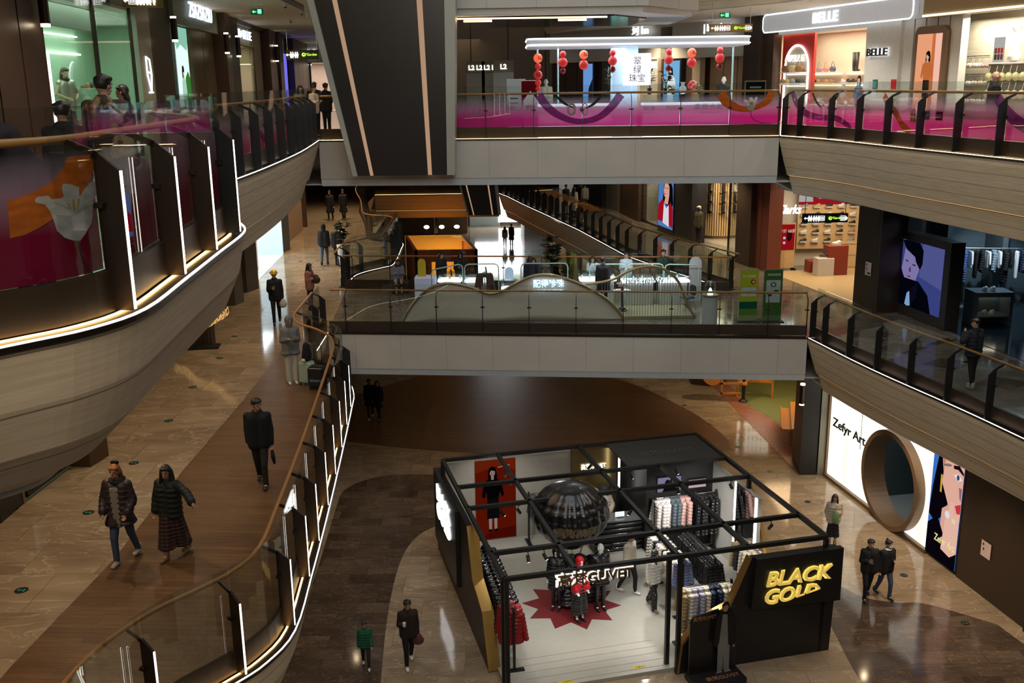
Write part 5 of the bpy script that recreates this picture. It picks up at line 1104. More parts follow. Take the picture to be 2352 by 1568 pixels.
# ---------------- middle level, left side ----------------
clad(Fr((-9.6, 6), (-9.75, 17.2), -1), 0, 11.2, -.2, .0, 6, 10.7, DARKP); clad(Fr((-9.9, 20.4), (-10.9, 38.6), -1), 0, 18.2, -.2, 0, 6, 10.7, DARKP, gap=1.8)
def blk(pts, z0, z1, m, nm='wall_left'): bm = bmesh.new(); prism(bm, pts, z0, z1); return S(link(nm, bm, m))
blk([(-9.9, 17.0), (-9.38, 17.0), (-9.38, 17.95), (-9.9, 17.95)], 6, 10.7, BLACKM)
FW = Fr((-9.36, 17.95), (-9.25, 19.9), -1)
room(FW, 0, 2.0, 6, 10, 3.5, mat('shop_brown', (.20, .14, .07), .5), mat('pale_green_floor', (.34, .38, .28), .4), WHITEP, (40, (.85, 1, .72)))
pane(FW, 0, 2.0, 6.1, 10.5, .0, 'window_2')
T = thing('wall_shelf', 'gold wood cubby shelf with a photo inside the lower left shop window', 'shelf', FW.P(.6, -1.2, 6)); iv = Matrix.Translation(-Vector(FW.P(.6, -1.2, 6)))
for z in (7.0, 7.9, 8.8): bm = bmesh.new(); FW.box(bm, -.1, 1.9, -1.6, -1.0, z, z + .05); adT(T, iv, 'shelf', bm, mat('gold_ply', (.45, .33, .12), .5))
bm = bmesh.new(); FW.box(bm, .95, 1.05, -1.0, -.9, 6, 10); adT(T, iv, 'post', bm, BLACKM)
blk([(-10.2, 19.9), (-8.85, 19.75), (-8.72, 20.4), (-10.0, 20.9)], 6, 10.7, BRP)
blk([(-11.2, 29.45), (-9.25, 29.7), (-9.15, 30.1), (-10.8, 30.6)], 6, 10.7, DARKP)
blk([(-11.2, 35.3), (-9.95, 35.5), (-9.8, 36.1), (-11.0, 36.4)], 6, 10.7, mat('bronze_pillar', (.11, .09, .07), .35, .5))
blk([(-11.6, 37.4), (-10.1, 37.8), (-9.85, 38.6), (-11.4, 38.6)], 6, 10.7, DARKP)
FWW = Fr((-10.2, 38.8), (-10.65, 46.9), -1)
room(FWW, 0.1, 7.8, 6, 9.6, 4.5, mat('ice_wall', (.62, .72, .76), .5), mat('ice_floor', (.6, .68, .7), .3), WHITEP, (420, (.78, .92, 1)))
clad(FWW, 0, 8.0, -.3, 0, 9.6, 10.7, GREYW)
T = thing('round_counter', 'white rounded counter in the bright icy shop at left', 'counter', FWW.P(3.2, -1.0, 6.012)); bm = bmesh.new(); lathe(bm, [(.62, 0), (.7, .1), (.7, 1.5), (.78, 1.62), (.78, 1.7), (0, 1.7)], 32); link('body', bm, WHITEP, T, False)
blk([(-12.4, 46.9), (-10.75, 47.1), (-10.6, 48.0), (-12.0, 48.4)], 6, 10.7, mat('blue_grey_panel', (.07, .075, .09), .4, .4)); blk([(-12.2, 48.4), (-11.1, 48.5), (-11.3, 54.6), (-12.4, 54.6)], 6, 10.7, mat('rose_wood_wall', (.22, .14, .09), .5))
blk([(-13, 54.8), (-11.9, 55.1), (-11.3, 55.9), (-12.5, 56.6)], 6, 10.7, BRP); blk([(-14, 56.6), (-12.4, 56.6), (-16, 90), (-18, 90)], 6, 10.7, BRP)
T = thing('console_table', 'low black console carrying the glowing wire lattice lamp', 'table', (-9.33, 29.54, 6), .1)
bm = bmesh.new(); box(bm, -.55, .45, -.25, .25, 0, .06); link('base', bm, BLACKM, T)
for x in (0, .2): bm = bmesh.new(); box(bm, x - .02, x + .02, -.02, .02, .06, 1.35); link('post', bm, BLACKM, T)
T = thing('lattice_chandelier', 'twisted golden wire lattice lamp hanging under the near left balcony', 'lamp', (-9.15, 28.5, 6.77))
bm = bmesh.new(); rr = random.Random(3); prev = []
for k in range(13):
    c = Vector((-.75 + k * .14, .15 * math.sin(k), -.42 + k * .085)); ring = [c + Vector((0, .14 * math.cos(2 * math.pi * j / 4 + k), .14 * math.sin(2 * math.pi * j / 4 + k))) for j in range(4)]
    for j in range(4):
        tube(bm, [ring[j], ring[(j + 1) % 4]], .008, 4)
        if prev: tube(bm, [prev[j], ring[j]], .008, 4); tube(bm, [prev[j], ring[(j + 1) % 4]], .008, 4)
    prev = ring
tube(bm, [(.3, 0, .3), (.3, 0, 2.6)], .006, 4); tube(bm, [(-.4, 0, -.1), (-.4, 0, 2.6)], .006, 4)
link('wire_lattice', bm, mat('gold_wire', (.6, .38, .12), .3, .6, (1, .62, .22), .55), T)

# ---------------- people, dummies and hanging clothes ----------------
SKINM = mat('skin', (.42, .25, .17), .5); HAIRB = mat('hair_black', (.012, .010, .009), .45); HAIRG = mat('hair_ginger', (.34, .12, .035), .5)
def cloth(n, c, r=.8, k=0): return mat('cloth_' + n, c, r, 0, None, 1, .3, k)
BLK = cloth('black', (.012, .012, .014)); NAV = cloth('navy', (.014, .018, .03)); JEAN = cloth('denim', (.045, .075, .13)); GRY = cloth('grey', (.20, .20, .20)); CRM = cloth('cream', (.62, .57, .48)); CHAR = cloth('charcoal', (.03, .03, .03))
def solid(o, vox, sm=5):
    m = o.modifiers.new('r', 'REMESH'); m.mode = 'VOXEL'; m.voxel_size = vox; m.use_smooth_shade = True
    s_ = o.modifiers.new('s', 'SMOOTH'); s_.factor = .5; s_.iterations = sm
    dg = bpy.context.evaluated_depsgraph_get(); me = bpy.data.meshes.new_from_object(o.evaluated_get(dg)); me.name = o.name
    old = o.data; o.modifiers.clear(); o.data = me; bpy.data.meshes.remove(old)
    for p in me.polygons: p.use_smooth = True
    return o
DN = (0, 0, -1)
STAND = dict(legs=((DN, DN), (DN, DN)), arms=(((.12, 0, -1), (.05, -.12, -1)), ((.12, 0, -1), (.05, -.12, -1))))
def person(label, loc, rz=0, h=1.7, top=BLK, style='jacket', bottom=BLK, bstyle='pants', hair='short', hairm=None, shoes=None, legs=None, arms=None, lean=(0, 0), look=(0, 0), vox=.016, group=None, cat='person', skin=None, name='person', hem=.86, extra=None, seat=None, scarf=None, face=True, build=1.0, fur=None):
    k = h / 1.7; skin = skin or SKINM; hairm = hairm or HAIRB; shoes = shoes or BLACKM
    legs = legs or STAND['legs']; arms = arms or STAND['arms']; V_ = Vector
    pel = V_((0, 0, .93)); lx, ly = lean
    up = V_((lx, ly, 1)).normalized(); fwd = V_((0, -1, 0)); fwd = (fwd - up * fwd.dot(up)).normalized()
    chest = pel + up * .34; neck = pel + up * .53; hd = neck + V_((lx * .5 + look[0] * .02, ly * .5, 1)).normalized() * .155 + fwd * .02
    J = {}
    for i, sx in enumerate((-1, 1)):
        hip = V_((sx * .085, 0, .90)); td = V_(legs[i][0]).normalized(); sd = V_(legs[i][1]).normalized()
        kn = hip + V_((td.x * sx, td.y, td.z)) * .43; an = kn + V_((sd.x * sx, sd.y, sd.z)) * .40
        sh = pel + up * .47 + V_((sx * .165 * build, 0, 0)); ud = V_(arms[i][0]).normalized(); fd = V_(arms[i][1]).normalized()
        el = sh + V_((ud.x * sx, ud.y, ud.z)) * .28; wr = el + V_((fd.x * sx, fd.y, fd.z)) * .25
        J[i] = (hip, kn, an, sh, el, wr, V_((fd.x * sx, fd.y, fd.z)))
    low = min(J[0][2].z, J[1][2].z) - .075 if seat is None else 0
    drop = -low if seat is None else seat - .84
    T = Matrix.Scale(k, 4) @ Matrix.Translation((0, 0, drop))
    def fin(nm, bm, m, parent, v=vox, sm=4):
        bmesh.ops.transform(bm, matrix=T, verts=bm.verts); o = link(nm, bm, m, parent); return solid(o, v, sm)
    # body: one continuous surface
    bm = bmesh.new()
    for sx in (-1, 1): cap(bm, pel + V_((sx * .07, 0, -.02)), chest + V_((sx * .085 * build, 0, .05)), .10, .105)
    cap(bm, chest, neck, .09, .052); cap(bm, neck, hd, .05, .055)
    rot = Matrix.Rotation(look[0], 4, 'Z')
    ell(bm, hd + V_((0, .008, .02)), (.076, .094, .105), 16, rot); ell(bm, hd + (rot @ fwd) * .03 + V_((0, 0, -.05)), (.052, .055, .06), 12, rot)
    f3 = (rot @ fwd).normalized(); rt = f3.cross(V_((0, 0, 1))).normalized()
    cap(bm, hd + f3 * .088 + V_((0, 0, .015)), hd + f3 * .106 + V_((0, 0, -.018)), .009, .015, 8)
    ell(bm, hd + f3 * .088 + V_((0, 0, -.062)), (.02, .016, .009), 8)
    for s_ in (-1, 1): ell(bm, hd + rt * .08 * s_, (.014, .022, .03), 8)
    for i in (0, 1):
        hip, kn, an, sh, el, wr, fd = J[i]; sx = (-1, 1)[i]
        cap(bm, hip, kn, .078, .052); cap(bm, kn, an, .050, .036); cap(bm, an, an + V_((0, -.12, -.045)), .035, .03)
        cap(bm, pel + up * .45, sh, .06, .055); cap(bm, sh, el, .05, .04); cap(bm, el, wr, .038, .027)
        side = fd.cross(V_((0, 1, .2))).normalized(); 
        pn = fd.cross(side).normalized()
        ell(bm, wr + fd * .045, (.03, .03, .04), 8)
        for q, (o_, l_) in enumerate(((-.026, .055), (-.009, .068), (.009, .064), (.026, .048))):
            b0 = wr + fd * .065 + side * o_; b1 = b0 + fd * l_ * .55 + pn * .008; b2 = b1 + fd * l_ * .35 + pn * .028
            cap(bm, b0, b1, .0095, .009, 6); cap(bm, b1, b2, .009, .008, 6)
        t0 = wr + fd * .03 - side * .025; cap(bm, t0, t0 + (fd * .6 - side * .8).normalized() * .05, .012, .010, 6)
    body = fin(name, bm, skin, None, min(vox, .012), 2); body.location = loc; body.rotation_euler = (0, 0, rz)
    tag(body, label, cat, group)
    # legs clothing
    if bottom:
        bm = bmesh.new()
        if bstyle in ('pants', 'wide'):
            w_ = (.092, .066, .062, .05) if bstyle == 'pants' else (.10, .085, .085, .08)
            for i in (0, 1):
                hip, kn, an = J[i][:3]; cap(bm, hip, kn, w_[0], w_[1]); cap(bm, kn, an + (an - kn).normalized() * -.01, w_[2], w_[3])
            for sx in (-1, 1): cap(bm, pel + V_((sx * .06, 0, -.02)), pel + V_((sx * .06, 0, .1)), .11, .105)
        elif bstyle == 'skirt':
            for t in range(7):
                f = t / 6; c = (J[0][1] + J[1][1]) / 2 * f + V_((0, 0, .92)) * (1 - f); 
                for sx in (-1, 1): ell(bm, c + V_((sx * (.05 + .03 * f), 0, -.12 * f)), (.11 + .03 * f, .11 + .03 * f, .07), 10)
        elif bstyle == 'longskirt':
            for t in range(12):
                f = t / 11; c = V_((0, 0, .98 - .72 * f)) + (J[0][2] + J[1][2]) * .5 * V_((1, 1, 0)).length * 0
                for sx in (-1, 1): ell(bm, c + V_((sx * (.05 + .03 * f), (J[0][2].y if sx < 0 else J[1][2].y) * f * .5, 0)), (.13 + .04 * f, .14 + .04 * f, .08), 10)
        fin('trousers' if bstyle in ('pants', 'wide') else 'skirt', bm, bottom, body)
    for i in (0, 1):
        an = J[i][2]; bm = bmesh.new(); cap(bm, an + V_((0, .02, -.02)), an + V_((0, .02, .05)), .05, .05, 10)
        cap(bm, an + V_((0, .02, -.03)), an + V_((0, -.14, -.04)), .045, .036, 10)
        bmesh.ops.transform(bm, matrix=T, verts=bm.verts); link('shoe', bm, shoes, body, True)
    # upper clothing
    bm = bmesh.new(); puff = style in ('puffer', 'longpuffer'); e = .018 if style == 'sweater' else .03
    hz = {'jacket': .84, 'puffer': .84, 'coat': .45, 'longpuffer': .62, 'sweater': .88, 'vest': .86}.get(style, .84); hz = hem if hem != .86 else hz
    for sx in (-1, 1):
        cap(bm, V_((sx * .08, 0, max(hz, .86))), chest + V_((sx * .085 * build, 0, .07)), .105 + e, .105 + e)
        if hz < .84:
            n = 6
            for t in range(n + 1):
                f = t / n; ell(bm, V_((sx * (.07 + .03 * f), .0 + (J[0 if sx < 0 else 1][1].y) * f * .35, .9 - (.9 - hz) * f)), (.13 + .02 * f, .125 + .03 * f, .07), 10)
    cap(bm, chest, neck - up * .015, .11, .075)
    if puff:
        z = hz
        while z < 1.38:
            f = (z - .93); c = pel + up * f if f > 0 else V_((0, 0, z))
            for sx in (-1, 1): ell(bm, c + V_((sx * .08, 0, 0)), (.155, .155, .05), 12)
            z += .095
    for i in (0, 1):
        hip, kn, an, sh, el, wr, fd = J[i]; cap(bm, pel + up * .45, sh, .075, .068 + e * .4)
        if style != 'vest':
            cap(bm, sh, el, .06 + e * .5, .052 + e * .5); cap(bm, el, wr, .050 + e * .5, .042 + e * .3)
            if puff:
                for a, b in ((sh, el), (el, wr)):
                    for t in (.15, .5, .85): ell(bm, a.lerp(b, t), (.078, .078, .085), 8)
    if style in ('jacket', 'puffer', 'coat', 'longpuffer'): cap(bm, neck + V_((-.03, .03, 0)), neck + V_((.03, .03, 0)), .07, .07)
    fin({'coat': 'coat', 'longpuffer': 'coat', 'sweater': 'sweater', 'vest': 'vest'}.get(style, 'jacket'), bm, top, body, vox, 3 if puff else 5)
    if fur:
        bm = bmesh.new(); rr = random.Random(5)
        for q in range(16):
            a = 2 * math.pi * q / 16; c = neck + V_((.10 * math.cos(a), .02 + .085 * math.sin(a), .0 + .02 * math.sin(a))); ell(bm, c, (.045, .045, .04), 8)
        fin('fur_collar', bm, fur, body, vox, 1)
    if scarf:
        bm = bmesh.new(); tube(bm, [neck + V_((.075 * math.cos(a), .075 * math.sin(a), .02)) for a in [2 * math.pi * q / 10 for q in range(10)]], .035, 8, True); fin('scarf', bm, scarf, body)
    # hair
    if hair and hair != 'bald':
        bm = bmesh.new(); ell(bm, hd + V_((0, .010, .038)), (.090, .104, .102), 18, rot)
        co = hd + f3 * .055 + V_((0, 0, .055)); bmesh.ops.bisect_plane(bm, geom=bm.verts[:] + bm.edges[:] + bm.faces[:], plane_co=co, plane_no=(f3 * .85 + V_((0, 0, -.5))).normalized(), clear_outer=True)
        bmesh.ops.holes_fill(bm, edges=bm.edges[:])
        if hair == 'short':
            for q in range(12): a = q * 2.4; ell(bm, hd + V_((0, .01, .05)) + rt * (.07 * math.cos(a)) - f3 * (.075 * math.sin(a) - .01) + V_((0, 0, .03 + .015 * math.sin(q * 3.1))), (.034, .034, .028), 8)
        if hair in ('long', 'bob', 'bun'): cap(bm, hd + f3 * .062 - rt * .045 + V_((0, 0, .075)), hd + f3 * .062 + rt * .045 + V_((0, 0, .075)), .03, .03, 8)
        if hair == 'long':
            for s_ in (-1, -.4, .4, 1): cap(bm, hd - f3 * .05 + rt * .055 * s_, neck - f3 * .11 + rt * .09 * s_ + V_((0, 0, -.2)), .055, .035, 8)
            for s_ in (-1, 1): cap(bm, hd + rt * .072 * s_ + V_((0, 0, .03)), neck + rt * .10 * s_ + f3 * .05 + V_((0, 0, -.08)), .03, .028, 8)
        elif hair == 'bob':
            for s_ in (-1, 0, 1): cap(bm, hd - f3 * .04 + rt * .06 * s_, neck - f3 * .06 + rt * .06 * s_ + V_((0, 0, .05)), .045, .035, 8)
        elif hair == 'bun': ell(bm, hd - f3 * .06 + V_((0, 0, .14)), (.035, .035, .035), 10); cap(bm, hd + rt * .07 + V_((0, 0, .02)), hd + rt * .075 + V_((0, 0, -.07)), .016, .008, 6); cap(bm, hd - rt * .07 + V_((0, 0, .02)), hd - rt * .075 + V_((0, 0, -.07)), .016, .008, 6)
        if hair == 'hood':
            bm.clear(); ell(bm, hd + V_((0, .02, .03)), (.115, .125, .13), 16); bmesh.ops.bisect_plane(bm, geom=bm.verts[:] + bm.edges[:] + bm.faces[:], plane_co=hd + f3 * .06, plane_no=(f3 + V_((0, 0, -.25))).normalized(), clear_outer=True); bmesh.ops.holes_fill(bm, edges=bm.edges[:]); cap(bm, hd - f3 * .05 + V_((0, 0, .05)), hd - f3 * .12 + V_((0, 0, .12)), .06, .02, 8); cap(bm, hd, neck + V_((0, .03, 0)), .09, .10)
            fin('hood', bm, top, body)
        else: fin('hair', bm, hairm, body, min(vox, .012), 2)
    if face and skin is SKINM:
        for s_ in (-1, 1): bm = bmesh.new(); ell(bm, hd + f3 * .0905 + rt * .031 * s_ + V_((0, 0, .018)), (.012, .008, .006), 8); bmesh.ops.transform(bm, matrix=T, verts=bm.verts); link('eye', bm, BLACK, body, True)
        for s_ in (-1, 1): bm = bmesh.new(); cap(bm, hd + f3 * .092 + rt * .018 * s_ + V_((0, 0, .036)), hd + f3 * .086 + rt * .046 * s_ + V_((0, 0, .036)), .004, .003, 6); bmesh.ops.transform(bm, matrix=T, verts=bm.verts); link('eyebrow', bm, hairm, body, True)
        bm = bmesh.new(); cap(bm, hd + f3 * .092 - rt * .016 + V_((0, 0, -.052)), hd + f3 * .092 + rt * .016 + V_((0, 0, -.052)), .006, .006, 6); bmesh.ops.transform(bm, matrix=T, verts=bm.verts); link('mouth', bm, mat('lips', (.32, .08, .07), .5), body, True)
    Mw = Matrix.Translation(loc) @ Matrix.Rotation(rz, 4, 'Z') @ T
    return body, Mw, dict(hd=hd, neck=neck, J=J, pel=pel, f=f3, rt=rt)
def held(nm, label, cat, M, build_fn, group=None):
    t = thing(nm, label, cat, M.translation); t.matrix_world = M; build_fn(t); return t
def phone(label, P, J, i=0, glowm=None):
    w_ = J['J'][i][5] + J['J'][i][6] * .10 + Vector((0, -.015, .03)); t = thing('phone', label, 'phone', P @ w_)
    bm = bmesh.new(); box(bm, -.036, .036, -.006, .006, -.07, .07); link('body', bm, BLACKM, t); bm = bmesh.new(); box(bm, -.032, .032, .006, .008, -.065, .065); link('screen', bm, mat('phone_screen', (.1, .1, .1), .2, 0, (.7, .8, 1), .8), t); t.rotation_euler = (R(-40), 0, 0); return t
def hang_bag(nm, label, cat, P, J, i, m, size=(.14, .07, .17), drop=.2, strap=True):
    w_ = P @ (J['J'][i][5] + J['J'][i][6] * .085); t = thing(nm, label, cat, (w_.x, w_.y, w_.z - drop - size[2]))
    bm = bmesh.new(); ell(bm, (0, 0, size[2] * .85), size, 12); o = link('body', bm, m, t, True)
    for v in o.data.vertices:
        v.co.z = v.co.z if v.co.z > .02 else .0
        if v.co.z > size[2]: v.co.x *= .8; v.co.y *= .8
    bm = bmesh.new(); tube(bm, [(-size[0] * .5, 0, size[2] * 1.5), (-.02, 0, drop + size[2]), (.02, 0, drop + size[2]), (size[0] * .5, 0, size[2] * 1.5)], .008, 6); link('handle', bm, m, t, True); return t
# hanging garments
def make_garment(kind):
    bm = bmesh.new()
    L_ = .62 if kind != 'long' else .95
    if kind == 'shirt':
        for sx in (-1, 1): cap(bm, (sx * .09, 0, -.14), (sx * .08, 0, -.60), .06, .05, 10); cap(bm, (sx * .15, 0, -.12), (sx * .22, 0, -.48), .045, .035, 8)
        cap(bm, (-.14, 0, -.1), (.14, 0, -.1), .05, .05, 8)
    elif kind == 'trousers':
        for sx in (-1, 1): cap(bm, (sx * .06, 0, -.1), (sx * .06, 0, -.95), .055, .05, 10)
    else:
        n = int(L_ / .085)
        for j in range(n + 1):
            z = -.14 - j * .085
            for sx in (-.09, .09): ell(bm, (sx, 0, z), (.15, .085, .052), 10)
        for sx in (-1, 1):
            for j in range(7): ell(bm, (sx * (.19 + .012 * j), .01 * j, -.14 - .085 * j), (.068, .068, .062), 8)
        for a in range(7): ell(bm, (.07 * math.cos(a * .9 + .2), .05 * math.sin(a * .9 + .2), -.055), (.05, .045, .05), 8)
    t = thing('hanging_' + {'puffer': 'jacket', 'long': 'coat', 'shirt': 'shirt', 'trousers': 'trousers'}[kind], 'x', 'clothing')
    o = link('garment', bm, BLK, t); solid(o, .014, 2)
    bm = bmesh.new(); tube(bm, [(-.16, 0, -.10), (0, 0, -.03), (.16, 0, -.10)], .008, 6); tube(bm, [(0, 0, -.03), (0, 0, .0), (.0, .018, .02), (0, 0, .035), (0, -.012, .02)], .004, 5); link('hanger', bm, CHROME, t); return t
GAR = {k: make_garment(k) for k in ('puffer', 'long', 'shirt', 'trousers')}; GUSED = set()
def garment(kind, p, rz, m, label, group, sc=1.0, fur=None):
    o = GAR[kind] if kind not in GUSED else dup(GAR[kind]); GUSED.add(kind)
    o.location = p; o.rotation_euler = (0, 0, rz); o.scale = (sc,) * 3; o['label'] = label; o['group'] = group
    for ch in o.children:
        if ch.name.startswith('garment'): setmat(ch, m)
    return o
def rack(label, p0, p1, z0, ztop, m=BLACKM, feet=True, name='clothes_rack'):
    c = (Vector(p0) + Vector(p1)) / 2; T = thing(name, label, 'rack', (c.x, c.y, z0)); iv = Matrix.Translation((-c.x, -c.y, -z0)); d = (Vector(p1) - Vector(p0)).normalized()
    for p, s_ in ((p0, 1), (p1, -1)):
        bm = bmesh.new(); a = Vector((p[0], p[1], z0)); n = Vector((-d.y, d.x, 0)) * .03; e = Vector((d.x, d.y, 0)) * .05 * s_
        plate(bm, [a - n, a + n, a + n + e, a - n + e], (0, 0, ztop - z0 + .06)); adT(T, iv, 'upright', bm, m)
        if feet: bm = bmesh.new(); plate(bm, [a - n * 8 - e, a + n * 8 - e, a + n * 8 + e * 1.5, a - n * 8 + e * 1.5], (0, 0, .04)); adT(T, iv, 'foot', bm, m)
    bm = bmesh.new(); tube(bm, [(*p0, ztop), (*p1, ztop)], .014, 8); adT(T, iv, 'rail', bm, CHROME); return T
def fillrack(p0, p1, z, n, kinds, mats_, labels, group, rz=None, sc=1.0):
    a = math.atan2(p1[1] - p0[1], p1[0] - p0[0])
    for k in range(n):
        t = (k + .5) / n; kd = kinds[k % len(kinds)] if not isinstance(kinds, str) else kinds
        q = k * len(mats_) // n if len(mats_) <= n else k
        garment(kd, (p0[0] + (p1[0] - p0[0]) * t, p0[1] + (p1[1] - p0[1]) * t, z - .035 * sc), (a + math.pi / 2 if rz is None else rz) + .12 * math.sin(k * 2.3), mats_[q], labels[q] if isinstance(labels, (list, tuple)) else labels, group if isinstance(group, str) else group[q], sc)

# ---------------- down-jacket pop-up shop on the ground floor ----------------
KO = (-.25, 20.2); KA = R(14); KM = Matrix.Translation((KO[0], KO[1], 0)) @ Matrix.Rotation(KA, 4, 'Z')
def K(x, y, z=0): return KM @ Vector((x, y, z))
def K2(x, y): q = KM @ Vector((x, y, 0)); return (q.x, q.y)
BOOTH = thing('pop_up_shop', 'black framed open-roof pop-up shop selling down jackets on the ground floor', 'shop', K(0, 0), KA)
def kb(nm, x0, x1, y0, y1, z0, z1, m, par=None, bev=0):
    bm = bmesh.new(); box(bm, x0, x1, y0, y1, z0, z1)
    if bev: bmesh.ops.bevel(bm, geom=bm.edges[:], offset=bev, affect='EDGES')
    return link(nm, bm, m, par if par is not None else BOOTH)
kb('platform', .1, 8.0, .1, 8.1, .0, .1, mat('cream_platform', (.42, .41, .36), .4))
for k in range(5): kb('ramp_groove', .6, 4.1, .25 + .28 * k, .262 + .28 * k, .1, .103, mat('groove', (.25, .22, .18), .6))
H_ = 3.0; w_ = .05
for y in (0, 1.3, 3.95, 5.4, 7.5): kb('roof_beam', 0, 7.95, y - w_, y + w_, H_, H_ + .1, BLACKM)
for x in (0, 1.65, 4.15, 7.95): kb('roof_beam', x - w_, x + w_, 0, 7.5, H_, H_ + .1, BLACKM)
kb('roof_beam', 5.9 - w_, 5.9 + w_, .0, 5.4, H_, H_ + .1, BLACKM)
for x, y in ((0.05, 0), (0.05, .32), (4.2, 0), (4.05, .3), (7.95, 0), (0, 7.5), (7.95, 7.5), (7.95, 3.95)): kb('post', x - w_, x + w_, y - w_, y + w_, 0, H_, BLACKM)
kb('roof_panel', 5.0, 7.9, 5.4, 7.5, H_ + .02, H_ + .06, mat('roof_grey', (.04, .04, .038), .6))
text('letters', '高梵GUVET', Matrix.Translation((6.5, 6.35, H_ + .065)), .36, mat('roof_letter', (.10, .095, .09), .5), BOOTH, .003, 1.7)
# left wall with stepped top and gold edge, zig-zag gold band
bm = bmesh.new(); P_ = [(0, .5, 0), (0, 8.1, 0), (0, 8.1, 2.6), (0, 4.2, 2.75), (0, 3.48, 2.75), (0, 2.92, 1.55), (0, 1.83, 1.24), (0, 1.27, .15), (0, 1.2, 0)][1:]
plate(bm, [Vector(p) + Vector((-.12, 0, 0)) for p in P_], (.16, 0, 0)); link('side_wall', bm, BLACKM, BOOTH)
bm = bmesh.new()
for a, b in zip(P_[3:-1], P_[4:]): plate(bm, [(-.13, a[1], a[2]), (.16, a[1], a[2]), (.16, b[1], b[2]), (-.13, b[1], b[2])], (0, -.02, .05))
GOLD = mat('gold_edge', (.42, .25, .06), .35, .6); link('gold_edge', bm, GOLD, BOOTH)
kb('side_panel', -.22, -.12, 4.6, 7.9, .5, 2.7, mat('ribbed_black', (.02, .02, .022), .4))
for j in range(2): 
    o = text('letters', ('BLACK', 'GOLD')[j], Matrix.Translation((-.24, 6.3, 2.2 - .52 * j)) @ Matrix.Rotation(R(-90), 4, 'Z') @ Matrix.Rotation(R(90), 4, 'X'), .62, glow('letter_bright', (1, 1, 1), 3), BOOTH, .02, 2.0, bold=.015)
# front right wall BLACK GOLD
bm = bmesh.new(); P_ = [(8.2, 0, .0), (8.25, 0, 1.42), (8.25, 0, 2.78), (5.98, 0, 2.78), (5.5, 0, 1.62), (5.14, 0, 1.48), (4.65, 0, 1.2), (4.3, 0, .75), (4.22, 0, 0)]
plate(bm, [Vector(p) + Vector((0, -.05, 0)) for p in P_], (0, .14, 0)); link('sign_wall', bm, BLACKM, BOOTH)
bm = bmesh.new()
for a, b in zip(P_[3:], P_[4:]): plate(bm, [(a[0], -.07, a[2]), (a[0], .12, a[2]), (b[0], .12, b[2]), (b[0], -.07, b[2])], (-.05, 0, .03))
link('gold_edge', bm, GOLD, BOOTH)
bm = bmesh.new(); plate(bm, [(5.96, -.2, 1.5), (8.32, -.2, 1.42), (8.32, -.2, 2.8), (6.05, -.2, 2.8)], (0, .16, 0)); link('sign_box', bm, BLACKM, BOOTH)
GL = glow('gold_letter_glow', (1, .72, .12), 1.15); GH = mat('gold_letter_face', (.75, .5, .1), .3, .3, (1, .7, .15), .5)
RX = Matrix.Rotation(R(90), 4, 'X')
for j, (tx, ww, xx) in enumerate((('BLACK', 1.72, 7.12), ('GOLD', 1.42, 6.97))):
    for mm, d, b_, ez in ((GL, -.215, .022, .004), (GH, -.25, .004, .03)):
        o = text('letters', tx, Matrix.Translation((xx, d, 2.24 - .46 * j)) @ RX, .50, mm, BOOTH, ez, ww, bold=b_, shear=.18)
        for v in o.data.vertices:
            if j == 1 and v.co.z < 1.5 + (v.co.x - 6.2) * .23: v.co.z = 1.5 + (v.co.x - 6.2) * .23
# back walls
kb('back_wall', .1, 4.05, 8.0, 8.1, .1, 2.75, mat('warm_grey_board', (.33, .31, .27), .6)); kb('back_wall', 4.05, 5.5, 7.9, 8.0, .1, 2.75, mat('gold_mirror', (.22, .16, .06), .25, .8)); kb('back_wall', 5.5, 7.9, 7.9, 8.0, .1, 2.9, BLACKM)
kb('light_bar', 5.38, 5.43, 7.36, 7.4, 1.5, 2.9, glow('shop_white', (1, .96, .88), 6)); text('letters', '高梵GUVET', Matrix.Translation((4.75, 7.86, 2.2)) @ RX, .19, glow('letter_bright', (1, 1, 1), 3), BOOTH, .01, .8)
kb('partition', 5.75, 7.85, 6.0, 6.1, .1, 2.75, BLACKM); kb('partition', 5.75, 5.85, 6.1, 7.9, .1, 2.75, BLACKM); kb('side_wall', 7.85, 7.95, 3.2, 7.5, .1, 2.7, mat('lit_grey_wall', (.5, .5, .48), .5))
for y in (3.25, 4.45): kb('light_bar', 7.8, 7.84, y, y + .04, .6, 2.7, glow('shop_white', (1, .96, .88), 6))
kb('mirror', 7.82, 7.845, 3.3, 4.44, .4, 2.7, mat('mirror', (.8, .8, .8), .03, 1))
bm = bmesh.new(); plate(bm, [(7.98, 3.9, 2.7), (7.98, 4.1, 2.7), (7.98, 2.2, .1), (7.98, 2.0, .1)], (.1, 0, 0)); link('gold_brace', bm, GOLD, BOOTH)
# poster
T = thing('poster', 'tall red poster of a woman in a black glossy jacket on the booth back wall', 'poster', K(1.7, 7.95, .1)); FK = Fr(K2(0, 7.98), K2(8, 7.98), -1); iv = Matrix.Translation(-K(1.7, 7.95, .1))
o = picture('print', FK, 1.05, 2.3, .15, 2.72, .01, [BG((150, 42, 18)), ((120, 32, 16), [(0, 0), (.5, .12), (1, .14), (1, 0)]), ((176, 60, 28), [(0, .85), (.5, .92), (1, .85), (1, 1), (0, 1)])] + fig(.42, .1, .82, (22, 22, 26), (34, 32, 34), asp=.49, skin=(235, 205, 190)) + [((235, 225, 215), [(.55, .9), (.85, .92), (.85, .93), (.55, .91)])], .25, T); o.data.transform(iv)
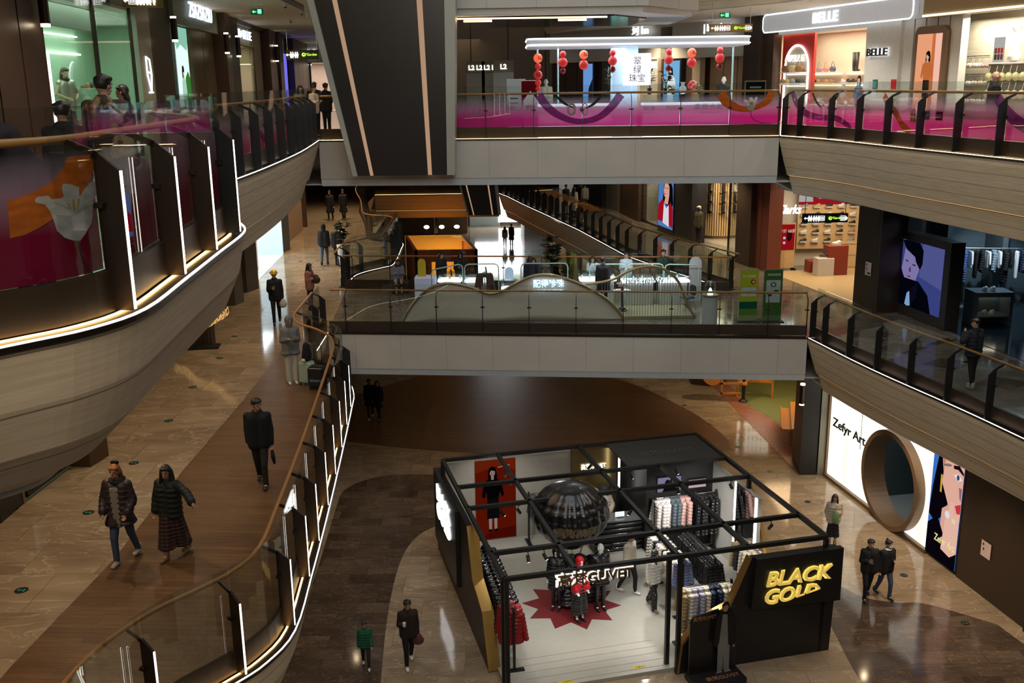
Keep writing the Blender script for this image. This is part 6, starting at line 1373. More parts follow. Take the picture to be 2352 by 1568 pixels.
# red star rug and inflatable balloon with mannequins
T = thing('star_rug', 'dark red star-shaped rug under the black inflatable', 'rug', K(2.7, 3.6, .1), KA); pts = []
for k in range(20): a = 2 * math.pi * k / 20; r_ = 1.32 if k % 2 else .92; pts.append((r_ * math.cos(a), r_ * 1.0 * math.sin(a)))
bm = bmesh.new(); prism(bm, pts, .001, .012); link('rug', bm, mat('wine_red_rug', (.16, .012, .016), .6), T)
T = thing('inflatable_balloon', 'huge glossy black quilted balloon lettered GUVET in gold', 'inflatable', K(2.85, 4.2, .1), KA)
GLB = mat('gloss_black_vinyl', (.008, .008, .010), .28, 0, None, 1, .6, .5)
bm = bmesh.new(); n1, n2 = 120, 60; V2 = []
for j in range(n2 + 1):
    th = math.pi * j / n2; row = []
    for i in range(n1):
        ph = 2 * math.pi * i / n1; rr_ = .97 * (1 + .055 * abs(math.sin(ph * 10)) * math.sin(th) + .045 * abs(math.sin(th * 9)))
        zz = math.cos(th); x = rr_ * math.sin(th) * (1 if zz > -.2 else 1 - .35 * (-.2 - zz)); row.append(bm.verts.new((x * math.cos(ph), x * math.sin(ph), 2.38 + (zz * .86 if zz > 0 else zz * 1.02))))
    V2.append(row)
for j in range(n2):
    for i in range(n1):
        try: bm.faces.new((V2[j][i], V2[j][(i + 1) % n1], V2[j + 1][(i + 1) % n1], V2[j + 1][i]))
        except ValueError: pass
link('envelope', bm, GLB, T, True)
for a in range(6): bm = bmesh.new(); tube(bm, [(.45 * math.cos(a * 1.05), .45 * math.sin(a * 1.05), 1.6), (.25 * math.cos(a * 1.05), .25 * math.sin(a * 1.05), 1.05)], .012, 6); link('rope', bm, mat('gold_rope', (.35, .25, .1), .5), T)
bm = bmesh.new(); lathe(bm, [(.22, .65), (.3, .7), (.32, 1.0), (.28, 1.05)], 20); link('basket', bm, GLB, T, True)
o = text('letters', '高梵GUVET', Matrix.Identity(4), .27, mat('dull_gold_letters', (.38, .27, .10), .5), T, .004, 1.05, bold=.004)
for v in o.data.vertices:
    a = v.co.x / 1.06 - math.pi / 2 - .12; v.co = Vector((1.09 * math.cos(a), 1.09 * math.sin(a), 2.28 + v.co.y + v.co.z * 0))
T = thing('inflatable_mound', 'glossy black quilted mound standing on the red star rug', 'inflatable', K(2.9, 3.7, .11), KA)
bm = bmesh.new()
for j in range(9):
    for sx in (-.25, .1, .4): ell(bm, (sx, .1 * math.sin(j + sx * 5), .12 + j * .14), (.42 - .03 * j, .36 - .02 * j, .1), 12)
o = link('body', bm, GLB, T); solid(o, .03, 1)
WM = mat('white_mannequin', (.75, .74, .72), .35)
def kperson(label, x, y, rz, **kw): return person(label, K(x, y, .112), rz + KA, **kw)
kperson('mannequin in a glossy red down jacket and black hood on the star rug', 2.65, 2.75, .25, h=1.75, top=cloth('red_gloss', (.45, .01, .02), .3, .4), style='puffer', bottom=cloth('black_gloss', (.01, .01, .012), .25, .5), bstyle='longskirt', hair='hood', skin=WM, cat='mannequin', name='mannequin', arms=(((.1, -.1, -1), (-.15, -.5, -1)),) * 2, vox=.018)
kperson('mannequin in a long glossy black down jacket beside the red one', 3.35, 3.15, .1, h=1.85, top=cloth('black_gloss', (.01, .01, .012), .25, .5), style='puffer', bottom=cloth('black_gloss', (.01, .01, .012), .25, .5), hair=None, skin=WM, cat='mannequin', name='mannequin', hem=.7, vox=.018, group=None)
kperson('mannequin in a dark quilted jacket on the left of the black mound', 2.25, 3.5, -.5, h=1.7, top=cloth('black_gloss', (.01, .01, .012), .25, .5), style='puffer', bottom=cloth('black_gloss', (.01, .01, .012), .25, .5), hair='hood', skin=WM, cat='mannequin', name='mannequin', hem=.6, vox=.02)
# hanging sign on the front beam
T = thing('shop_sign', 'white-edged bronze letters GUVET hanging from the booth front beam', 'sign', K(2.1, -.08, 2.7), KA)
text('letters', '高梵GUVET', Matrix.Translation((0, -.04, .16)) @ RX, .34, mat('bronze_letter', (.16, .10, .04), .4, .5), T, .02, 1.78, bold=.004); text('halo', '高梵GUVET', Matrix.Translation((-.02, .01, .165)) @ RX, .34, glow('halo_bright', (1, .95, .85), 1.1), T, .012, 1.86, bold=.012)
# clothes racks
PW = cloth('pale_pearl', (.52, .50, .50), .5); SL = cloth('slate', (.065, .085, .10), .5); PK = cloth('dusty_pink', (.42, .26, .24), .5); BG_ = cloth('black_gloss', (.01, .01, .012), .25, .5); NVY = cloth('ink_navy', (.02, .03, .06), .4)
IV = cloth('ivory', (.66, .60, .48), .5); TAN = cloth('tan_puffer', (.42, .29, .14), .5); LIL = cloth('lilac', (.42, .40, .50), .5); RD = cloth('red_satin', (.33, .015, .02), .35, .3); DBL = cloth('dusk_blue', (.12, .14, .26), .5); WHT = cloth('white', (.72, .72, .72), .5)
def krack(label, a, b, ztop, n, mats_, labels, kinds='puffer', grp=None, sc=1.0, z0=.1):
    p0, p1 = K2(*a), K2(*b); rack(label, p0, p1, z0, ztop); fillrack(p0, p1, ztop, n, kinds, mats_, labels, grp or label.replace('rack', 'garments'), None, sc)
krack('black rack of pale and pink puffer jackets below the video screen', (5.85, 5.6), (6.95, 5.6), 1.95, 7, [PW, PW, SL, SL, PK, PK], ['pale grey puffer jacket on the rack below the video screen'] * 2 + ['slate puffer jacket between the pale and the pink ones'] * 2 + ['dusty pink puffer jacket on the rack below the video screen'] * 2, grp=['pale grey puffers below the screen'] * 2 + ['slate puffers below the screen'] * 2 + ['pink puffers below the screen'] * 2, sc=1.1)
krack('black rack of glossy black jackets at the booth back right corner', (7.1, 5.6), (7.8, 5.6), 1.95, 5, [BG_], 'glossy black down jacket at the back right corner of the booth', 'long', 'black down jackets at the back right', 1.1)
krack('centre rack with white and ivory coats and a blue jacket in front', (5.28, 2.2), (5.28, 4.1), 1.75, 14, [DBL, WHT, IV, WHT, IV, WHT, BG_, IV, WHT, PW, NVY, IV, WHT, PW], 'coat on the centre rack of white, ivory and blue garments', 'puffer', 'garments on the white centre rack')
krack('centre rack full of black down jackets right of the white one', (6.02, 1.9), (6.02, 3.8), 1.75, 16, [BG_], 'black down jacket on the black centre rack', 'puffer', 'garments on the black centre rack')
krack('rack of beige, lilac and navy hooded jackets behind the sign wall', (4.6, .9), (6.0, .9), 1.7, 9, [TAN, IV, LIL, LIL, IV, NVY, NVY, IV, IV], ['tan hooded jacket at the left of the front rack', 'beige hooded jacket on the front rack', 'lilac hooded jacket on the front rack', 'lilac hooded jacket on the front rack', 'ivory hooded jacket in the middle of the front rack', 'navy hooded jacket on the front rack', 'navy hooded jacket on the front rack', 'ivory hooded jacket at the right of the front rack', 'ivory hooded jacket at the right of the front rack'], ['long', 'long', 'puffer'], ['a', 'b', 'lilac jackets on the front rack', 'lilac jackets on the front rack', 'c', 'navy jackets on the front rack', 'navy jackets on the front rack', 'ivory jackets at the right of the front rack', 'ivory jackets at the right of the front rack'])
krack('rack of cream and camel puffers along the booth right side', (7.45, 2.1), (7.45, 3.4), 1.6, 6, [TAN, IV, IV, IV, NVY, TAN], ['tan puffer jacket nearest on the right side rack', 'cream puffer jacket on the right side rack', 'cream puffer jacket on the right side rack', 'cream puffer jacket on the right side rack', 'navy puffer jacket on the right side rack', 'camel puffer jacket at the back of the right side rack'], 'puffer', ['d', 'cream puffers at right side', 'cream puffers at right side', 'cream puffers at right side', 'e', 'f'], 1.1)
krack('rack of glossy black and red jackets along the booth left wall', (.45, .95), (.6, 4.7), 1.7, 17, [RD, RD, RD] + [BG_] * 14, ['dark red satin jacket at the front of the left rack'] * 3 + ['glossy black jacket on the left rack'] * 14, 'puffer', ['red jackets on the left rack'] * 3 + ['black jackets on the left rack'] * 14, 1.15)
krack('rack of dark slate jackets beside the red poster', (2.55, 7.5), (3.4, 7.5), 1.7, 3, [SL], 'dark slate jacket on the rack beside the red poster', 'puffer', 'slate jackets beside the poster')
# cashier counter, screens, spotlights, labels
T = thing('cashier_counter', 'long glossy black slatted cashier counter behind the balloon', 'counter', K(5.0, 6.5, .1), KA)
bm = bmesh.new(); box(bm, -.75, .72, -.25, .25, 0, .95); link('body', bm, BLACKM, T); bm = bmesh.new()
for z in range(6): cap(bm, (-.72, -.27, .1 + .15 * z), (.70, -.27, .1 + .15 * z), .055, .055, 10)
link('slats', bm, GLB, T, True); bm = bmesh.new(); box(bm, -.8, .76, -.3, .3, .95, 1.0); link('counter_top', bm, mat('smoked_glass', (.12, .13, .14), .1), T)
T = thing('till_screen', 'small white lit till screen on the cashier counter', 'screen', K(5.1, 6.45, 1.1), KA); bm = bmesh.new(); box(bm, -.14, .14, -.02, .02, .02, .16); link('screen', bm, mat('till_white', (.6, .6, .6), .4, 0, (.9, .95, 1), .7), T); bm = bmesh.new(); box(bm, -.1, .1, -.08, .08, 0, .02); link('stand', bm, BLACKM, T)
FT = Fr(K2(5.75, 5.97), K2(8, 5.97), -1)
for s0, s1, z0, z1, l, lay in ((.32, 1.05, 1.98, 2.42, 'video screen with two people in dark jackets above the pink jackets', [BG((125, 120, 150)), ((30, 25, 28), circ(.42, .55, .12, .3, 12)), ((40, 34, 30), circ(.6, .6, .1, .32, 12)), ((120, 85, 65), circ(.62, .65, .04, .12, 8)), ((24, 22, 24), [(.2, 0), (.85, 0), (.75, .4), (.3, .4)])]), (1.3, 1.85, 2.0, 2.25, 'second small pinkish video screen above the black jackets', [BG((190, 165, 175))])):
    T = thing('video_screen', l, 'screen', FT.P((s0 + s1) / 2, .04, z0)); iv = Matrix.Translation(-Vector(FT.P((s0 + s1) / 2, .04, z0)))
    bm = bmesh.new(); FT.box(bm, s0 - .02, s1 + .02, 0, .035, z0 - .02, z1 + .02); adT(T, iv, 'housing', bm, BLACKM); o = picture('screen', FT, s0, s1, z0, z1, .04, lay, .9, T); o.data.transform(iv)
def tracklight(x, y, rz, l):
    t = thing('track_spotlight', l, 'spotlight', K(x, y, H_), KA + rz, 'spotlights on the booth roof beams'); bm = bmesh.new(); tube(bm, [(0, 0, 0), (0, 0, -.12)], .01, 6); box(bm, -.05, .05, -.02, .02, -.02, 0); link('mount', bm, BLACKM, t)
    bm = bmesh.new(); tube(bm, [(0, .03, -.12), (0, -.07, -.26)], .042, 12); link('barrel', bm, BLACKM, t)
    bm = bmesh.new(); tube(bm, [(0, -.072, -.262), (0, -.074, -.266)], .035, 12); link('lens', bm, glow('lens_glow', (1, .95, .88), 3), t)
for i, (x, y) in enumerate(((.9, 1.3), (1.3, 1.3), (.9, 3.95), (1.35, 3.95), (1.65, 5.9), (1.65, 6.5), (4.15, 6.4), (4.15, 3.1), (5.9, 4.6), (5.9, 4.1), (6.4, 5.4), (5.0, 5.4), (7.4, 3.95), (4.15, 4.7), (7.2, 1.3), (3.0, 1.3))):
    tracklight(x, y, i * .7, 'small black spotlight under a roof beam of the booth')
for (x, y, tx, ty, tz, p) in ((1.2, 1.3, 1.5, 2.5, 0, 60), (3.0, 1.3, 3.0, 2.4, .5, 90), (4.2, 3.1, 4.8, 1.8, 0, 70), (1.6, 5.9, 1.7, 7.9, 1.5, 70), (1.35, 3.95, 2.6, 6.0, 0, 60), (5.9, 4.4, 6.4, 5.6, 1.2, 110), (6.6, 3.95, 7.3, 5.6, 1.2, 90), (5.0, 3.95, 5.5, 3.0, 1, 110), (7.2, 1.3, 7.4, 2.9, 1, 90), (5.0, 1.3, 5.2, 1.0, .8, 80), (.8, 3.9, .6, 3.0, 1.2, 60), (4.2, 6.4, 4.9, 7.0, 1.2, 50), (2.2, .2, 2.2, 1.2, 0, 50)):
    spot('booth_spot', K(x, y, 2.72), K(tx, ty, tz), p * 1.25, (1, .95, .87), 95, .7, .04)
for x, y, l in ((1.5, .2, 'yellow warning sticker on the ramp, left one'), (3.35, .32, 'yellow warning sticker on the ramp, right one')):
    T = thing('floor_sticker', l, 'sticker', K(x, y, .104), KA); bm = bmesh.new(); box(bm, -.18, .18, -.06, .06, 0, .002); link('sheet', bm, mat('sticker_yellow', (.6, .5, .05), .5), T); text('letters', '注意脚下', Matrix.Translation((.05, 0, .003)), .07, mat('sticker_ink', (.1, .08, .02), .5), T, .0005)
# cardboard man with his panel
T = thing('advert_standee', 'cardboard man in dark jacket and light trousers on a black GUVET base', 'standee', K(4.95, -.45, 0), KA + .05)
bm = bmesh.new(); box(bm, -.65, .62, -.42, .25, 0, .16); link('base', bm, BLACKM, T)
bm = bmesh.new(); plate(bm, [(-.62, .1, .16), (.5, .1, .16), (.5, .1, 1.2), (.1, .1, 1.75), (-.55, .1, 1.65), (-.62, .1, 1.5)], (0, .04, 0)); link('panel', bm, mat('dark_glass_panel', (.015, .014, .014), .25), T)
text('letters', '高梵GUVET', Matrix.Translation((-.26, .09, 1.58)) @ RX, .12, mat('copper_letters', (.5, .22, .10), .4, .3), T, .004, .6); text('letters', '高梵GUVET', Matrix.Translation((.1, -.22, .165)), .17, mat('copper_letters', (.5, .22, .10), .4, .3), T, .004, .85)
gl = lambda c: c
lay = [((70, 70, 74), [(.34, .0), (.48, .0), (.5, .3), (.52, .0), (.68, .0), (.64, .5), (.34, .5)]), ((128, 126, 124), [(.34, .03), (.47, .03), (.5, .32), (.53, .03), (.67, .03), (.66, .52), (.33, .52)]), ((120, 118, 116), [(.36, .5), (.64, .5), (.6, .8), (.42, .82)]), ((18, 18, 20), [(.2, .4), (.3, .36), (.36, .42), (.4, .7), (.44, .84), (.36, .86), (.26, .76)]), ((18, 18, 20), [(.62, .38), (.78, .34), (.84, .5), (.8, .76), (.66, .86), (.56, .84), (.6, .66)]), ((150, 118, 100), circ(.5, .895, .075, .05, 14)), ((20, 16, 15), [(.41, .88), (.4, .95), (.46, .99), (.56, .99), (.61, .94), (.6, .9), (.55, .94), (.45, .93)]), ((150, 118, 100), [(.74, .34), (.8, .33), (.8, .37), (.74, .37)]), ((150, 148, 146), [(.3, 0), (.48, 0), (.46, .03), (.34, .035)]), ((150, 148, 146), [(.53, 0), (.72, 0), (.68, .035), (.54, .03)])]
FQ2 = Fr((-.15, -.02), (.65, -.02), -1); o = picture('cutout', FQ2, -.12, .82, .16, 2.02, .0, lay, 0, T)
bm = bmesh.new(); plate(bm, [(.05, .0, .16), (.55, .0, .16), (.55, .0, 1.2), (.5, 0, 1.8), (.25, .0, 1.8), (.1, 0, 1.2)], (0, .03, 0)); link('backing', bm, BLACKM, T)

# ---------------- pearl kiosk on the middle bridge ----------------
WP = mat('draped_white', (.62, .57, .50), .6); GOLDT = mat('champagne_trim', (.36, .28, .15), .35, .6); MINTT = mat('mint_tube', (.36, .48, .42), .4)
KB = thing('pearl_kiosk', 'wavy fronted pearl kiosk with champagne trim on the middle bridge', 'kiosk', (1, 33, 6)); iK = Matrix.Translation((-1, -33, -6))
wave = [(-3.61, 32.4, 6.04), (-3.3, 32.4, 6.57), (-2.85, 32.4, 7.04), (-2.4, 32.4, 7.27), (-1.93, 32.4, 7.32), (-1.3, 32.4, 7.17), (-0.77, 32.4, 6.97), (-0.29, 32.4, 7.04), (0.15, 32.4, 7.29), (0.7, 32.4, 7.53), (1.24, 32.4, 7.56), (1.8, 32.4, 7.42), (2.44, 32.4, 7.15), (3, 32.4, 6.82), (3.29, 32.4, 6.57), (3.58, 32.4, 6.25), (3.74, 32.4, 5.98)]
wv = crs([(p[0], p[2]) for p in wave], 4); wv = [(p.x, max(p.y, 6.02)) for p in wv]
bm = bmesh.new(); yo = lambda i: 32.46 + .03 * math.sin(i * .22)
n = len(wv); lo = [(wv[0][0] + (wv[-1][0] - wv[0][0]) * i / (n - 1), 6.02) for i in range(n)]
grid = [[bm.verts.new((lo[i][0] + (wv[i][0] - lo[i][0]) * t, yo(i + t * 6) , lo[i][1] + (wv[i][1] - lo[i][1]) * t)) for t in [k / 8 for k in range(9)]] for i in range(n)]
for i in range(n - 1):
    for k in range(8):
        try: bm.faces.new((grid[i][k], grid[i + 1][k], grid[i + 1][k + 1], grid[i][k + 1]))
        except ValueError: pass
o = adT(KB, iK, 'wavy_front', bm, WP); o.modifiers.new('t', 'SOLIDIFY').thickness = .05
for q in o.data.polygons: q.use_smooth = True
bm = bmesh.new(); tube(bm, [(x, 32.4, z) for x, z in wv], .045, 8); adT(KB, iK, 'wave_trim', bm, GOLDT)
h2 = [(2.45, 32.6, 7.19), (3.01, 32.6, 7.25), (3.41, 32.6, 7.36), (3.81, 32.6, 7.58), (4.21, 32.6, 7.72), (4.68, 32.6, 7.75), (5.13, 32.6, 7.6), (5.5, 32.6, 7.25), (5.7, 32.6, 6.81), (5.9, 32.6, 6.35), (6.13, 32.6, 5.96)]
hp = crs([(p[0], p[2]) for p in h2], 4)
bm = bmesh.new(); tube(bm, [(p.x, 32.6, p.y) for p in hp], .045, 8); adT(KB, iK, 'hoop_trim', bm, GOLDT)
bm = bmesh.new()
for k in range(32):
    x = 3.0 + k * .09; zt = None
    for a, b in zip(hp, hp[1:]):
        if a.x <= x <= b.x: zt = a.y + (b.y - a.y) * (x - a.x) / max(1e-6, b.x - a.x)
    if zt is None: continue
    zb = 6.1
    for a, b in zip(wv, wv[1:]):
        if a[0] <= x <= b[0]: zb = a[1] + .02
    tube(bm, [(x, 32.6, zb), (x, 32.6, zt)], .009, 5)
o = adT(KB, iK, 'rod_screen', bm, mat('pale_rod', (.4, .44, .44), .3, .8)); o['kind'] = 'stuff'
bm = bmesh.new(); box(bm, wv[-1][0], 6.0, 32.5, 36.4, 6.005, 6.1); box(bm, -2.0, wv[-1][0], 32.6, 36.4, 6.005, 6.08); adT(KB, iK, 'platform', bm, mat('olive_platform', (.25, .22, .12), .4))
o = text('letters', '配得珍珠', iK @ Matrix.Translation((1.22, 32.33, 7.26)) @ RX, .28, glow('pearl_letter', (.6, .8, 1), 1.5), KB, .01, 1.02, bold=.008); text('letters', 'WORTHY PEARL', iK @ Matrix.Translation((1.22, 32.33, 7.03)) @ RX, .12, glow('pearl_letter', (.6, .8, 1), 1.5), KB, .01, 1.02, bold=.003)
text('letters', 'Worthy Pearl', iK @ Matrix.Translation((4.4, 32.55, 7.28)) @ RX, .26, mat('black_lettering', (.03, .025, .02), .5), KB, .008, 1.25, mirror=True)
SHOWL = mat('showcase_glow', (.8, .85, .9), .4, 0, (.8, .93, 1), 1.6)
def counter(label, x0, x1, y0, y1, fz=.78):
    cx, cy = (x0 + x1) / 2, (y0 + y1) / 2; T = thing('showcase_counter', label, 'counter', (cx, cy, 6.1)); a, b = (x1 - x0) / 2, (y1 - y0) / 2
    bm = bmesh.new(); prism(bm, rrect(-a * .88, a * .88, -b * .8, b * .8, .12), 0, fz); link('body', bm, mat('white_fluted', (.62, .64, .66), .4), T)
    bm = bmesh.new(); prism(bm, rrect(-a, a, -b, b, .08), fz, fz + .05); link('tray', bm, SHOWL, T)
    bm = bmesh.new(); box(bm, -a, a, -b, -b + .012, fz + .05, fz + .27); box(bm, -a, a, b - .012, b, fz + .05, fz + .27); box(bm, -a, a, -b, b, fz + .27, fz + .285); link('glass_case', bm, GLASS, T)
    bm = bmesh.new()
    for k in range(int(a * 8)): x = -a * .85 + k * a * 1.7 / max(1, int(a * 8) - 1); lathe(bm, [(.035, fz + .05), (.05, fz + .12), (.02, fz + .16 + .03 * (k % 3))], 10, None, (x, .04 * (-1) ** k))
    o = link('jewellery_stands', bm, WHITEP, T); o['kind'] = 'stuff'; return T
counter('glowing white showcase counter behind the rods, left one', 3.85, 5.0, 34.2, 34.9); counter('glowing white showcase counter behind the rods, right one', 5.1, 6.2, 34.2, 34.9)
counter('glowing showcase counter right of the lit kiosk letters', 2.4, 3.7, 34.6, 35.3); counter('glowing showcase counter behind the first wave crest', -2.6, -1.75, 34.8, 35.5); counter('glowing showcase counter beside the brown coat', -1.65, -.7, 34.7, 35.4)
area('kiosk_light', (4.2, 34.3, 8.6), (3.6, .5), 75, (.8, .92, 1))
for i, (a, b, c, l) in enumerate((((-2.81, 35, 6.66), (-2.79, 35, 7.32), (-1.71, 35, 7.48), 'first from the left'), ((-1.64, 35, 6.73), (-1.62, 35, 7.48), (-0.44, 35, 7.48), 'second from the left'), ((0.35, 35, 6.78), (0.36, 35, 7.48), (2, 35, 7.47), 'above the lit letters'), ((2.77, 35, 6.67), (2.77, 35, 7.42), (4.04, 35, 7.41), 'around the customers'), ((4.09, 35, 6.41), (4.07, 35, 7.41), (5.38, 35, 7.4), 'left of the two over the counters'), ((5.43, 35, 6.39), (5.41, 35, 7.38), (6.64, 35, 7.35), 'right of the two over the counters'))):
    T = thing('tube_frame', 'mint green rounded tube frame on the pearl kiosk, ' + l, 'frame', (a[0], 35, 6.08)); r_ = .14; z0, z1 = .0, b[2] - 6.08; x1 = c[0] - a[0]; z2 = c[2] - 6.08
    bm = bmesh.new(); tube(bm, [(0, 0, z0), (0, 0, z1 - r_), (r_ * .3, 0, z1 - r_ * .3), (r_, 0, z1), (x1 - r_, 0, z2), (x1 - r_ * .3, 0, z2 - r_ * .3), (x1, 0, z2 - r_), (x1, 0, 0)], .022, 8); link('frame', bm, MINTT, T)
    for q in (.35, .62):
        bm = bmesh.new(); tube(bm, [(x1 * q, 0, (z1 + z2) / 2), (x1 * q, 0, (z1 + z2) / 2 - .1)], .006, 5); tube(bm, [(x1 * q, 0, (z1 + z2) / 2 - .1), (x1 * q + .03, -.05, (z1 + z2) / 2 - .34)], .028, 10); link('lamp', bm, NAV if i < 3 else BLACKM, T)
def arch_board(label, x, y, z, w_, h, m, base=None, th=.05):
    T = thing('arched_board', label, 'sign', (x, y, z)); bm = bmesh.new(); plate(bm, [(a, 0, b) for a, b in [(-w_ / 2, 0), (w_ / 2, 0)] + circ(0, h - w_ / 2, w_ / 2, w_ / 2, 12, 0, 180)], (0, th, 0)); link('board', bm, m, T); return T
p = (-3.18, 35.2, 6.76); T = thing('plinth', 'pale blue-white cube plinth under the yellow arched board', 'plinth', (p[0] + .12, 35.4, 6.0)); bm = bmesh.new(); box(bm, -.38, .38, -.3, .3, 0, 1.0); bmesh.ops.bevel(bm, geom=bm.edges[:], offset=.03, affect='EDGES'); link('body', bm, mat('pale_blue', (.5, .55, .68), .5, 0, (.5, .6, .9), .12), T)
arch_board('yellow arched board on the pale cube at the left of the pearl kiosk', p[0], 35.3, 7.0, .28, .64, mat('arch_yellow', (.62, .50, .04), .5))
p = (-0.07, 34.2, 6.67); T = thing('round_showcase', 'round glass showcase glowing cold white in the wave dip', 'showcase', (p[0], 34.2, 6.08)); bm = bmesh.new(); lathe(bm, [(.30, 0), (.3, .62), (0, .62)], 28); link('body', bm, mat('white_fluted', (.62, .64, .66), .4), T)
bm = bmesh.new(); lathe(bm, [(.28, .63), (.28, .72), (.0, .74)], 28); link('tray', bm, SHOWL, T); bm = bmesh.new(); lathe(bm, [(.305, .63), (.305, .98), (0, .985)], 28); link('glass_case', bm, GLASS, T)
arch_board('pale blue arched board standing on the round glass showcase', p[0], 34.2, 7.08, .30, .42, mat('arch_blue', (.35, .52, .75), .5, 0, (.5, .75, 1), .35))
T = thing('round_plinth', 'white cylinder plinth with gold rim at the right end of the pearl kiosk', 'plinth', (6.42, 31.81, 6)); bm = bmesh.new(); lathe(bm, [(.25, 0), (.25, .9), (0, .9)], 28); link('body', bm, mat('cool_plinth', (.5, .5, .52), .4), T); bm = bmesh.new(); lathe(bm, [(.265, .9), (.265, .96), (0, .96)], 28); link('rim', bm, GOLDT, T)
q = (6.42, 31.81, 6); T = thing('glass_dome', 'clear glass dome over a lit necklace on the white cylinder plinth', 'dome', (q[0], q[1], 6.961)); bm = bmesh.new(); lathe(bm, [(.17, 0), (.17, .28), (.15, .37), (.09, .44), (0, .465)], 24); link('dome', bm, GLASS, T, True); bm = bmesh.new(); lathe(bm, [(.10, .0), (.07, .1), (.03, .2), (.0, .22)], 16); link('bust', bm, SHOWL, T, True)
T = thing('arched_mirror', 'tall white arched mirror board behind the white cylinder plinth', 'mirror', (6.55, 35.2, 6.0)); bm = bmesh.new(); plate(bm, [(a, 0, b) for a, b in [(-.22, .0), (.22, .0)] + circ(0, 1.38, .22, .22, 12, 0, 180)], (0, .04, 0)); link('board', bm, mat('grey_white_board', (.45, .47, .48), .4), T); bm = bmesh.new(); tube(bm, [(-.24, -.02, 1.2), (.24, -.02, 1.2)], .012, 6); link('bar', bm, GOLDT, T)
# small table with flowers, chair
T = thing('side_table', 'small round white table on a black trumpet foot behind the rods', 'table', (3.75, 33.4, 6.1)); bm = bmesh.new(); lathe(bm, [(.2, 0), (.18, .02), (.04, .12), (.035, .68)], 20); link('stem', bm, BLACKM, T, True); bm = bmesh.new(); lathe(bm, [(.3, .68), (.3, .7), (0, .7)], 24); link('table_top', bm, WHITEP, T)
T = thing('flower_arrangement', 'pale dried flowers in a small vase on the round white table', 'flowers', (3.75, 33.4, 6.8)); bm = bmesh.new(); rr = random.Random(2)
lathe(bm, [(.04, 0), (.06, .08), (.03, .16)], 12); link('vase', bm, mat('red_vase', (.2, .02, .02), .4), T, True); bm = bmesh.new()
for k in range(18): a = k * 2.4; ell(bm, (.16 * math.cos(a) * rr.random(), .16 * math.sin(a) * rr.random(), .14 + .12 * rr.random()), (.05, .05, .035), 6)
link('blossoms', bm, mat('dried_flower', (.5, .48, .42), .7), T, True)
T = thing('shell_chair', 'black moulded chair with thin steel legs at the right of the rods', 'chair', (5.95, 33.3, 6.1), R(-70)); bm = bmesh.new(); prism(bm, rrect(-.21, .21, -.2, .2, .08), .44, .47); link('seat', bm, BLACKM, T); bm = bmesh.new(); plate(bm, [(a, .2, .48 + b) for a, b in rrect(-.19, .19, .03, .38, .1)], (0, .025, 0)); link('backrest', bm, BLACKM, T)
for sx in (-.17, .17):
    for sy in (-.16, .16): bm = bmesh.new(); tube(bm, [(sx, sy, .44), (sx * 1.25, sy * 1.25, 0)], .011, 6); link('leg', bm, CHROME, T)
T = garment('shirt', (-.9, 33.6, 7.5), .1, cloth('brown_wool', (.10, .065, .045)), 'brown wool coat hung up with its back to the viewer in the kiosk', 'coats at the pearl kiosk', 1.5)
T = thing('coat_stand', 'thin black stand carrying the brown wool coat', 'stand', (-.9, 33.6, 6.08)); bm = bmesh.new(); lathe(bm, [(.16, 0), (.16, .02), (.015, .04), (.015, 1.38)], 12); link('pole', bm, BLACKM, T)
# info totems
for (u, v, l, lay) in ((1716, 742, 'yellow-green and teal info totem right of the pearl kiosk', [BG((205, 215, 60)), ((30, 110, 80), [(0, .0), (1, 0), (1, .3), (0, .3)]), ((120, 160, 60), [(0, 0), (1, 0), (1, .14), (0, .14)]), ((240, 242, 235), [(.08, .42), (.48, .42), (.48, .5), (.08, .5)]), ((240, 242, 235), [(.52, .42), (.92, .42), (.92, .5), (.52, .5)]), ((240, 242, 235), [(.08, .54), (.92, .54), (.92, .62), (.08, .62)]), ((210, 60, 50), circ(.72, .74, .14, .06, 9)), ((240, 240, 230), circ(.74, .74, .07, .03, 9))]),
        (1770, 742, 'dark green store guide totem with white map panel', [BG((85, 125, 60)), ((215, 222, 210), [(.1, .28), (.9, .28), (.9, .78), (.1, .78)]), ((40, 90, 60), circ(.5, .68, .16, .055, 14)), ((215, 222, 210), circ(.5, .68, .1, .035, 14)), ((60, 80, 60), [(.2, .42), (.42, .42), (.42, .47), (.2, .47)]), ((60, 80, 60), [(.55, .48), (.8, .48), (.8, .56), (.55, .56)])])):
    p = {1716: (7.7, 31.98, 6), 1770: (8.48, 31.93, 6)}[u]
    T = thing('info_totem', l, 'sign', p, .02); bm = bmesh.new(); box(bm, -.3, .3, 0, .1, .02, 1.72); link('body', bm, mat('totem_%d' % u, (.25, .30, .14) if u == 1716 else (.10, .18, .08), .4), T); bm = bmesh.new(); box(bm, -.36, .36, -.2, .3, 0, .03); link('foot', bm, BLACKM, T)
    picture('panel', Fr((-.3, -.004), (.3, -.004), -1), .01, .59, .22, 1.7, .0, lay, .12, T)
    text('letters', '扫码找店铺' if u == 1770 else '码上有惊喜', Matrix.Translation((0, -.015, 1.55 if u == 1770 else 1.5)) @ RX, .085, WHITEP, T, .001)
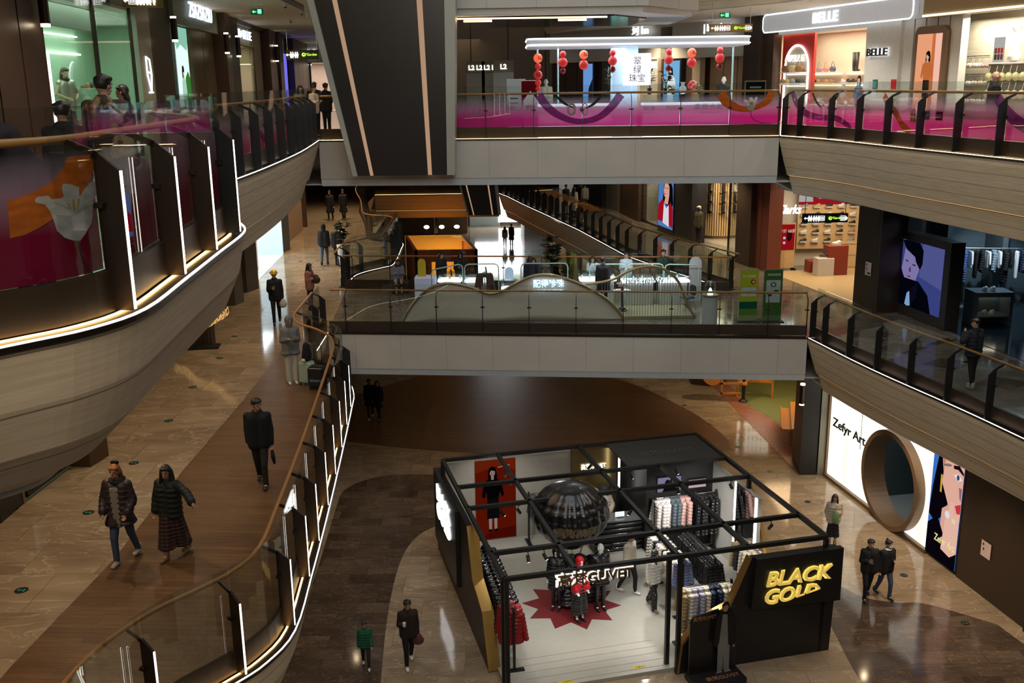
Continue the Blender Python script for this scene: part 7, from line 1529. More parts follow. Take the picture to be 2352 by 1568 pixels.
# ---------------- lantern kiosk on the upper bridge ----------------
LK = thing('lantern_kiosk', 'jewellery kiosk with long light-edged canopy on the upper bridge', 'kiosk', (4.2, 34.8, 12)); iL = Matrix.Translation((-4.2, -34.8, -12))
CAN = mat('canopy_white', (.55, .57, .60), .35, 0, (.5, .55, .62), .22)
bm = bmesh.new(); prism(bm, rrect(.62, 7.75, 33.3, 36.2, .35), 14.74, 15.02); adT(LK, iL, 'canopy', bm, CAN)
for z in (14.80, 14.99):
    bm = bmesh.new(); tube(bm, [(x, y, z) for x, y in rrect(.60, 7.77, 33.28, 36.22, .36)], .02, 6, True); adT(LK, iL, 'light_strip', bm, glow('edge_white', (.9, .95, 1), 3))
bm = bmesh.new(); box(bm, 3.78 - .28 - .1, 3.78 + .45, 34.0, 34.6, 12.0, 14.74); adT(LK, iL, 'column', bm, mat('ice_column', (.5, .68, .82), .3, 0, (.45, .7, 1), .3))
bm = bmesh.new(); box(bm, 3.72, 4.60, 33.62, 33.72, 13.52, 14.52); adT(LK, iL, 'sign_board', bm, mat('white_lit_board', (.8, .8, .8), .4, 0, (1, 1, 1), 1.15))
text('letters', '翠\n绿\n珠宝', iL @ Matrix.Translation((4.16, 33.60, 14.0)) @ RX, .27, mat('ink_blue', (.03, .07, .2), .5), LK, .002)
for x0, x1 in ((.95, 3.35), (4.35, 7.2)):
    bm = bmesh.new(); box(bm, x0, x1, 33.5, 34.0, 12.0, 12.88); adT(LK, iL, 'counter_body', bm, mat('counter_white', (.6, .62, .66), .4))
    bm = bmesh.new(); box(bm, x0, x1, 33.5, 34.0, 12.88, 12.96); adT(LK, iL, 'lit_tray', bm, mat('tray_glow', (.7, .8, .9), .3, 0, (.75, .9, 1), 1.5)); bm = bmesh.new(); box(bm, x0, x1, 33.5, 33.52, 12.96, 13.2); box(bm, x0, x1, 33.98, 34.0, 12.96, 13.2); box(bm, x0, x1, 33.5, 34, 13.2, 13.215); adT(LK, iL, 'glass_case', bm, GLASS)
    bm = bmesh.new(); box(bm, x0, x1, 33.44, 33.48, 12.04, 12.10); adT(LK, iL, 'foot_light', bm, glow('foot_glow', (.95, .85, 1), 7))
bm = bmesh.new(); box(bm, .8, 7.4, 33.7, 36, 12.0, 12.05); adT(LK, iL, 'platform', bm, WHITEP)
for x in (.95, 1.62, 7.3): bm = bmesh.new(); tube(bm, [(x, 33.9, 12.9), (x, 33.9, 14.74)], .028, 8); adT(LK, iL, 'glass_post', bm, mat('pale_post', (.4, .6, .65), .2, 0, (.4, .7, .8), .2))
area('canopy_light', (2.4, 34.4, 14.7), (2.8, 1.6), 90, (.88, .95, 1)); area('canopy_light', (5.8, 34.4, 14.7), (2.8, 1.6), 90, (.88, .95, 1)); area('counter_glow', (4.1, 33.35, 12.5), (6.4, .3), 30, (1, .75, 1), (90, 0, 0))
LR = mat('lantern_red', (.60, .03, .03), .6, 0, (.9, .05, .05), .22); LO = mat('lantern_lit', (.75, .08, .04), .6, 0, (1, .16, .07), .8); LDK = mat('lantern_dark', (.28, .015, .02), .6)
for u, balls in ((1231, ((137, 10, 1), (155, 7, 0), (173, 10, 0), (190, 7, 0), (203, 6, 0))), (1287, ((129, 7, 0), (147, 10.5, 0), (165, 6.5, 2))), (1334, ((131, 9.7, 1), (153, 10.5, 0))), (1399, ((128, 7, 0), (145, 10, 0), (163, 7, 2))), (1525, ((126, 7, 0), (143, 10, 0), (161, 7, 2))), (1577, ((129, 10, 1), (150, 10.5, 0))), (1640, ((124, 7, 0), (141, 10.5, 0), (159, 7, 2)))):
    x = (u - 1176) / 2310 * 33.2 + .17; nm = {1231: 'leftmost string of five', 1287: 'second string from the left', 1334: 'third string from the left', 1399: 'string left of the white sign', 1525: 'string right of the white sign', 1577: 'second string right of the white sign', 1640: 'rightmost hanging string'}[u]
    T = thing('red_lantern_string', 'red paper lanterns under the kiosk canopy, ' + nm, 'lantern', (x, 33.75, 14.74), 0, 'red lantern strings under the canopy')
    zs = []
    for v, r_, k in balls:
        z = 13.7 + (187 - v) / 2310 * 33.75 - 14.74 - .02 - .015 * (u > 1400); rr_ = r_ / 68.5; zs.append(z); bm = bmesh.new(); n = 16
        lathe(bm, [(.03, z + rr_)] + [(rr_ * math.sin(t) * (1 - .03 * (j % 2)), z + rr_ * math.cos(t)) for j, t in enumerate([math.pi * q / 14 for q in range(1, 14)])] + [(.03, z - rr_)], 18); ol = link('lantern', bm, (LR, LO, LDK)[k], T, True)
        if (k == 2 or (u == 1231 and v == 173) or (k == 1)): text('letters', '福', Matrix.Translation((.0 if k != 1 else .06, -rr_ * 1.0, z)) @ RX, rr_ * 1.1, BLACK, ol, .002)
    bm = bmesh.new(); tube(bm, [(0, 0, 0), (0, 0, min(zs))], .004, 5); link('cord', bm, BLACKM, T)
# plants, vase and ornaments on the counter
LEAF = mat('leaf_green', (.02, .085, .035), .45); LEAFD = mat('leaf_dark', (.012, .03, .014), .4); LEAFY = mat('leaf_yellow', (.30, .30, .10), .5)
def leaf(bm, c, d, L, w_, droop=.3):
    c = Vector(c); d = Vector(d).normalized(); s_ = d.cross(Vector((0, 0, 1))); s_ = s_.normalized() if s_.length > .01 else Vector((1, 0, 0)); n = 5; A = []; B = []; Cc = []
    for k in range(n + 1):
        t = k / n; p = c + d * L * t + Vector((0, 0, -droop * L * t * t)); w = w_ * math.sin(math.pi * min(.98, t * .92 + .06)) ; A.append(bm.verts.new(p - s_ * w)); B.append(bm.verts.new(p + s_ * w)); Cc.append(bm.verts.new(p + Vector((0, 0, -w * .35))))
    for k in range(n): bm.faces.new((A[k], Cc[k], Cc[k + 1], A[k + 1])); bm.faces.new((Cc[k], B[k], B[k + 1], Cc[k + 1]))
def plant(label, loc, h, n, L, w_, m, potm, pr=.14, ph=.3, spread=.8, seed=1, cat='plant', pot='cyl', droop=.3, stems=3):
    rr = random.Random(seed); T = thing('potted_plant', label, cat, loc)
    bm = bmesh.new()
    if pot == 'cyl': lathe(bm, [(pr * .75, 0), (pr, ph), (pr * .9, ph), (0, ph - .03)], 20)
    else: box(bm, -pr * .7, pr * .7, -pr * .7, pr * .7, 0, .01); v = bm.verts[:]; lathe(bm, [(pr * .6, 0), (pr * 1.1, ph), (pr, ph), (0, ph - .04)], 4)
    link('pot', bm, potm, T)
    bm = bmesh.new(); bl_ = bmesh.new()
    for s_ in range(stems):
        a = rr.random() * 6.3; q = rr.uniform(.1, .4) * spread * .5; top_ = Vector((q * math.cos(a), q * math.sin(a), ph + (h - ph) * rr.uniform(.65, 1))); pts = [Vector((0, 0, ph - .04)).lerp(top_, t) + Vector((.03 * math.sin(t * 5 + s_), 0, 0)) for t in (0, .35, .7, 1)]
        tube(bm, pts, [.018, .014, .011, .006], 6)
        for k in range(n // stems):
            t = rr.uniform(.3, 1); p = pts[0].lerp(pts[3], t); b = rr.random() * 6.3; leaf(bl_, p, (math.cos(b) * spread, math.sin(b) * spread, rr.uniform(.1, .9)), L * rr.uniform(.7, 1.1), w_ * rr.uniform(.8, 1.1), droop)
    link('stem', bm, mat('stem_brown', (.08, .05, .03), .7), T, True); link('foliage', bl_, m, T, False); return T
plant('green leafy plant in a dark vase right of the white lit sign', (4.62, 34.0, 13.22), .95, 60, .28, .035, LEAF, NAVY, .08, .2, 1, 4)
plant('dark round-leaved plant beside the green one on the kiosk counter', (5.15, 34.05, 13.22), .75, 40, .2, .06, LEAFD, NAVY, .07, .2, 1, 5)
plant('thin bamboo sprays in a dark pot left of the white lit sign', (3.25, 33.85, 13.22), .85, 34, .26, .012, LEAF, NAVY, .08, .18, .7, 6)
plant('yellow-green dried arrangement on the counter left of the glass vase', (5.0 + .35, 33.7, 13.22), .32, 40, .2, .05, LEAFY, BLACKM, .06, .05, 1.2, 7)
plant('small yellow-green arrangement on the counter right of the red flowers', (6.2, 33.7, 13.22), .34, 40, .18, .03, LEAFY, BLACKM, .06, .05, 1.2, 8)
T = thing('glass_vase', 'clear bust-shaped glass vase on the lantern kiosk counter', 'vase', (5.85 - .18, 33.75, 13.22)); bm = bmesh.new(); lathe(bm, [(.06, 0), (.11, .06), (.12, .2), (.05, .28), (.06, .34), (.09, .38)], 20); link('vase', bm, mat('frosted_glass', (.55, .62, .68), .15, 0, (.5, .6, .7), .15), T, True)
T = thing('flower_arrangement', 'red and white ball of flowers on the lantern kiosk counter', 'flowers', (6.1 - .1, 33.8, 13.22)); rr = random.Random(9)
bm = bmesh.new(); lathe(bm, [(.05, 0), (.02, .08), (.02, .16)], 10); link('stem', bm, LR, T, True)
for nm, m, cnt in (('red_flowers', LR, 46), ('white_flowers', IV, 14)):
    bm = bmesh.new()
    for k in range(cnt): a, b = rr.random() * 6.3, rr.uniform(-.6, 1); ell(bm, (.14 * math.cos(a) * math.sqrt(max(0, 1 - b * b)), .14 * math.sin(a) * math.sqrt(max(0, 1 - b * b)), .27 + .13 * b), (.035,) * 3, 6)
    link(nm, bm, m, T, True)
T = thing('easel_board', 'dark green framed board at the right end of the lantern kiosk', 'sign', (8.0, 33.6, 12)); bm = bmesh.new(); box(bm, -.34, .34, 0, .05, .1, 1.62); link('frame', bm, mat('brass_frame', (.2, .15, .07), .4, .5), T); picture('print', Fr((-.34, -.004), (.34, -.004), -1), .03, .65, .14, 1.58, .0, [BG((22, 34, 26)), ((50, 90, 55), circ(.5, .35, .35, .22, 16)), ((110, 150, 110), [(.46, .2), (.54, .2), (.52, .55), (.48, .55)]), ((150, 150, 140), [(.2, .86), (.8, .86), (.8, .9), (.2, .9)])], .25, T)
for sx in (-.3, .3): bm = bmesh.new(); box(bm, sx - .03, sx + .03, -.1, .2, 0, .1); link('foot', bm, BLACKM, T)
# ---------------- things beyond the middle bridge ----------------
POTW = mat('white_planter', (.55, .55, .52), .5)
plant('tall plant in a tapering white pot beyond the middle bridge, left side', (-7.1, 42.3, 6), 2.15, 54, .34, .10, LEAFD, POTW, .26, 1.1, 1, 11, pot='sq')
plant('big fiddle-leaf plant above the lit letters, beyond the middle bridge', (1.5, 36.3, 6), 2.3, 66, .34, .12, LEAFD, NAVY, .2, .8, 1, 12)
plant('bushy dark plant in a dark box under the fiddle-leaf plant', (1.95, 36.0, 6), 1.25, 110, .2, .03, LEAFD, NAVY, .3, .8, 1.3, 13, stems=5)
plant('small reddish plant in a tapering white pot right of the fiddle-leaf plant', (3.0, 36.2, 6), 1.45, 24, .16, .05, mat('leaf_red', (.06, .02, .015), .5), POTW, .16, 1.05, 1, 14, pot='sq')
# orange-lit kiosk on the ground floor far behind
YK = thing('snack_kiosk', 'brick red kiosk with glowing yellow interior on the far ground floor', 'kiosk', (-4.3, 66.3, 0)); iY = Matrix.Translation((4.3, -66.3, 0))
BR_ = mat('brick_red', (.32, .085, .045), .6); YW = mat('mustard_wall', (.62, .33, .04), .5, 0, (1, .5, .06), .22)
for x0, x1, z0, z1 in ((-6.4, -5.3, 0, 2.9), (-3.5, -2.2, 0, 2.9), (-5.3, -3.5, 2.1, 2.9), (-5.3, -3.5, 0, 1.0)): bm = bmesh.new(); box(bm, x0, x1, 66.3, 66.5, z0, z1); adT(YK, iY, 'front_wall', bm, BR_)
bm = bmesh.new(); plate(bm, [(-2.2, 66.3, 0), (-3.4, 73, 0), (-3.4, 73, 2.9), (-2.2, 66.3, 2.9)], (-.2, 0, 0)); adT(YK, iY, 'side_wall', bm, BR_); bm = bmesh.new(); plate(bm, [(-6.4, 66.3, 0), (-7.7, 73, 0), (-7.7, 73, 2.9), (-6.4, 66.3, 2.9)], (.2, 0, 0)); adT(YK, iY, 'side_wall', bm, BR_)
bm = bmesh.new(); box(bm, -7.7, -3.4, 72.8, 73, 0, 2.9); adT(YK, iY, 'back_wall', bm, YW); bm = bmesh.new(); box(bm, -6.2, -2.5, 66.6, 72.7, .02, .06); adT(YK, iY, 'floor_board', bm, YW)
bm = bmesh.new(); prism(bm, [(-2.3, 66.5), (-3.5, 72.9), (-4.4, 72.9), (-3.3, 71), (-2.9, 68.5)], 2.75, 2.85); adT(YK, iY, 'curved_top', bm, YW)
area('kiosk_light', (-4.8, 69.5, 2.8), (2.4, 4), 170, (1, .66, .22))
text('letters', '吃堡', iY @ Matrix.Translation((-2.8, 66.25, 1.5)) @ RX, .4, WHITEP, YK, .01)
for k, x in enumerate((-6.1, -5.0, -3.9)):
    T = thing('globe_lamp', 'small round lit lamp over the far yellow kiosk', 'lamp', (x, 72.9, 2.9), 0, 'lamps over the far yellow kiosk'); bm = bmesh.new(); tube(bm, [(0, 0, 0), (0, 0, .5)], .03, 6); link('stem', bm, BLACKM, T); bm = bmesh.new(); ell(bm, (0, 0, .62), (.2, .2, .13), 12); link('globe', bm, glow('lamp_glow', (1, .86, .6), 9), T)
# far end of the ground floor
clad(FXY(90), 9.5, 13.2, 0, .3, 0, 6, mat('umber_light', (.26, .17, .10), .5), 'wall_rear'); clad(FXY(94), 13.2, 16.0, 0, .3, 0, 6, mat('pink_tan_wall', (.42, .28, .18), .5), 'wall_rear')
clad(FXY(99), 16, 19, 0, .3, 0, 6, mat('ice_wall', (.62, .72, .76), .5), 'wall_rear'); clad(FXY(99), 18.8, 21.2, .31, .33, .3, 6, glow('entrance_daylight', (1, 1, 1), 2.2), 'window_3'); COL.objects[-1].name = 'window_3'
clad(Fr((1.2, 99), (1.5, 87), -1), 0, 12, 0, .2, 0, 6, mat('ice_wall', (.62, .72, .76), .5), 'wall_rear'); clad(Fr((1.5, 87), (5.2, 70), -1), 0, 18, 0, .3, 0, 5, mat('tan_wood_wall', (.26, .14, .08), .4), 'wall_rear')
# painted mural wall washed by little spots
FM = Fr((3.0, 79), (7.3, 58), -1); MU = travertine('mural_wall', (.50, .46, .30), 0, 0, .5); clad(FM, 0, 22, 0, .3, 0, 4.3, MU, 'wall_right')
picture('wall_7', FM, 2, 20, .2, 4.2, .31, [((200, 170, 165), [(.0, 0), (.2, 0), (.24, .6), (.14, 1), (0, 1)]), ((120, 140, 50), [(.3, 0), (.36, 0), (.42, .9), (.36, 1), (.32, .5)]), ((210, 170, 50), [(.6, 0), (.8, 0), (.78, .6), (.66, .9)]), ((60, 80, 40), [(.1, 0), (.13, 0), (.12, .5), (.09, .3)]), ((70, 90, 40), [(.46, 0), (.5, 0), (.48, .7)])], 0)
COL.objects[-1]['kind'] = 'structure'
for k in range(6): p = FM.P(2.5 + 3.1 * k, 1.0, 4.15); q = FM.P(2.5 + 3.1 * k, .3, 1.8); spot('wall_washer', p, q, 260, (1, .85, .5) if k != 5 else (1, .7, .2), 42, .5)
# floor markers, downlights, ceiling cameras
def marker(p, z, l, g, col=(.02, .25, .12)):
    T = thing('floor_marker', l, 'sign', (p[0], p[1], z), 0, g); bm = bmesh.new(); lathe(bm, [(.105, 0), (.105, .002), (0, .002)], 24); link('disc', bm, BLACKM, T)
    pmesh('symbols', [(0, [(-.1, .0), (-.05, .05), (-.05, .015), (.02, .015), (.02, -.015), (-.05, -.015), (-.05, -.05)]), (0, circ(.06, .03, .02, n=8)), (0, [(.03, -.06), (.09, -.06), (.08, .01), (.04, .01)])], Matrix.Translation((0, 0, .003)) @ Matrix.Scale(.7, 4), [glow('marker_green', (.1, .7, .35), .2)], T, .0005)
for i, (p, w) in enumerate((((-7.82, 14.46), 'nearest to the viewer'), ((-7.96, 17.43), 'left of the ginger-haired woman'), ((-8.02, 19.95), 'just behind the ginger-haired woman'), ((-8.18, 22.69), 'fourth along the left walkway'), ((-8.44, 25.41), 'under the near left balcony edge'), ((-8.54, 28.3), 'left of the hooded traveller'), ((-8.78, 30.91), 'left of the yellow helmet'), ((-8.69, 39.38), 'behind the yellow helmet'), ((-9.45, 44.65), 'far along the left walkway'))): marker(p, 6.003, 'round green floor sign on the left walkway, ' + w, 'round floor signs')
for p, w in (((9.6, 28.58, 0), 'beside the woman with the green bag'), ((9.79, 31.1, 0), 'behind the pop-up shop'), ((9.2, 33.79, 0), 'before the dark pillar'), ((8.61, 36.35, 0), 'at the tip of the walnut oval'), ((8.03, 39.01, 0), 'between the walnut oval and the brick floor'), ((7.44, 41.49, 0), 'farthest on the ground floor'), ((11.02, 25.91, 0), 'right of the couple in dark jackets'), ((11.6, 23.29, 0), 'lower right near the dark pillar')): marker(p, .006, 'round floor sign on the ground floor, ' + w, 'round floor signs')
dl = None
for i, (x, y, z) in enumerate(DOWN):
    if dl is None:
        dl = thing('ceiling_downlight', 'small round recessed ceiling downlight', 'light', (x, y, z), 0, 'recessed ceiling downlights'); bm = bmesh.new(); lathe(bm, [(.09, -.012), (.075, -.012), (.075, .0)], 16); link('rim', bm, WHITEP, dl); bm = bmesh.new(); lathe(bm, [(.07, -.006), (0, -.006)], 16); link('lens', bm, glow('lens_glow', (1, .95, .88), 3), dl); o = dl
    else: o = dup(dl); o.location = (x, y, z)
    lv = 'upper' if z > 12 else 'middle' if z > 6 else 'ground'
    o['label'] = 'small round downlight in the ceiling above the %s level walkways' % lv; o['group'] = 'recessed downlights above the %s level' % lv
for (p, l) in (((-7.01, 33.37, 16.06), 'nearest on the dark track'), ((-7.16, 36.73, 16.06), 'second on the dark track'), ((-7.34, 39.46, 16.06), 'third on the dark track'), ((-8.47, 41.18, 16.06), 'on the pale ceiling below the track'), ((6.83, 40.67, 16.06), 'on the upper right ceiling'), ((5.71, 46.18, 16.06), 'left of the others on the upper right ceiling')):
    T = thing('security_camera', 'small dome camera, ' + l, 'camera', (p[0], p[1], p[2])); bm = bmesh.new(); lathe(bm, [(.0, .10), (.06, .10), (.06, .02), (.05, -.0)], 14); link('housing', bm, WHITEP, T); bm = bmesh.new(); ell(bm, (0, 0, .0), (.048, .048, .045), 10); link('dome', bm, BLACKM, T, True)

# ---------------- printed pictures on the balustrade glass ----------------
def strip(RB, INV, path, name, pts, widths, m, zf=12, inset=.232, n=6):
    # ribbon along (s, z) points with half-widths
    P_ = crs(pts, n); W_ = []
    for i in range(len(P_)): t = i / (len(P_) - 1) * (len(widths) - 1); k = min(int(t), len(widths) - 2); W_.append(widths[k] + (widths[k + 1] - widths[k]) * (t - k))
    bm = bmesh.new(); A = []; B = []
    for i, p in enumerate(P_):
        d = (P_[min(i + 1, len(P_) - 1)] - P_[max(i - 1, 0)]); d.normalize(); nn = Vector((-d.y, d.x)) * W_[i]
        for q, L_ in ((p + nn, A), (p - nn, B)): c = path.at(q.x, inset); L_.append(bm.verts.new((c.x, c.y, q.y)))
    for i in range(len(P_) - 1): bm.faces.new((A[i], B[i], B[i + 1], A[i + 1]))
    bmesh.ops.transform(bm, matrix=INV, verts=bm.verts); return link(name, bm, m, RB)
def shape(RB, INV, path, name, pts, m, inset=.232):
    bm = bmesh.new()
    try: bm.faces.new([bm.verts.new((x, y, 0)) for x, y in pts])
    except ValueError: pass
    bmesh.ops.triangulate(bm, faces=bm.faces); x0, x1 = min(p[0] for p in pts), max(p[0] for p in pts)
    for k in range(1, int((x1 - x0) / .06)): bmesh.ops.bisect_plane(bm, geom=bm.verts[:] + bm.edges[:] + bm.faces[:], plane_co=(x0 + .06 * k, 0, 0), plane_no=(1, 0, 0))
    for v in bm.verts: c = path.at(v.co.x, inset); v.co = (c.x, c.y, v.co.y)
    bmesh.ops.transform(bm, matrix=INV, verts=bm.verts); return link(name, bm, m, RB)
def prm(n, c, t=.5, a=1.0):
    m = bpy.data.materials.new(n); m.use_nodes = True; N, L = nt(m); N.clear(); cc = N.new('ShaderNodeTexNoise'); cc.inputs['Scale'].default_value = 5
    mp = N.new('ShaderNodeMapping'); mp.inputs['Scale'].default_value = (1, 1, 3); tc = N.new('ShaderNodeTexCoord'); L.new(tc.outputs['Object'], mp.inputs[0]); L.new(mp.outputs[0], cc.inputs['Vector'])
    r_ = N.new('ShaderNodeMapRange'); L.new(cc.outputs['Fac'], r_.inputs[0]); r_.inputs[1].default_value = .3; r_.inputs[2].default_value = .7; r_.inputs[3].default_value = .75; r_.inputs[4].default_value = 1.2
    mx = N.new('ShaderNodeMix'); mx.data_type = 'RGBA'; mx.blend_type = 'MULTIPLY'; mx.inputs['Factor'].default_value = 1; mx.inputs[6].default_value = (*c, 1); L.new(r_.outputs[0], mx.inputs[7])
    d = N.new('ShaderNodeBsdfDiffuse'); tl = N.new('ShaderNodeBsdfTranslucent'); L.new(mx.outputs[2], d.inputs[0]); L.new(mx.outputs[2], tl.inputs[0]); s_ = N.new('ShaderNodeMixShader'); s_.inputs[0].default_value = t; L.new(d.outputs[0], s_.inputs[1]); L.new(tl.outputs[0], s_.inputs[2])
    tr = N.new('ShaderNodeBsdfTransparent'); s2 = N.new('ShaderNodeMixShader'); s2.inputs[0].default_value = a; L.new(tr.outputs[0], s2.inputs[1]); L.new(s_.outputs[0], s2.inputs[2]); o = N.new('ShaderNodeOutputMaterial'); L.new(s2.outputs[0], o.inputs[0]); return m
ORG = prm('print_orange', (.72, .17, .03), .3); PUR = prm('print_purple', (.30, .02, .26), .4, .9); WHF = prm('print_white', (.75, .72, .70), .4); GRN = prm('print_green', (.03, .06, .03), .3); YEL = prm('print_yellow', (.6, .3, .05), .3); SIL = prm('print_silver', (.5, .45, .42), .3); LTX = prm('print_text', (.5, .4, .45), .4, .7)
def tulip(RB, INV, path, s0, z0, k, mir=1, rot=0):
    S_ = lambda pts: [(s0 + mir * x * k, z0 + y * k) for x, y in pts]
    left = [(-.08, -.5), (-.3, -.38), (-.42, -.15), (-.5, .15), (-.62, .38), (-.78, .5), (-.72, .62), (-.5, .64), (-.32, .52), (-.2, .4), (-.1, .1)]
    mid = [(-.28, .42), (-.22, .5), (-.2, .68), (-.28, .82), (-.1, .92), (.12, .86), (.26, .62), (.28, .44), (.1, -.05), (-.1, .0)]
    right = [(.08, -.5), (.3, -.42), (.42, -.18), (.46, .2), (.62, .6), (.66, .86), (.54, .98), (.4, .84), (.26, .56), (.16, .2), (.0, -.1)]
    for i, p in enumerate((mid, left, right)): shape(RB, INV, path, 'tulip_print', S_([(q.x, q.y) for q in crs(p + [p[0]], 3)[:-1]]), WHF, .230 - .0012 * i)
    shape(RB, INV, path, 'tulip_print', S_([(-.2, -.46), (.2, -.46), (.3, -.1), (.1, .25), (-.1, .25), (-.34, -.1)]), WHF, .2262)
    for x, y in ((-.12, .32), (-.02, .36), (.08, .34), (.18, .38)): shape(RB, INV, path, 'stamen_print', S_([(x - .025, y - .3), (x + .03, y - .3), (x + .05, y + .1), (x - .03, y + .1)]), YEL, .2245)
# near balustrade: big orange ribbon and white tulip
A_, I_, p_ = RB_NEAR, INV_NEAR, C_LEFT
shape(A_, I_, p_, 'ribbon_print', [(5.17, 13.22), (5.11, 13.16), (5.03, 13.09), (4.88, 13.03), (4.74, 12.99), (4.63, 12.97), (4.59, 12.97), (4.57, 12.71), (4.67, 12.72), (4.81, 12.76), (5.02, 12.83), (5.2, 12.91), (5.4, 13.02), (5.55, 13.14), (5.6, 13.22)], ORG, .236)
shape(A_, I_, p_, 'tulip_print', [(4.79, 12.95), (4.82, 12.97), (4.92, 12.97), (4.95, 12.94), (5.01, 12.94), (5.04, 12.94), (5.07, 12.95), (5.06, 13.01), (5.08, 13.04), (5.16, 13.03), (5.25, 13), (5.24, 12.93), (5.34, 12.99), (5.41, 13.02), (5.51, 13.02), (5.55, 12.99), (5.53, 12.94), (5.43, 12.89), (5.41, 12.86), (5.4, 12.79), (5.37, 12.73), (5.26, 12.66), (5.19, 12.62), (5.11, 12.63), (5.03, 12.66), (4.96, 12.72), (4.94, 12.8), (4.92, 12.86), (4.88, 12.91), (4.8, 12.93)], WHF, .232)
shape(A_, I_, p_, 'tulip_print', [(4.95, 12.93), (5.05, 12.91), (5.17, 12.83), (5.31, 12.88), (5.43, 12.9), (5.42, 12.86), (5.25, 12.84), (5.19, 12.82), (5.08, 12.87), (4.98, 12.91)], prm('print_ivory', (.62, .57, .5), .4), .229)
for q in ([(5.09, 12.91), (5.11, 12.9), (5.12, 12.86), (5.1, 12.87)], [(5.15, 12.92), (5.17, 12.92), (5.17, 12.84), (5.15, 12.85)], [(5.21, 12.92), (5.24, 12.92), (5.2, 12.85), (5.19, 12.84)]): shape(A_, I_, p_, 'stamen_print', q, YEL, .226)
strip(A_, I_, p_, 'stem_print', [(5.17, 12.61), (5.19, 12.5), (5.26, 12.39), (5.42, 12.29)], [.008, .008], GRN, inset=.234)
# upper right balustrade
A_, I_, p_ = RB_CR, INV_CR, C_RIGHT
strip(A_, I_, p_, 'ribbon_print', [(.22, 13.28), (.45, 12.95), (.85, 12.70), (1.5, 12.60), (2.2, 12.60), (2.8, 12.45), (3.0, 12.34)], [.09, .10, .10, .08, .08, .07, .05], PUR)
strip(A_, I_, p_, 'ribbon_print', [(4.55, 13.23), (4.85, 13.0), (5.2, 12.8), (5.5, 12.55), (5.9, 12.37)], [.10, .10, .09, .09, .09], ORG)
strip(A_, I_, p_, 'ribbon_print', [(8.95, 13.22), (9.2, 13.0), (9.5, 12.82), (9.9, 12.66), (10.5, 12.5), (11.4, 12.42)], [.12, .13, .13, .13, .12, .12], PUR)
tulip(A_, I_, p_, 4.95, 12.95, .26, 1)
strip(A_, I_, p_, 'stem_print', [(4.98, 12.8), (4.95, 12.6), (4.65, 12.38)], [.008, .008], GRN)
strip(A_, I_, p_, 'ribbon_print', [(1.1, 13.26), (1.3, 13.02), (1.5, 12.88)], [.03, .035, .02], GRN); strip(A_, I_, p_, 'ribbon_print', [(2.3, 13.26), (2.05, 13.02), (1.8, 12.86)], [.03, .03, .02], GRN)
def ring(A_, I_, p_, s, z, rs, rz, w, m, name='ring_print'):
    strip(A_, I_, p_, name, [(s + rs * math.cos(a), z + rz * math.sin(a)) for a in [math.pi * 2 * k / 12 for k in range(13)]], [w, w], m, inset=.229, n=2)
ring(A_, I_, p_, 1.6, 12.82, .09, .13, .014, SIL); ring(A_, I_, p_, 1.95, 12.8, .1, .17, .012, SIL)
shape(A_, I_, p_, 'house_pendant_print', [(5.82, 12.62), (6.1, 12.62), (6.1, 12.86), (5.96, 12.95), (5.82, 12.86)], YEL, .229)
for a, b in ((5.87, 12.66), (5.99, 12.66), (5.87, 12.77), (5.99, 12.77)): shape(A_, I_, p_, 'window_print', [(a, b), (a + .06, b), (a + .06, b + .06), (a, b + .06)], GRN, .226)
strip(A_, I_, p_, 'chain_print', [(5.96, 12.95), (5.9, 13.1), (5.86, 13.22)], [.005, .005], YEL); strip(A_, I_, p_, 'chain_print', [(5.96, 12.95), (6.02, 13.1), (6.07, 13.22)], [.005, .005], YEL)
shape(A_, I_, p_, 'logo_print', [(6.33, 12.70), (6.62, 12.70), (6.62, 12.90), (6.33, 12.90)], prm('print_violet', (.2, .12, .3), .4), .229); shape(A_, I_, p_, 'logo_print', [(6.85, 12.70), (7.12, 12.70), (7.12, 12.90), (6.85, 12.90)], prm('print_maroon', (.12, .01, .04), .4), .229)
def gtext(RB, INV, path, s, z, tx, size, width, m, inset=.224):
    c = path.at(s, inset); tn = path.tan(s); q = Vector((tn.x, tn.y, 0)) * (-1 if path.side < 0 else 1); y = Vector((0, 0, 1)); n = q.cross(y)
    M = Matrix(((q.x, y.x, n.x, c.x), (q.y, y.y, n.y, c.y), (q.z, y.z, n.z, z), (0, 0, 0, 1))); return text('letters', tx, INV @ M, size, m, RB, .001, width, mirror=True)
gtext(A_, I_, p_, 3.6, 12.83, '谢瑞麟 TSL', .13, .8, LTX); gtext(A_, I_, p_, 6.48, 12.8, '中国黄金', .06, .22, WHF); gtext(A_, I_, p_, 6.98, 12.8, '周大生', .07, .2, LTX); gtext(A_, I_, p_, 7.9, 12.8, '珠光雅集', .17, .8, LTX)
# upper bridge
A_, I_, p_ = RB_CF, INV_CF, C_FRONT
strip(A_, I_, p_, 'ribbon_print', [(6.7, 13.3), (6.95, 12.95), (7.35, 12.66), (7.9, 12.5), (8.45, 12.6), (8.85, 12.9), (9.15, 13.28)], [.13, .12, .1, .08, .09, .11, .13], PUR)
strip(A_, I_, p_, 'ribbon_print', [(7.2, 13.28), (7.45, 13.05), (7.75, 12.9)], [.03, .04, .015], GRN); strip(A_, I_, p_, 'ribbon_print', [(8.6, 13.28), (8.35, 13.02), (8.1, 12.88)], [.03, .04, .015], GRN)
ring(A_, I_, p_, 7.68, 12.86, .1, .16, .035, SIL); ring(A_, I_, p_, 8.08, 12.86, .08, .17, .014, SIL)
for a, b in ((7.99, 12.9), (8.0, 12.8), (7.95, 12.85)): shape(A_, I_, p_, 'jewel_print', circ(a, b, .04, n=8), SIL, .226)
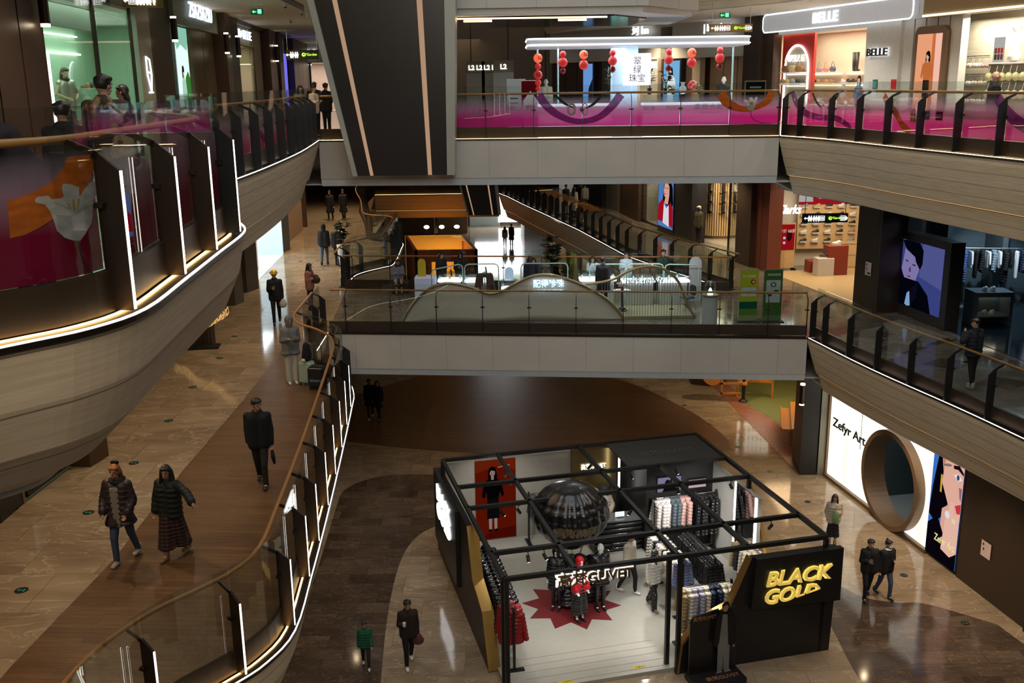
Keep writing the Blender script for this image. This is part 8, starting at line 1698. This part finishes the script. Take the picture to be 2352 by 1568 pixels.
gtext(A_, I_, p_, 10.0, 12.86, '老庙', .15, .38, LTX); gtext(A_, I_, p_, 10.75, 12.86, '老凤祥', .15, .5, LTX); gtext(A_, I_, p_, 11.75, 12.88, '珠光雅集', .2, .85, LTX); gtext(A_, I_, p_, 6.05, 12.9, '珠光雅集', .2, .9, LTX); gtext(A_, I_, p_, 11.75, 12.72, 'PEARL JEWELS', .06, .5, LTX)
gtext(A_, I_, p_, 10.0, 12.73, 'OLD TEMPLE GOLD', .05, .38, LTX); gtext(A_, I_, p_, 4.83, 12.7, '金苑珠宝', .08, .4, LTX); ring(A_, I_, p_, 4.83, 12.86, .1, .1, .02, LTX, 'logo_print')
strip(A_, I_, p_, 'ribbon_print', [(12.1, 13.28), (12.3, 13.0), (12.7, 12.82), (13.1, 12.84), (13.45, 13.02), (13.6, 13.28)], [.14, .14, .09, .07, .10, .12], ORG)
tulip(A_, I_, p_, 13.0, 12.9, .27, 1); strip(A_, I_, p_, 'stem_print', [(13.0, 12.76), (13.05, 12.55), (13.3, 12.42), (13.6, 12.38)], [.01, .008], GRN)
# upper left balustrade beyond the lit corner
A_, I_, p_ = RB_LB, INV_LB, C_LEFT
for s_, c in ((sRec + 1.2, ORG), (sRec + 4.6, PUR), (sRec + 8.2, ORG), (sRec + 12.5, PUR)):
    strip(A_, I_, p_, 'ribbon_print', [(s_, 13.28), (s_ + .5, 12.9), (s_ + 1.1, 12.62), (s_ + 1.9, 12.45)], [.1, .1, .09, .08], c)

# ---------------- people ----------------
WALK1 = (((0, -.32, -1), (0, .02, -1)), ((0, .28, -1), (0, .5, -1))); WALK2 = (WALK1[1], WALK1[0])
ARM = ((.14, .02, -1), (.04, -.14, -1)); ARMB = ((.12, .25, -1), (.02, .1, -1)); ARMF = ((.1, -.25, -1), (.02, -.6, -.8)); HOLD = ((.14, .0, -1), (-.45, -.75, .25)); POCKET = ((.25, .1, -1), (-.3, -.35, -.8))
def bb(u, v): return (u, v)
# upper level, left
b, P_, J = person('person in a dark padded jacket leaning over the near rail, head bowed', (-4.15, 8.75, 12), R(-25), 1.72, cloth('plum_black', (.022, .015, .02)), 'jacket', lean=(-.2, -.75), arms=(((.15, -1, -.35), (-.2, -.8, .1)),) * 2, look=(-.3, 0), vox=.014)
b, P_, J = person('boy in a black top behind the near rail, seen from behind', (-4.55, 10.5, 12), R(190), 1.52, BLK, 'jacket', vox=.014)
b, P_, J = person('man in a camouflage hooded jacket carrying a black backpack, upper left', (-4.75, 12.15, 12), R(175), 1.79, mat('camouflage', (.16, .12, .06), .8), 'jacket', look=(-.4, 0), build=1.15, vox=.014)
CAM = _M['camouflage']; N, L = nt(CAM); v_ = N.new('ShaderNodeTexNoise'); v_.inputs['Scale'].default_value = 9; tc = N.new('ShaderNodeTexCoord'); L.new(tc.outputs['Object'], v_.inputs['Vector']); cr = N.new('ShaderNodeValToRGB'); cr.color_ramp.interpolation = 'CONSTANT'
cr.color_ramp.elements[0].color = (.05, .035, .02, 1); cr.color_ramp.elements[1].position = .48; cr.color_ramp.elements[1].color = (.20, .14, .07, 1); e_ = cr.color_ramp.elements.new(.56); e_.color = (.30, .24, .14, 1); L.new(v_.outputs['Fac'], cr.inputs[0]); L.new(cr.outputs[0], N['Principled BSDF'].inputs['Base Color'])
def backpack(label, P, J, m):
    c = P @ (J['pel'] + Vector((0, .235, .10))); t = thing('backpack', label, 'backpack', c); t.rotation_euler = P.to_euler(); bm = bmesh.new(); cap(bm, (-.06, 0, .0), (-.06, 0, .3), .1, .09); cap(bm, (.06, 0, .0), (.06, 0, .3), .1, .09); cap(bm, (0, .07, .02), (0, .07, .14), .08, .07); solid(link('body', bm, m, t), .016)
    for s_ in (-1, 1): bm = bmesh.new(); tube(bm, [(s_ * .12, -.04, .0), (s_ * .15, -.13, .1), (s_ * .14, -.28, .3), (s_ * .12, -.2, .38), (s_ * .1, -.02, .36)], .016, 6); link('strap', bm, m, t, True)
    return t
backpack('black backpack on the back of the man in camouflage', P_, J, BLK)
person('woman with tied black hair in a dark coat talking to the camouflage man', (-6.35, 17.1, 12), R(-80), 1.68, CHAR, 'coat', hair='bob', vox=.016)
person('laughing woman in grey hoodie with a phone behind the far upper left rail', (-6.75, 33.6, 12), R(30), 1.62, GRY, 'sweater', hair='long', arms=(HOLD, HOLD), vox=.022)
person('woman in a white sweater behind the far upper left rail', (-6.35, 33.7, 12), R(60), 1.62, CRM, 'sweater', hair='bun', arms=(HOLD, HOLD), vox=.022)
person('person in black with face turned away beside the white sweater woman', (-6.15, 34.8, 12), R(160), 1.68, BLK, 'jacket', arms=(HOLD, HOLD), vox=.022); person('person in black half hidden behind the two women, upper left', (-6.6, 35.2, 12), R(200), 1.72, BLK, 'jacket', vox=.022)
person('balding man in a black coat looking at the underwear wall', (11.35, 24.2, 12), R(75), 1.73, BLK, 'jacket', hair='bald', look=(.2, 0), vox=.016, hem=.75)
for (p, l, c, st) in (((8.05 - .4, 36.9, 12), 'headless-looking white mannequin in dark jacket behind the kiosk right end', CHAR, 'jacket'), ((1.9 - .5, 38.8, 12), 'white mannequin in a pale coat seen under the second lantern string', CRM, 'coat')):
    person(l, p, 0, 1.72, c, st, hair=None, skin=WM, cat='mannequin', name='mannequin', vox=.024)
b, P_, J = person('mannequin in a sequined vest, dark scarf and beret in the mint shop window', FL.P(7.9, -1.3, 12.35), R(60), 1.75, mat('sequin_vest', (.55, .52, .45), .3, .5), 'vest', bottom=cloth('brown_skirt', (.07, .05, .035)), bstyle='skirt', hair='bob', hairm=cloth('olive_beret', (.12, .10, .05)), skin=mat('wood_mannequin', (.55, .40, .26), .4), cat='mannequin', name='mannequin', scarf=CHAR, arms=(((.5, -.1, -1), (-.55, -.5, -.3)),) * 2, vox=.014)
bm = bmesh.new(); 
for t in [math.pi * k / 14 for k in range(2, 15)]: pass
T = thing('moon_prop', 'large pale crescent moon prop behind the window mannequin', 'decoration', FL.P(12.8, -2.6, 13.2)); pts = [(.5 * math.cos(a), .5 * math.sin(a)) for a in [math.pi * (.5 + k / 14) for k in range(15)]] + [(.12 + .42 * math.cos(a), .46 * math.sin(a)) for a in [math.pi * (1.5 - k / 14) for k in range(15)]]
bm = bmesh.new(); plate(bm, [FL.M(12.8, -2.6, 13.9) @ Vector((x, y, 0)) for x, y in pts], (.06, 0, 0)); adT(T, Matrix.Translation(-Vector(FL.P(12.8, -2.6, 13.2))), 'crescent', bm, WHITEP)
for k, (s, z, c) in enumerate(((11.6, 12.63, 2), (12.1, 12.63, 0), (12.9, 12.63, 2), (11.7, 13.13, 3), (12.3, 13.13, 2), (11.7, 13.63, 1), (12.1, 13.63, 1), (13.7, 13.63, 2), (14.0, 13.63, 0))): put_shoe(FL.P(s, -2.6, z), FL.ang + 1, c, '%s shoe on the glass wall shelves of the mint shop' % SHN[c], 'shoes in the mint shop window', 1.6)
# middle level
def bp(t, z=6): return (t[0], t[1], z)
person('left one of two women in long black coats walking towards the viewer', (-10.45, 58.47, 6), 0, 1.7, BLK, 'coat', BLK, hair='bun', legs=WALK1, vox=.026, group=None, hem=.5); person('right one of two women in long black coats walking towards the viewer', (-9.7, 58.59, 6), 0, 1.74, BLK, 'coat', BLK, hair='bun', legs=WALK2, vox=.026, hem=.5)
person('left one of two people seen from behind, black jacket and blue jeans', (-8.16, 43.66, 6), R(180), 1.76, BLK, 'puffer', JEAN, legs=WALK1, vox=.024, hair='hood'); person('right one of two people seen from behind, black jacket and dark trousers', (-7.55, 43.4, 6), R(180), 1.72, BLK, 'jacket', BLK, legs=WALK2, vox=.024)
b, P_, J = person('man in a yellow helmet and black clothes walking with a phone', (-7.78, 32.5, 6), R(12), 1.77, BLK, 'jacket', BLK, arms=(HOLD, ARM), legs=WALK1, look=(-.3, 0), vox=.018)
hc = P_ @ (J['hd'] + Vector((0, .005, .05))); T = thing('helmet', 'bright yellow riding helmet on the walking man', 'helmet', hc); bm = bmesh.new(); ell(bm, (0, 0, 0), (.125, .145, .12), 18); bmesh.ops.bisect_plane(bm, geom=bm.verts[:] + bm.edges[:] + bm.faces[:], plane_co=(0, 0, -.02), plane_no=(0, 0, -1), clear_outer=True); link('shell', bm, mat('helmet_yellow', (.75, .42, .01), .3), T, True); bm = bmesh.new()
for a in range(5): ell(bm, (.06 * (a - 2), -.13 + .02 * abs(a - 2), .05), (.012, .012, .022), 6)
link('vents', bm, BLACKM, T); phone('lit phone in the hand of the man with the yellow helmet', P_, J, 0); hang_bag('plastic_bag', 'translucent white plastic bag hanging from the helmet man left hand', 'bag', P_, J, 1, mat('plastic_film', (.5, .46, .42), .3), (.13, .09, .17), .08)
b, P_, J = person('woman with long black hair in a pink jacket looking at her phone by the rail', (-7.25, 35.87)+(6,) if False else (-7.05, 34.6, 6), R(75), 1.62, cloth('rose', (.36, .16, .15)), 'jacket', CHAR, hair='long', arms=(HOLD, HOLD), vox=.02); phone('phone held by the woman in pink', P_, J, 0); hang_bag('handbag', 'dark red-brown shoulder bag at the side of the woman in pink', 'bag', P_, J, 0, mat('oxblood', (.06, .02, .02), .4), (.16, .08, .18), .02)
b, P_, J = person('traveller in a grey hoodie with raised hood and cream trousers using a phone', (-5.84, 25.65, 6), R(20), 1.78, cloth('heather_grey', (.17, .17, .17)), 'jacket', cloth('cream_trousers', (.50, .46, .38)), 'wide', hair='hood', arms=(HOLD, HOLD), look=(.2, 0), shoes=mat('shoe_white', (.7, .7, .68), .5), vox=.014, hem=.8); phone('black phone held by the hooded traveller', P_, J, 1)
def suitcase(label, loc, rz, m, h=.66, w_=.42, d=.26, han=.42, txt=None):
    T = thing('suitcase', label, 'suitcase', loc, rz); bm = bmesh.new(); box(bm, -w_ / 2, w_ / 2, -d / 2, d / 2, .07, h); bmesh.ops.bevel(bm, geom=bm.edges[:], offset=.045, segments=3, affect='EDGES'); link('shell', bm, m, T, False)
    bm = bmesh.new(); tube(bm, [(-.1, d * .4, h - .02), (-.1, d * .4, h + han), (-.08, d * .4, h + han + .03), (.08, d * .4, h + han + .03), (.1, d * .4, h + han), (.1, d * .4, h - .02)], .011, 6); link('handle', bm, CHROME if txt is None else BLACKM, T, True)
    for sx in (-1, 1):
        for sy in (-1, 1): bm = bmesh.new(); tube(bm, [(sx * (w_ / 2 - .05) - .012, sy * (d / 2 - .04), .032), (sx * (w_ / 2 - .05) + .012, sy * (d / 2 - .04), .032)], .032, 10); box(bm, sx * (w_ / 2 - .05) - .01, sx * (w_ / 2 - .05) + .01, sy * (d / 2 - .04) - .01, sy * (d / 2 - .04) + .01, .03, .09); link('wheel', bm, BLACKM, T)
    if txt: text('letters', txt, Matrix.Translation((0, -d / 2 - .002, .26)) @ RX, .07, mat('print_pale', (.3, .4, .4), .5), T, .001, .3)
    return T
suitcase('mint green suitcase with raised handle beside the hooded traveller', (-5.4, 25.47, 6), R(-20), mat('mint_shell', (.36, .46, .36), .35)); suitcase('black suitcase with white lettering right of the mint suitcase', (-5.07, 25.1, 6), R(-12), mat('black_shell', (.015, .02, .022), .35), .62, .44, .3, .5, '国际旅行')
T = thing('shoulder_bag', 'black bag with fluffy charm standing on the mint green suitcase', 'bag', ((-5.4, 25.47, 6)[0], (-5.4, 25.47, 6)[1], 6.66)); bm = bmesh.new(); cap(bm, (0, .02, .1), (0, .02, .42), .13, .08); link('body', bm, BLK, T, True); bm = bmesh.new(); ell(bm, (-.06, -.14, .05), (.06, .05, .05), 10); link('charm', bm, IV, T, True)
b, P_, J = person('man in a black jacket on the walnut walkway turning his head, umbrella in hand', (-4.98, 18.6, 6), R(5), 1.80, BLK, 'jacket', cloth('dark_olive', (.022, .022, .018)), arms=(ARMB, ARM), legs=WALK2, look=(.85, 0), vox=.012, build=1.08)
w0 = P_ @ (J['J'][1][5] + J['J'][1][6] * .09); T = thing('umbrella', 'short folded black umbrella hanging from the hand of the man in black', 'umbrella', w0); bm = bmesh.new(); tube(bm, [(0, 0, .05), (0, 0, -.06)], .018, 8); link('handle', bm, mat('amber_handle', (.3, .2, .08), .4), T, True); bm = bmesh.new(); tube(bm, [(0, 0, -.06), (.01, 0, -.2), (.03, 0, -.34)], [.03, .042, .02], 10); link('canopy', bm, BLK, T, True)
ST = mat('chevron_knit', (.2, .2, .2), .7); N, L = nt(ST); wv_ = N.new('ShaderNodeTexWave'); wv_.inputs['Scale'].default_value = 14; wv_.bands_direction = 'Z'; wv_.inputs['Distortion'].default_value = 0; tc = N.new('ShaderNodeTexCoord'); sp = N.new('ShaderNodeSeparateXYZ'); L.new(tc.outputs['Object'], sp.inputs[0])
pp = math_(N, L, 'PINGPONG', sp.outputs[0], .035); cm = N.new('ShaderNodeCombineXYZ'); L.new(math_(N, L, 'ADD', sp.outputs[2], pp), cm.inputs[2]); L.new(cm.outputs[0], wv_.inputs['Vector']); cr = N.new('ShaderNodeValToRGB'); cr.color_ramp.elements[0].color = (.01, .01, .01, 1); cr.color_ramp.elements[0].position = .45; cr.color_ramp.elements[1].position = .55; cr.color_ramp.elements[1].color = (.45, .42, .40, 1); L.new(wv_.outputs['Fac'], cr.inputs[0]); L.new(cr.outputs[0], N['Principled BSDF'].inputs['Base Color'])
def front_panel(b, P, J, m, z0=.82, z1=1.34, w_=.075):
    bm = bmesh.new()
    for sx in (-.035, 0, .035): cap(bm, J['pel'] + Vector((sx, -.098, z0 - .93)), J['pel'] + Vector((sx * 1.3, -.098, z1 - .93)), .042, .046, 10)
    bmesh.ops.transform(bm, matrix=b.matrix_basis.inverted() @ P, verts=bm.verts); return link('shirt', bm, m, b, True)
b, P_, J = person('ginger-haired woman in a dark padded coat, striped top and jeans walking', (-6.51, 15.4, 6), R(-6), 1.72, cloth('aubergine_puffer', (.035, .024, .028), .45, .2), 'puffer', JEAN, hair='bob', hairm=HAIRG, legs=WALK1, arms=(((.3, -.05, -1), (-.18, -.55, -.6)),) * 2, vox=.010, build=1.05, fur=BLK, shoes=mat('shoe_pale', (.45, .4, .35), .5), hem=.74); front_panel(b, P_, J, ST, .72)
hc = P_ @ (J['hd'] + Vector((0, .03, .15))); T = thing('hair_clip', 'black hair bow on top of the ginger hair', 'hair clip', hc); bm = bmesh.new(); ell(bm, (-.03, 0, 0), (.04, .03, .035), 10); ell(bm, (.03, 0, 0), (.04, .03, .035), 10); link('bow', bm, BLK, T, True)
PL = mat('plaid_skirt', (.02, .015, .015), .8); N, L = nt(PL); ck = N.new('ShaderNodeTexBrick'); ck.offset = 0; ck.inputs['Scale'].default_value = 14; ck.inputs['Brick Width'].default_value = 1; ck.inputs['Row Height'].default_value = 1; ck.inputs['Color1'].default_value = (.014, .012, .012, 1); ck.inputs['Color2'].default_value = (.02, .012, .012, 1); ck.inputs['Mortar'].default_value = (.11, .035, .025, 1); ck.inputs['Mortar Size'].default_value = .07
tc = N.new('ShaderNodeTexCoord'); mp = N.new('ShaderNodeMapping'); mp.inputs['Rotation'].default_value = (R(90), 0, 0); L.new(tc.outputs['Object'], mp.inputs[0]); L.new(mp.outputs[0], ck.inputs['Vector']); L.new(ck.outputs['Color'], N['Principled BSDF'].inputs['Base Color'])
b, P_, J = person('laughing black-haired woman in dark jacket and plaid skirt, one arm stretched out', (-5.73, 15.53, 6), R(-14), 1.66, cloth('bottle_black', (.016, .02, .018), .6), 'puffer', PL, 'longskirt', hair='long', legs=WALK1, arms=(((.3, .0, -1), (.05, -.2, -1)), ((.9, -.35, -.35), (.75, -.6, -.45))), lean=(.04, -.06), look=(.25, 0), vox=.010, shoes=mat('boot_tan', (.20, .13, .08), .6)); front_panel(b, P_, J, cloth('dark_green_knit', (.012, .03, .022)), .9)
person('figure in black with shiny black shoes, cut by the lower left edge', ((-9.56, 17.62)[0] - .0, (-9.56, 17.62)[1], 6), R(60), 1.78, BLK, 'coat', BLK, 'wide', vox=.02, shoes=mat('patent_black', (.01, .01, .01), .1))
b, P_, J = person('man in a dark padded vest leaning at the middle right rail', (11.64, 24.46, 6), R(200), 1.76, NAV, 'puffer', BLK, legs=(((0, -.1, -1), (0, .05, -1)), ((0, .15, -1), (0, .2, -1))), arms=(((.35, -.4, -.5), (-.4, -.2, 1)), ((.5, -.1, -.6), (-.5, -.3, .8))), look=(1.3, 0), shoes=mat('shoe_pale', (.45, .4, .35), .5), vox=.014)
SEAT = (((.05, -1, -.08), (0, -.02, -1)), ((.05, -1, -.08), (0, -.05, -1)))
b, P_, J = person('seated girl in a pale blue jacket and black skirt bent over her phone', (-4.25, 37.3, 6), R(8), 1.6, cloth('powder_blue', (.22, .25, .36)), 'jacket', BLK, 'skirt', hair='long', legs=SEAT, arms=(HOLD, HOLD), scarf=BLK, seat=.5, vox=.02, lean=(0, -.15))
T = thing('bench', 'dark bench block under the seated girl in pale blue', 'bench', (-4.25, 37.45, 6)); bm = bmesh.new(); box(bm, -.35, .35, -.2, .2, 0, .42); bmesh.ops.bevel(bm, geom=bm.edges[:], offset=.02, affect='EDGES'); link('seat', bm, DARKP, T)
person('woman with long black hair in a black coat behind the first mint tube frame', (-2.55, 36.3, 6), R(40), 1.66, BLK, 'jacket', BLK, hair='long', arms=(HOLD, HOLD), vox=.022); person('man in a black hooded coat and cap using his phone beside the first tube frame', (-1.85, 36.3, 6), R(5), 1.66, BLK, 'jacket', BLK, hair='hood', arms=(HOLD, HOLD), vox=.022)
person('woman in a navy coat bending towards the showcase above the lit letters', (.62, 35.7, 6), R(150), 1.58, NAV, 'jacket', BLK, hair='long', vox=.024, lean=(0, -.2)); person('pale-faced woman leaning on the navy-coated one, lit from below', (.95, 35.9, 6), R(-20), 1.52, CHAR, 'jacket', BLK, hair='long', vox=.024, lean=(-.2, -.2))
person('woman with a bright white face bending over the glowing counter', (2.95, 35.95, 6), R(-5), 1.55, cloth('pale_blue_coat', (.4, .45, .5)), 'jacket', hair='long', lean=(0, -.3), arms=(HOLD, HOLD), vox=.022); person('tall customer in a black coat seen from behind at the glowing counter', (3.2, 34.3, 6), R(175), 1.74, BLK, 'coat', BLK, vox=.022, lean=(.05, -.12), hem=.6)
person('shop assistant in a white-blue blouse and mask behind the left glowing counter', (4.15, 35.8, 6), R(-10), 1.66, cloth('pale_blue_coat', (.4, .45, .5)), 'jacket', arms=(HOLD, HOLD), vox=.024); person('assistant in dark green behind the right glowing counter', (5.5, 35.9, 6), R(10), 1.72, cloth('dark_green', (.02, .035, .02)), 'jacket', vox=.024)
T = thing('wooden_bench', 'slatted wooden bench back behind the glowing counters', 'bench', (4.75, 36.3, 6.08)); bm = bmesh.new()
for k in range(22): box(bm, -.62 + k * .058, -.59 + k * .058, -.02, .02, .5, 1.15)
link('slats', bm, mat('amber_slats', (.30, .15, .05), .5), T); bm = bmesh.new(); box(bm, -.66, .7, -.03, .03, .44, .5); box(bm, -.66, -.6, -.03, .03, 0, .5); box(bm, .64, .7, -.03, .03, 0, .5); link('frame', bm, mat('amber_slats', (.30, .15, .05), .5), T)
for (p, l, c, st, hr, rz) in (((3.31, 59.8, 6), 'person in dark top and grey trousers far on the right walkway', BLK, 'jacket', 'short', 30), ((3.68, 58.19, 6), 'long-haired woman in a pale yellow coat among the three far shoppers', CRM, 'coat', 'long', 150), ((4.21, 60.74, 6), 'shopper in black among the three far shoppers', BLK, 'jacket', 'short', 170), ((4.46, 60.29, 6), 'shopper in a grey shirt among the three far shoppers', GRY, 'sweater', 'short', 190)):
    person(l, p, R(rz), 1.72, c, st, CHAR, hair=hr, vox=.03, face=False)
person('mannequin in an olive puffer, cap and black backpack in front of the slatted wall', FF.P(4.75, .1, 6), R(-55), 1.82, cloth('olive_puffer', (.06, .055, .03), .5), 'puffer', BLK, skin=cloth('mask_black', (.02, .02, .02)), hair='short', hairm=IV, cat='mannequin', name='mannequin', vox=.022, shoes=mat('boot_tan', (.20, .13, .08), .6))
person('mannequin in a rust puffer behind the far shop glass', FF.P(12.2, -.8, 6), R(-30), 1.8, cloth('rust_puffer', (.22, .04, .015), .4), 'puffer', BLK, skin=cloth('mask_black', (.02, .02, .02)), hair=None, cat='mannequin', name='mannequin', vox=.026)
# clothes in the middle level shops
def shoprack(label, p0, p1, z0, top, n, kinds, ms, lb, grp): rack(label, p0, p1, z0, top, CHROME, False); fillrack(p0, p1, top, n, kinds, ms, lb, grp)
shoprack('rail of white and grey coats behind the far glass front', (FF.P(11.0, -1.2, 0).x, FF.P(11.0, -1.2, 0).y), (FF.P(13.2, -1.2, 0).x, FF.P(13.2, -1.2, 0).y), 6, 8.4, 6, 'long', [GRY, CRM, IV, GRY, CRM, WHT], 'pale coat on the rail behind the far glass front', 'pale coats behind the far glass front')
shoprack('rail of red-brown and cream clothes behind the dark-framed pane', (FF.P(7.0, -3.2, 0).x, FF.P(7.0, -3.2, 0).y), (FF.P(8.2, -3.2, 0).x, FF.P(8.2, -3.2, 0).y), 6, 8.2, 7, 'puffer', [cloth('brick', (.2, .05, .04))] * 3 + [CRM] * 2 + [GRY] * 2, ['brick red garment on the rail behind the dark-framed pane'] * 3 + ['cream garment on the rail behind the dark-framed pane'] * 2 + ['grey garment on the rail behind the dark-framed pane'] * 2, ['brick red garments'] * 3 + ['cream garments behind pane'] * 2 + ['grey garments behind pane'] * 2)
shoprack('long rail of white, blue and black clothes in the dark blue shop', (14.9, 33.7), (18.6, 33.2), 6, 8.05, 20, ['puffer', 'shirt', 'long', 'shirt', 'trousers', 'puffer', 'shirt'], [WHT, WHT, cloth('cobalt', (.05, .10, .25)), WHT, BLK, BLK, WHT, cloth('grey_blue', (.18, .24, .28)), WHT, BLK, BLK, WHT, NVY, NVY, WHT, WHT, BLK, IV, IV, NVY], 'garment on the long rail of the dark blue shop', 'garments in the dark blue shop')
T = thing('shoe_plinth', 'slate plinth with lit niche and pale sneakers right of the portrait screen', 'plinth', (15.15, 31.2, 6)); bm = bmesh.new()
for a in ((-.6, .6, -.4, .4, .95, 1.1), (-.6, -.5, -.4, .4, 0, .95), (.5, .6, -.4, .4, 0, .95), (-.5, .5, .3, .4, 0, .95), (-.5, .5, -.4, .4, .3, .34)): box(bm, *a)
link('body', bm, mat('slate_plinth', (.10, .14, .17), .4), T); bm = bmesh.new(); box(bm, -.48, .48, .2, .24, .9, .93); link('light_strip', bm, STRIPC, T)
for x, z in ((-.2, 1.1), (.05, 1.1), (-.15, .34), (.1, .34)): put_shoe((15.15 + x, 31.1, 6 + z), 1.4, 1, 'white sneaker %s the slate plinth' % ('on top of' if z > 1 else 'in the lit niche of'), 'sneakers %s the slate plinth' % ('on top of' if z > 1 else 'in the niche of'), 1.4)
# ground floor
person('left one of the couple in black standing on the dark marble under the bridge', (-5.99, 40.25, 0), R(10), 1.74, BLK, 'coat', BLK, vox=.02, hem=.66, legs=WALK1, look=(.4, 0), shoes=mat('shoe_pale', (.45, .4, .35), .5)); person('right one of the couple in black, head turned, under the middle bridge', (-5.64, 40.12, 0), R(-15), 1.70, BLK, 'coat', BLK, hair='long', vox=.02, hem=.62, legs=WALK2, look=(.5, 0))
b, P_, J = person('man in a dark zip jacket holding a white cup, walking with a small boy', (-2.59, 21.69, 0), R(15), 1.74, cloth('brown_black', (.03, .02, .016)), 'jacket', BLK, arms=(((.15, .0, -1), (-.2, -.8, .35)), ARM), legs=WALK1, vox=.012, shoes=mat('shoe_white', (.7, .7, .68), .5))
w0 = P_ @ (J['J'][0][5] + J['J'][0][6] * .09); T = thing('paper_cup', 'white paper cup in the hand of the man walking with the boy', 'cup', (w0.x, w0.y, w0.z - .03)); bm = bmesh.new(); lathe(bm, [(.028, 0), (.04, .1), (0, .1)], 14); link('cup', bm, WHITEP, T, True); bm = bmesh.new(); lathe(bm, [(.043, .1), (.04, .115), (0, .115)], 14); link('lid', bm, WHITEP, T, True)
hang_bag('shopping_bag', 'dark red and white bag hanging from the hand of the man with the cup', 'bag', P_, J, 1, mat('bag_maroon', (.12, .03, .035), .5), (.15, .07, .17), .06)
b, P_, J = person('small boy in a green vest and dark trousers walking beside the man', (-3.63, 21.62, 0), R(10), 1.24, cloth('bottle_green', (.015, .10, .05)), 'puffer', CHAR, arms=(ARM, ARMF), legs=WALK2, vox=.010, shoes=mat('shoe_white', (.7, .7, .68), .5))
b, P_, J = person('woman in a cream padded jacket with a green shopping bag', (9.58, 27.86, 0), R(-15), 1.62, cloth('oat_puffer', (.42, .36, .30), .5), 'puffer', BLK, 'skirt', hair='long', arms=(POCKET, HOLD), vox=.014); hang_bag('shopping_bag', 'green woven shopping bag hanging from the woman in the cream jacket', 'bag', P_, J, 1, mat('bag_green', (.14, .28, .12), .5), (.11, .07, .22), .1)
b, P_, J = person('man in black looking at his phone beside the woman with a face mask', (9.5, 24.59, 0), R(-5), 1.75, BLK, 'jacket', BLK, arms=(HOLD, ARM), legs=WALK1, vox=.012); phone('phone of the man in black on the right ground floor', P_, J, 0)
b, P_, J = person('woman in a black sweater and blue jeans wearing a pale blue face mask', (10, 24.67, 0), R(15), 1.68, BLK, 'jacket', JEAN, hair='bun', arms=(ARM, HOLD), legs=WALK2, vox=.012, look=(.3, 0), scarf=WHT)
bm = bmesh.new(); ell(bm, J['hd'] + J['f'] * .072 + Vector((0, 0, -.045)), (.055, .04, .045), 12); bmesh.ops.transform(bm, matrix=b.matrix_basis.inverted() @ P_, verts=bm.verts); link('face_mask', bm, mat('mask_blue', (.35, .50, .62), .7), b, True)
person('man in a cream zip sweater and black trousers inside the pop-up shop', K(4.4, 3.76, .1), KA + R(35), 1.78, CRM, 'sweater', BLK, legs=WALK2, look=(.4, 0), vox=.012, shoes=mat('shoe_white', (.7, .7, .68), .5))
b, P_, J = person('woman in a short white padded jacket and dotted black trousers in the pop-up shop', K(4.72, 2.8, .1), KA + R(20), 1.68, cloth('snow_puffer', (.66, .64, .60), .5), 'puffer', mat('dotted_black', (.012, .012, .012), .7), 'wide', hair='long', legs=WALK1, arms=(ARM, ((.5, -.1, -1), (.3, -.6, -.5))), look=(.8, 0), vox=.011, shoes=mat('boot_tan', (.20, .13, .08), .6))
DT = _M['dotted_black']; N, L = nt(DT); vr = N.new('ShaderNodeTexVoronoi'); vr.inputs['Scale'].default_value = 16; tc = N.new('ShaderNodeTexCoord'); L.new(tc.outputs['Object'], vr.inputs['Vector']); cr = N.new('ShaderNodeValToRGB'); cr.color_ramp.interpolation = 'CONSTANT'; cr.color_ramp.elements[0].color = (.6, .58, .52, 1); cr.color_ramp.elements[1].position = .2; cr.color_ramp.elements[1].color = (.012, .012, .012, 1); L.new(vr.outputs['Distance'], cr.inputs[0]); L.new(cr.outputs[0], N['Principled BSDF'].inputs['Base Color'])
b, P_, J = person('shop worker in a navy cap and long cream padded coat behind the cashier counter', K(4.85, 7.15, .1), KA + R(-10), 1.68, cloth('oat_puffer', (.42, .36, .30), .5), 'longpuffer', CHAR, hair='long', arms=(((.4, -.3, -.8), (-.5, -.3, 1)), ((.4, -.2, -1), (-.3, -.5, -.4))), vox=.014)
hc = P_ @ (J['hd'] + Vector((0, -.01, .05))); T = thing('baseball_cap', 'navy cap worn by the shop worker behind the counter', 'cap', hc, KA); bm = bmesh.new(); ell(bm, (0, .01, 0), (.1, .115, .09), 14); bmesh.ops.bisect_plane(bm, geom=bm.verts[:] + bm.edges[:] + bm.faces[:], plane_co=(0, 0, -.01), plane_no=(0, 0, -1), clear_outer=True); link('crown', bm, NAV, T, True); bm = bmesh.new(); ell(bm, (0, -.12, .0), (.08, .08, .012), 12); link('brim', bm, NAV, T, True)
person('far woman in a white jacket with long hair before the bright entrance', (-0.49, 85.73, 0), R(180), 1.66, CRM, 'jacket', BLK, hair='long', vox=.035, face=False, legs=WALK1); person('far person in a long black coat before the bright entrance', (0.07, 86.39, 0), R(160), 1.78, BLK, 'coat', BLK, vox=.035, face=False)
person('seated dark figure beside the mural wall on the far ground floor', (3.0, 72.5, 0), R(90), 1.7, BLK, 'jacket', BLK, legs=SEAT, seat=.45, vox=.035, face=False); T = thing('bench', 'dark bench under the far seated figure', 'bench', (3.1, 72.5, 0)); bm = bmesh.new(); box(bm, -.25, .3, -.6, .6, 0, .38); link('seat', bm, DARKP, T)
# thin black rails along the promenade and far table
for o in list(GAR.values()):
    if 'group' not in o:
        for ch in list(o.children): bpy.data.objects.remove(ch)
        bpy.data.objects.remove(o)
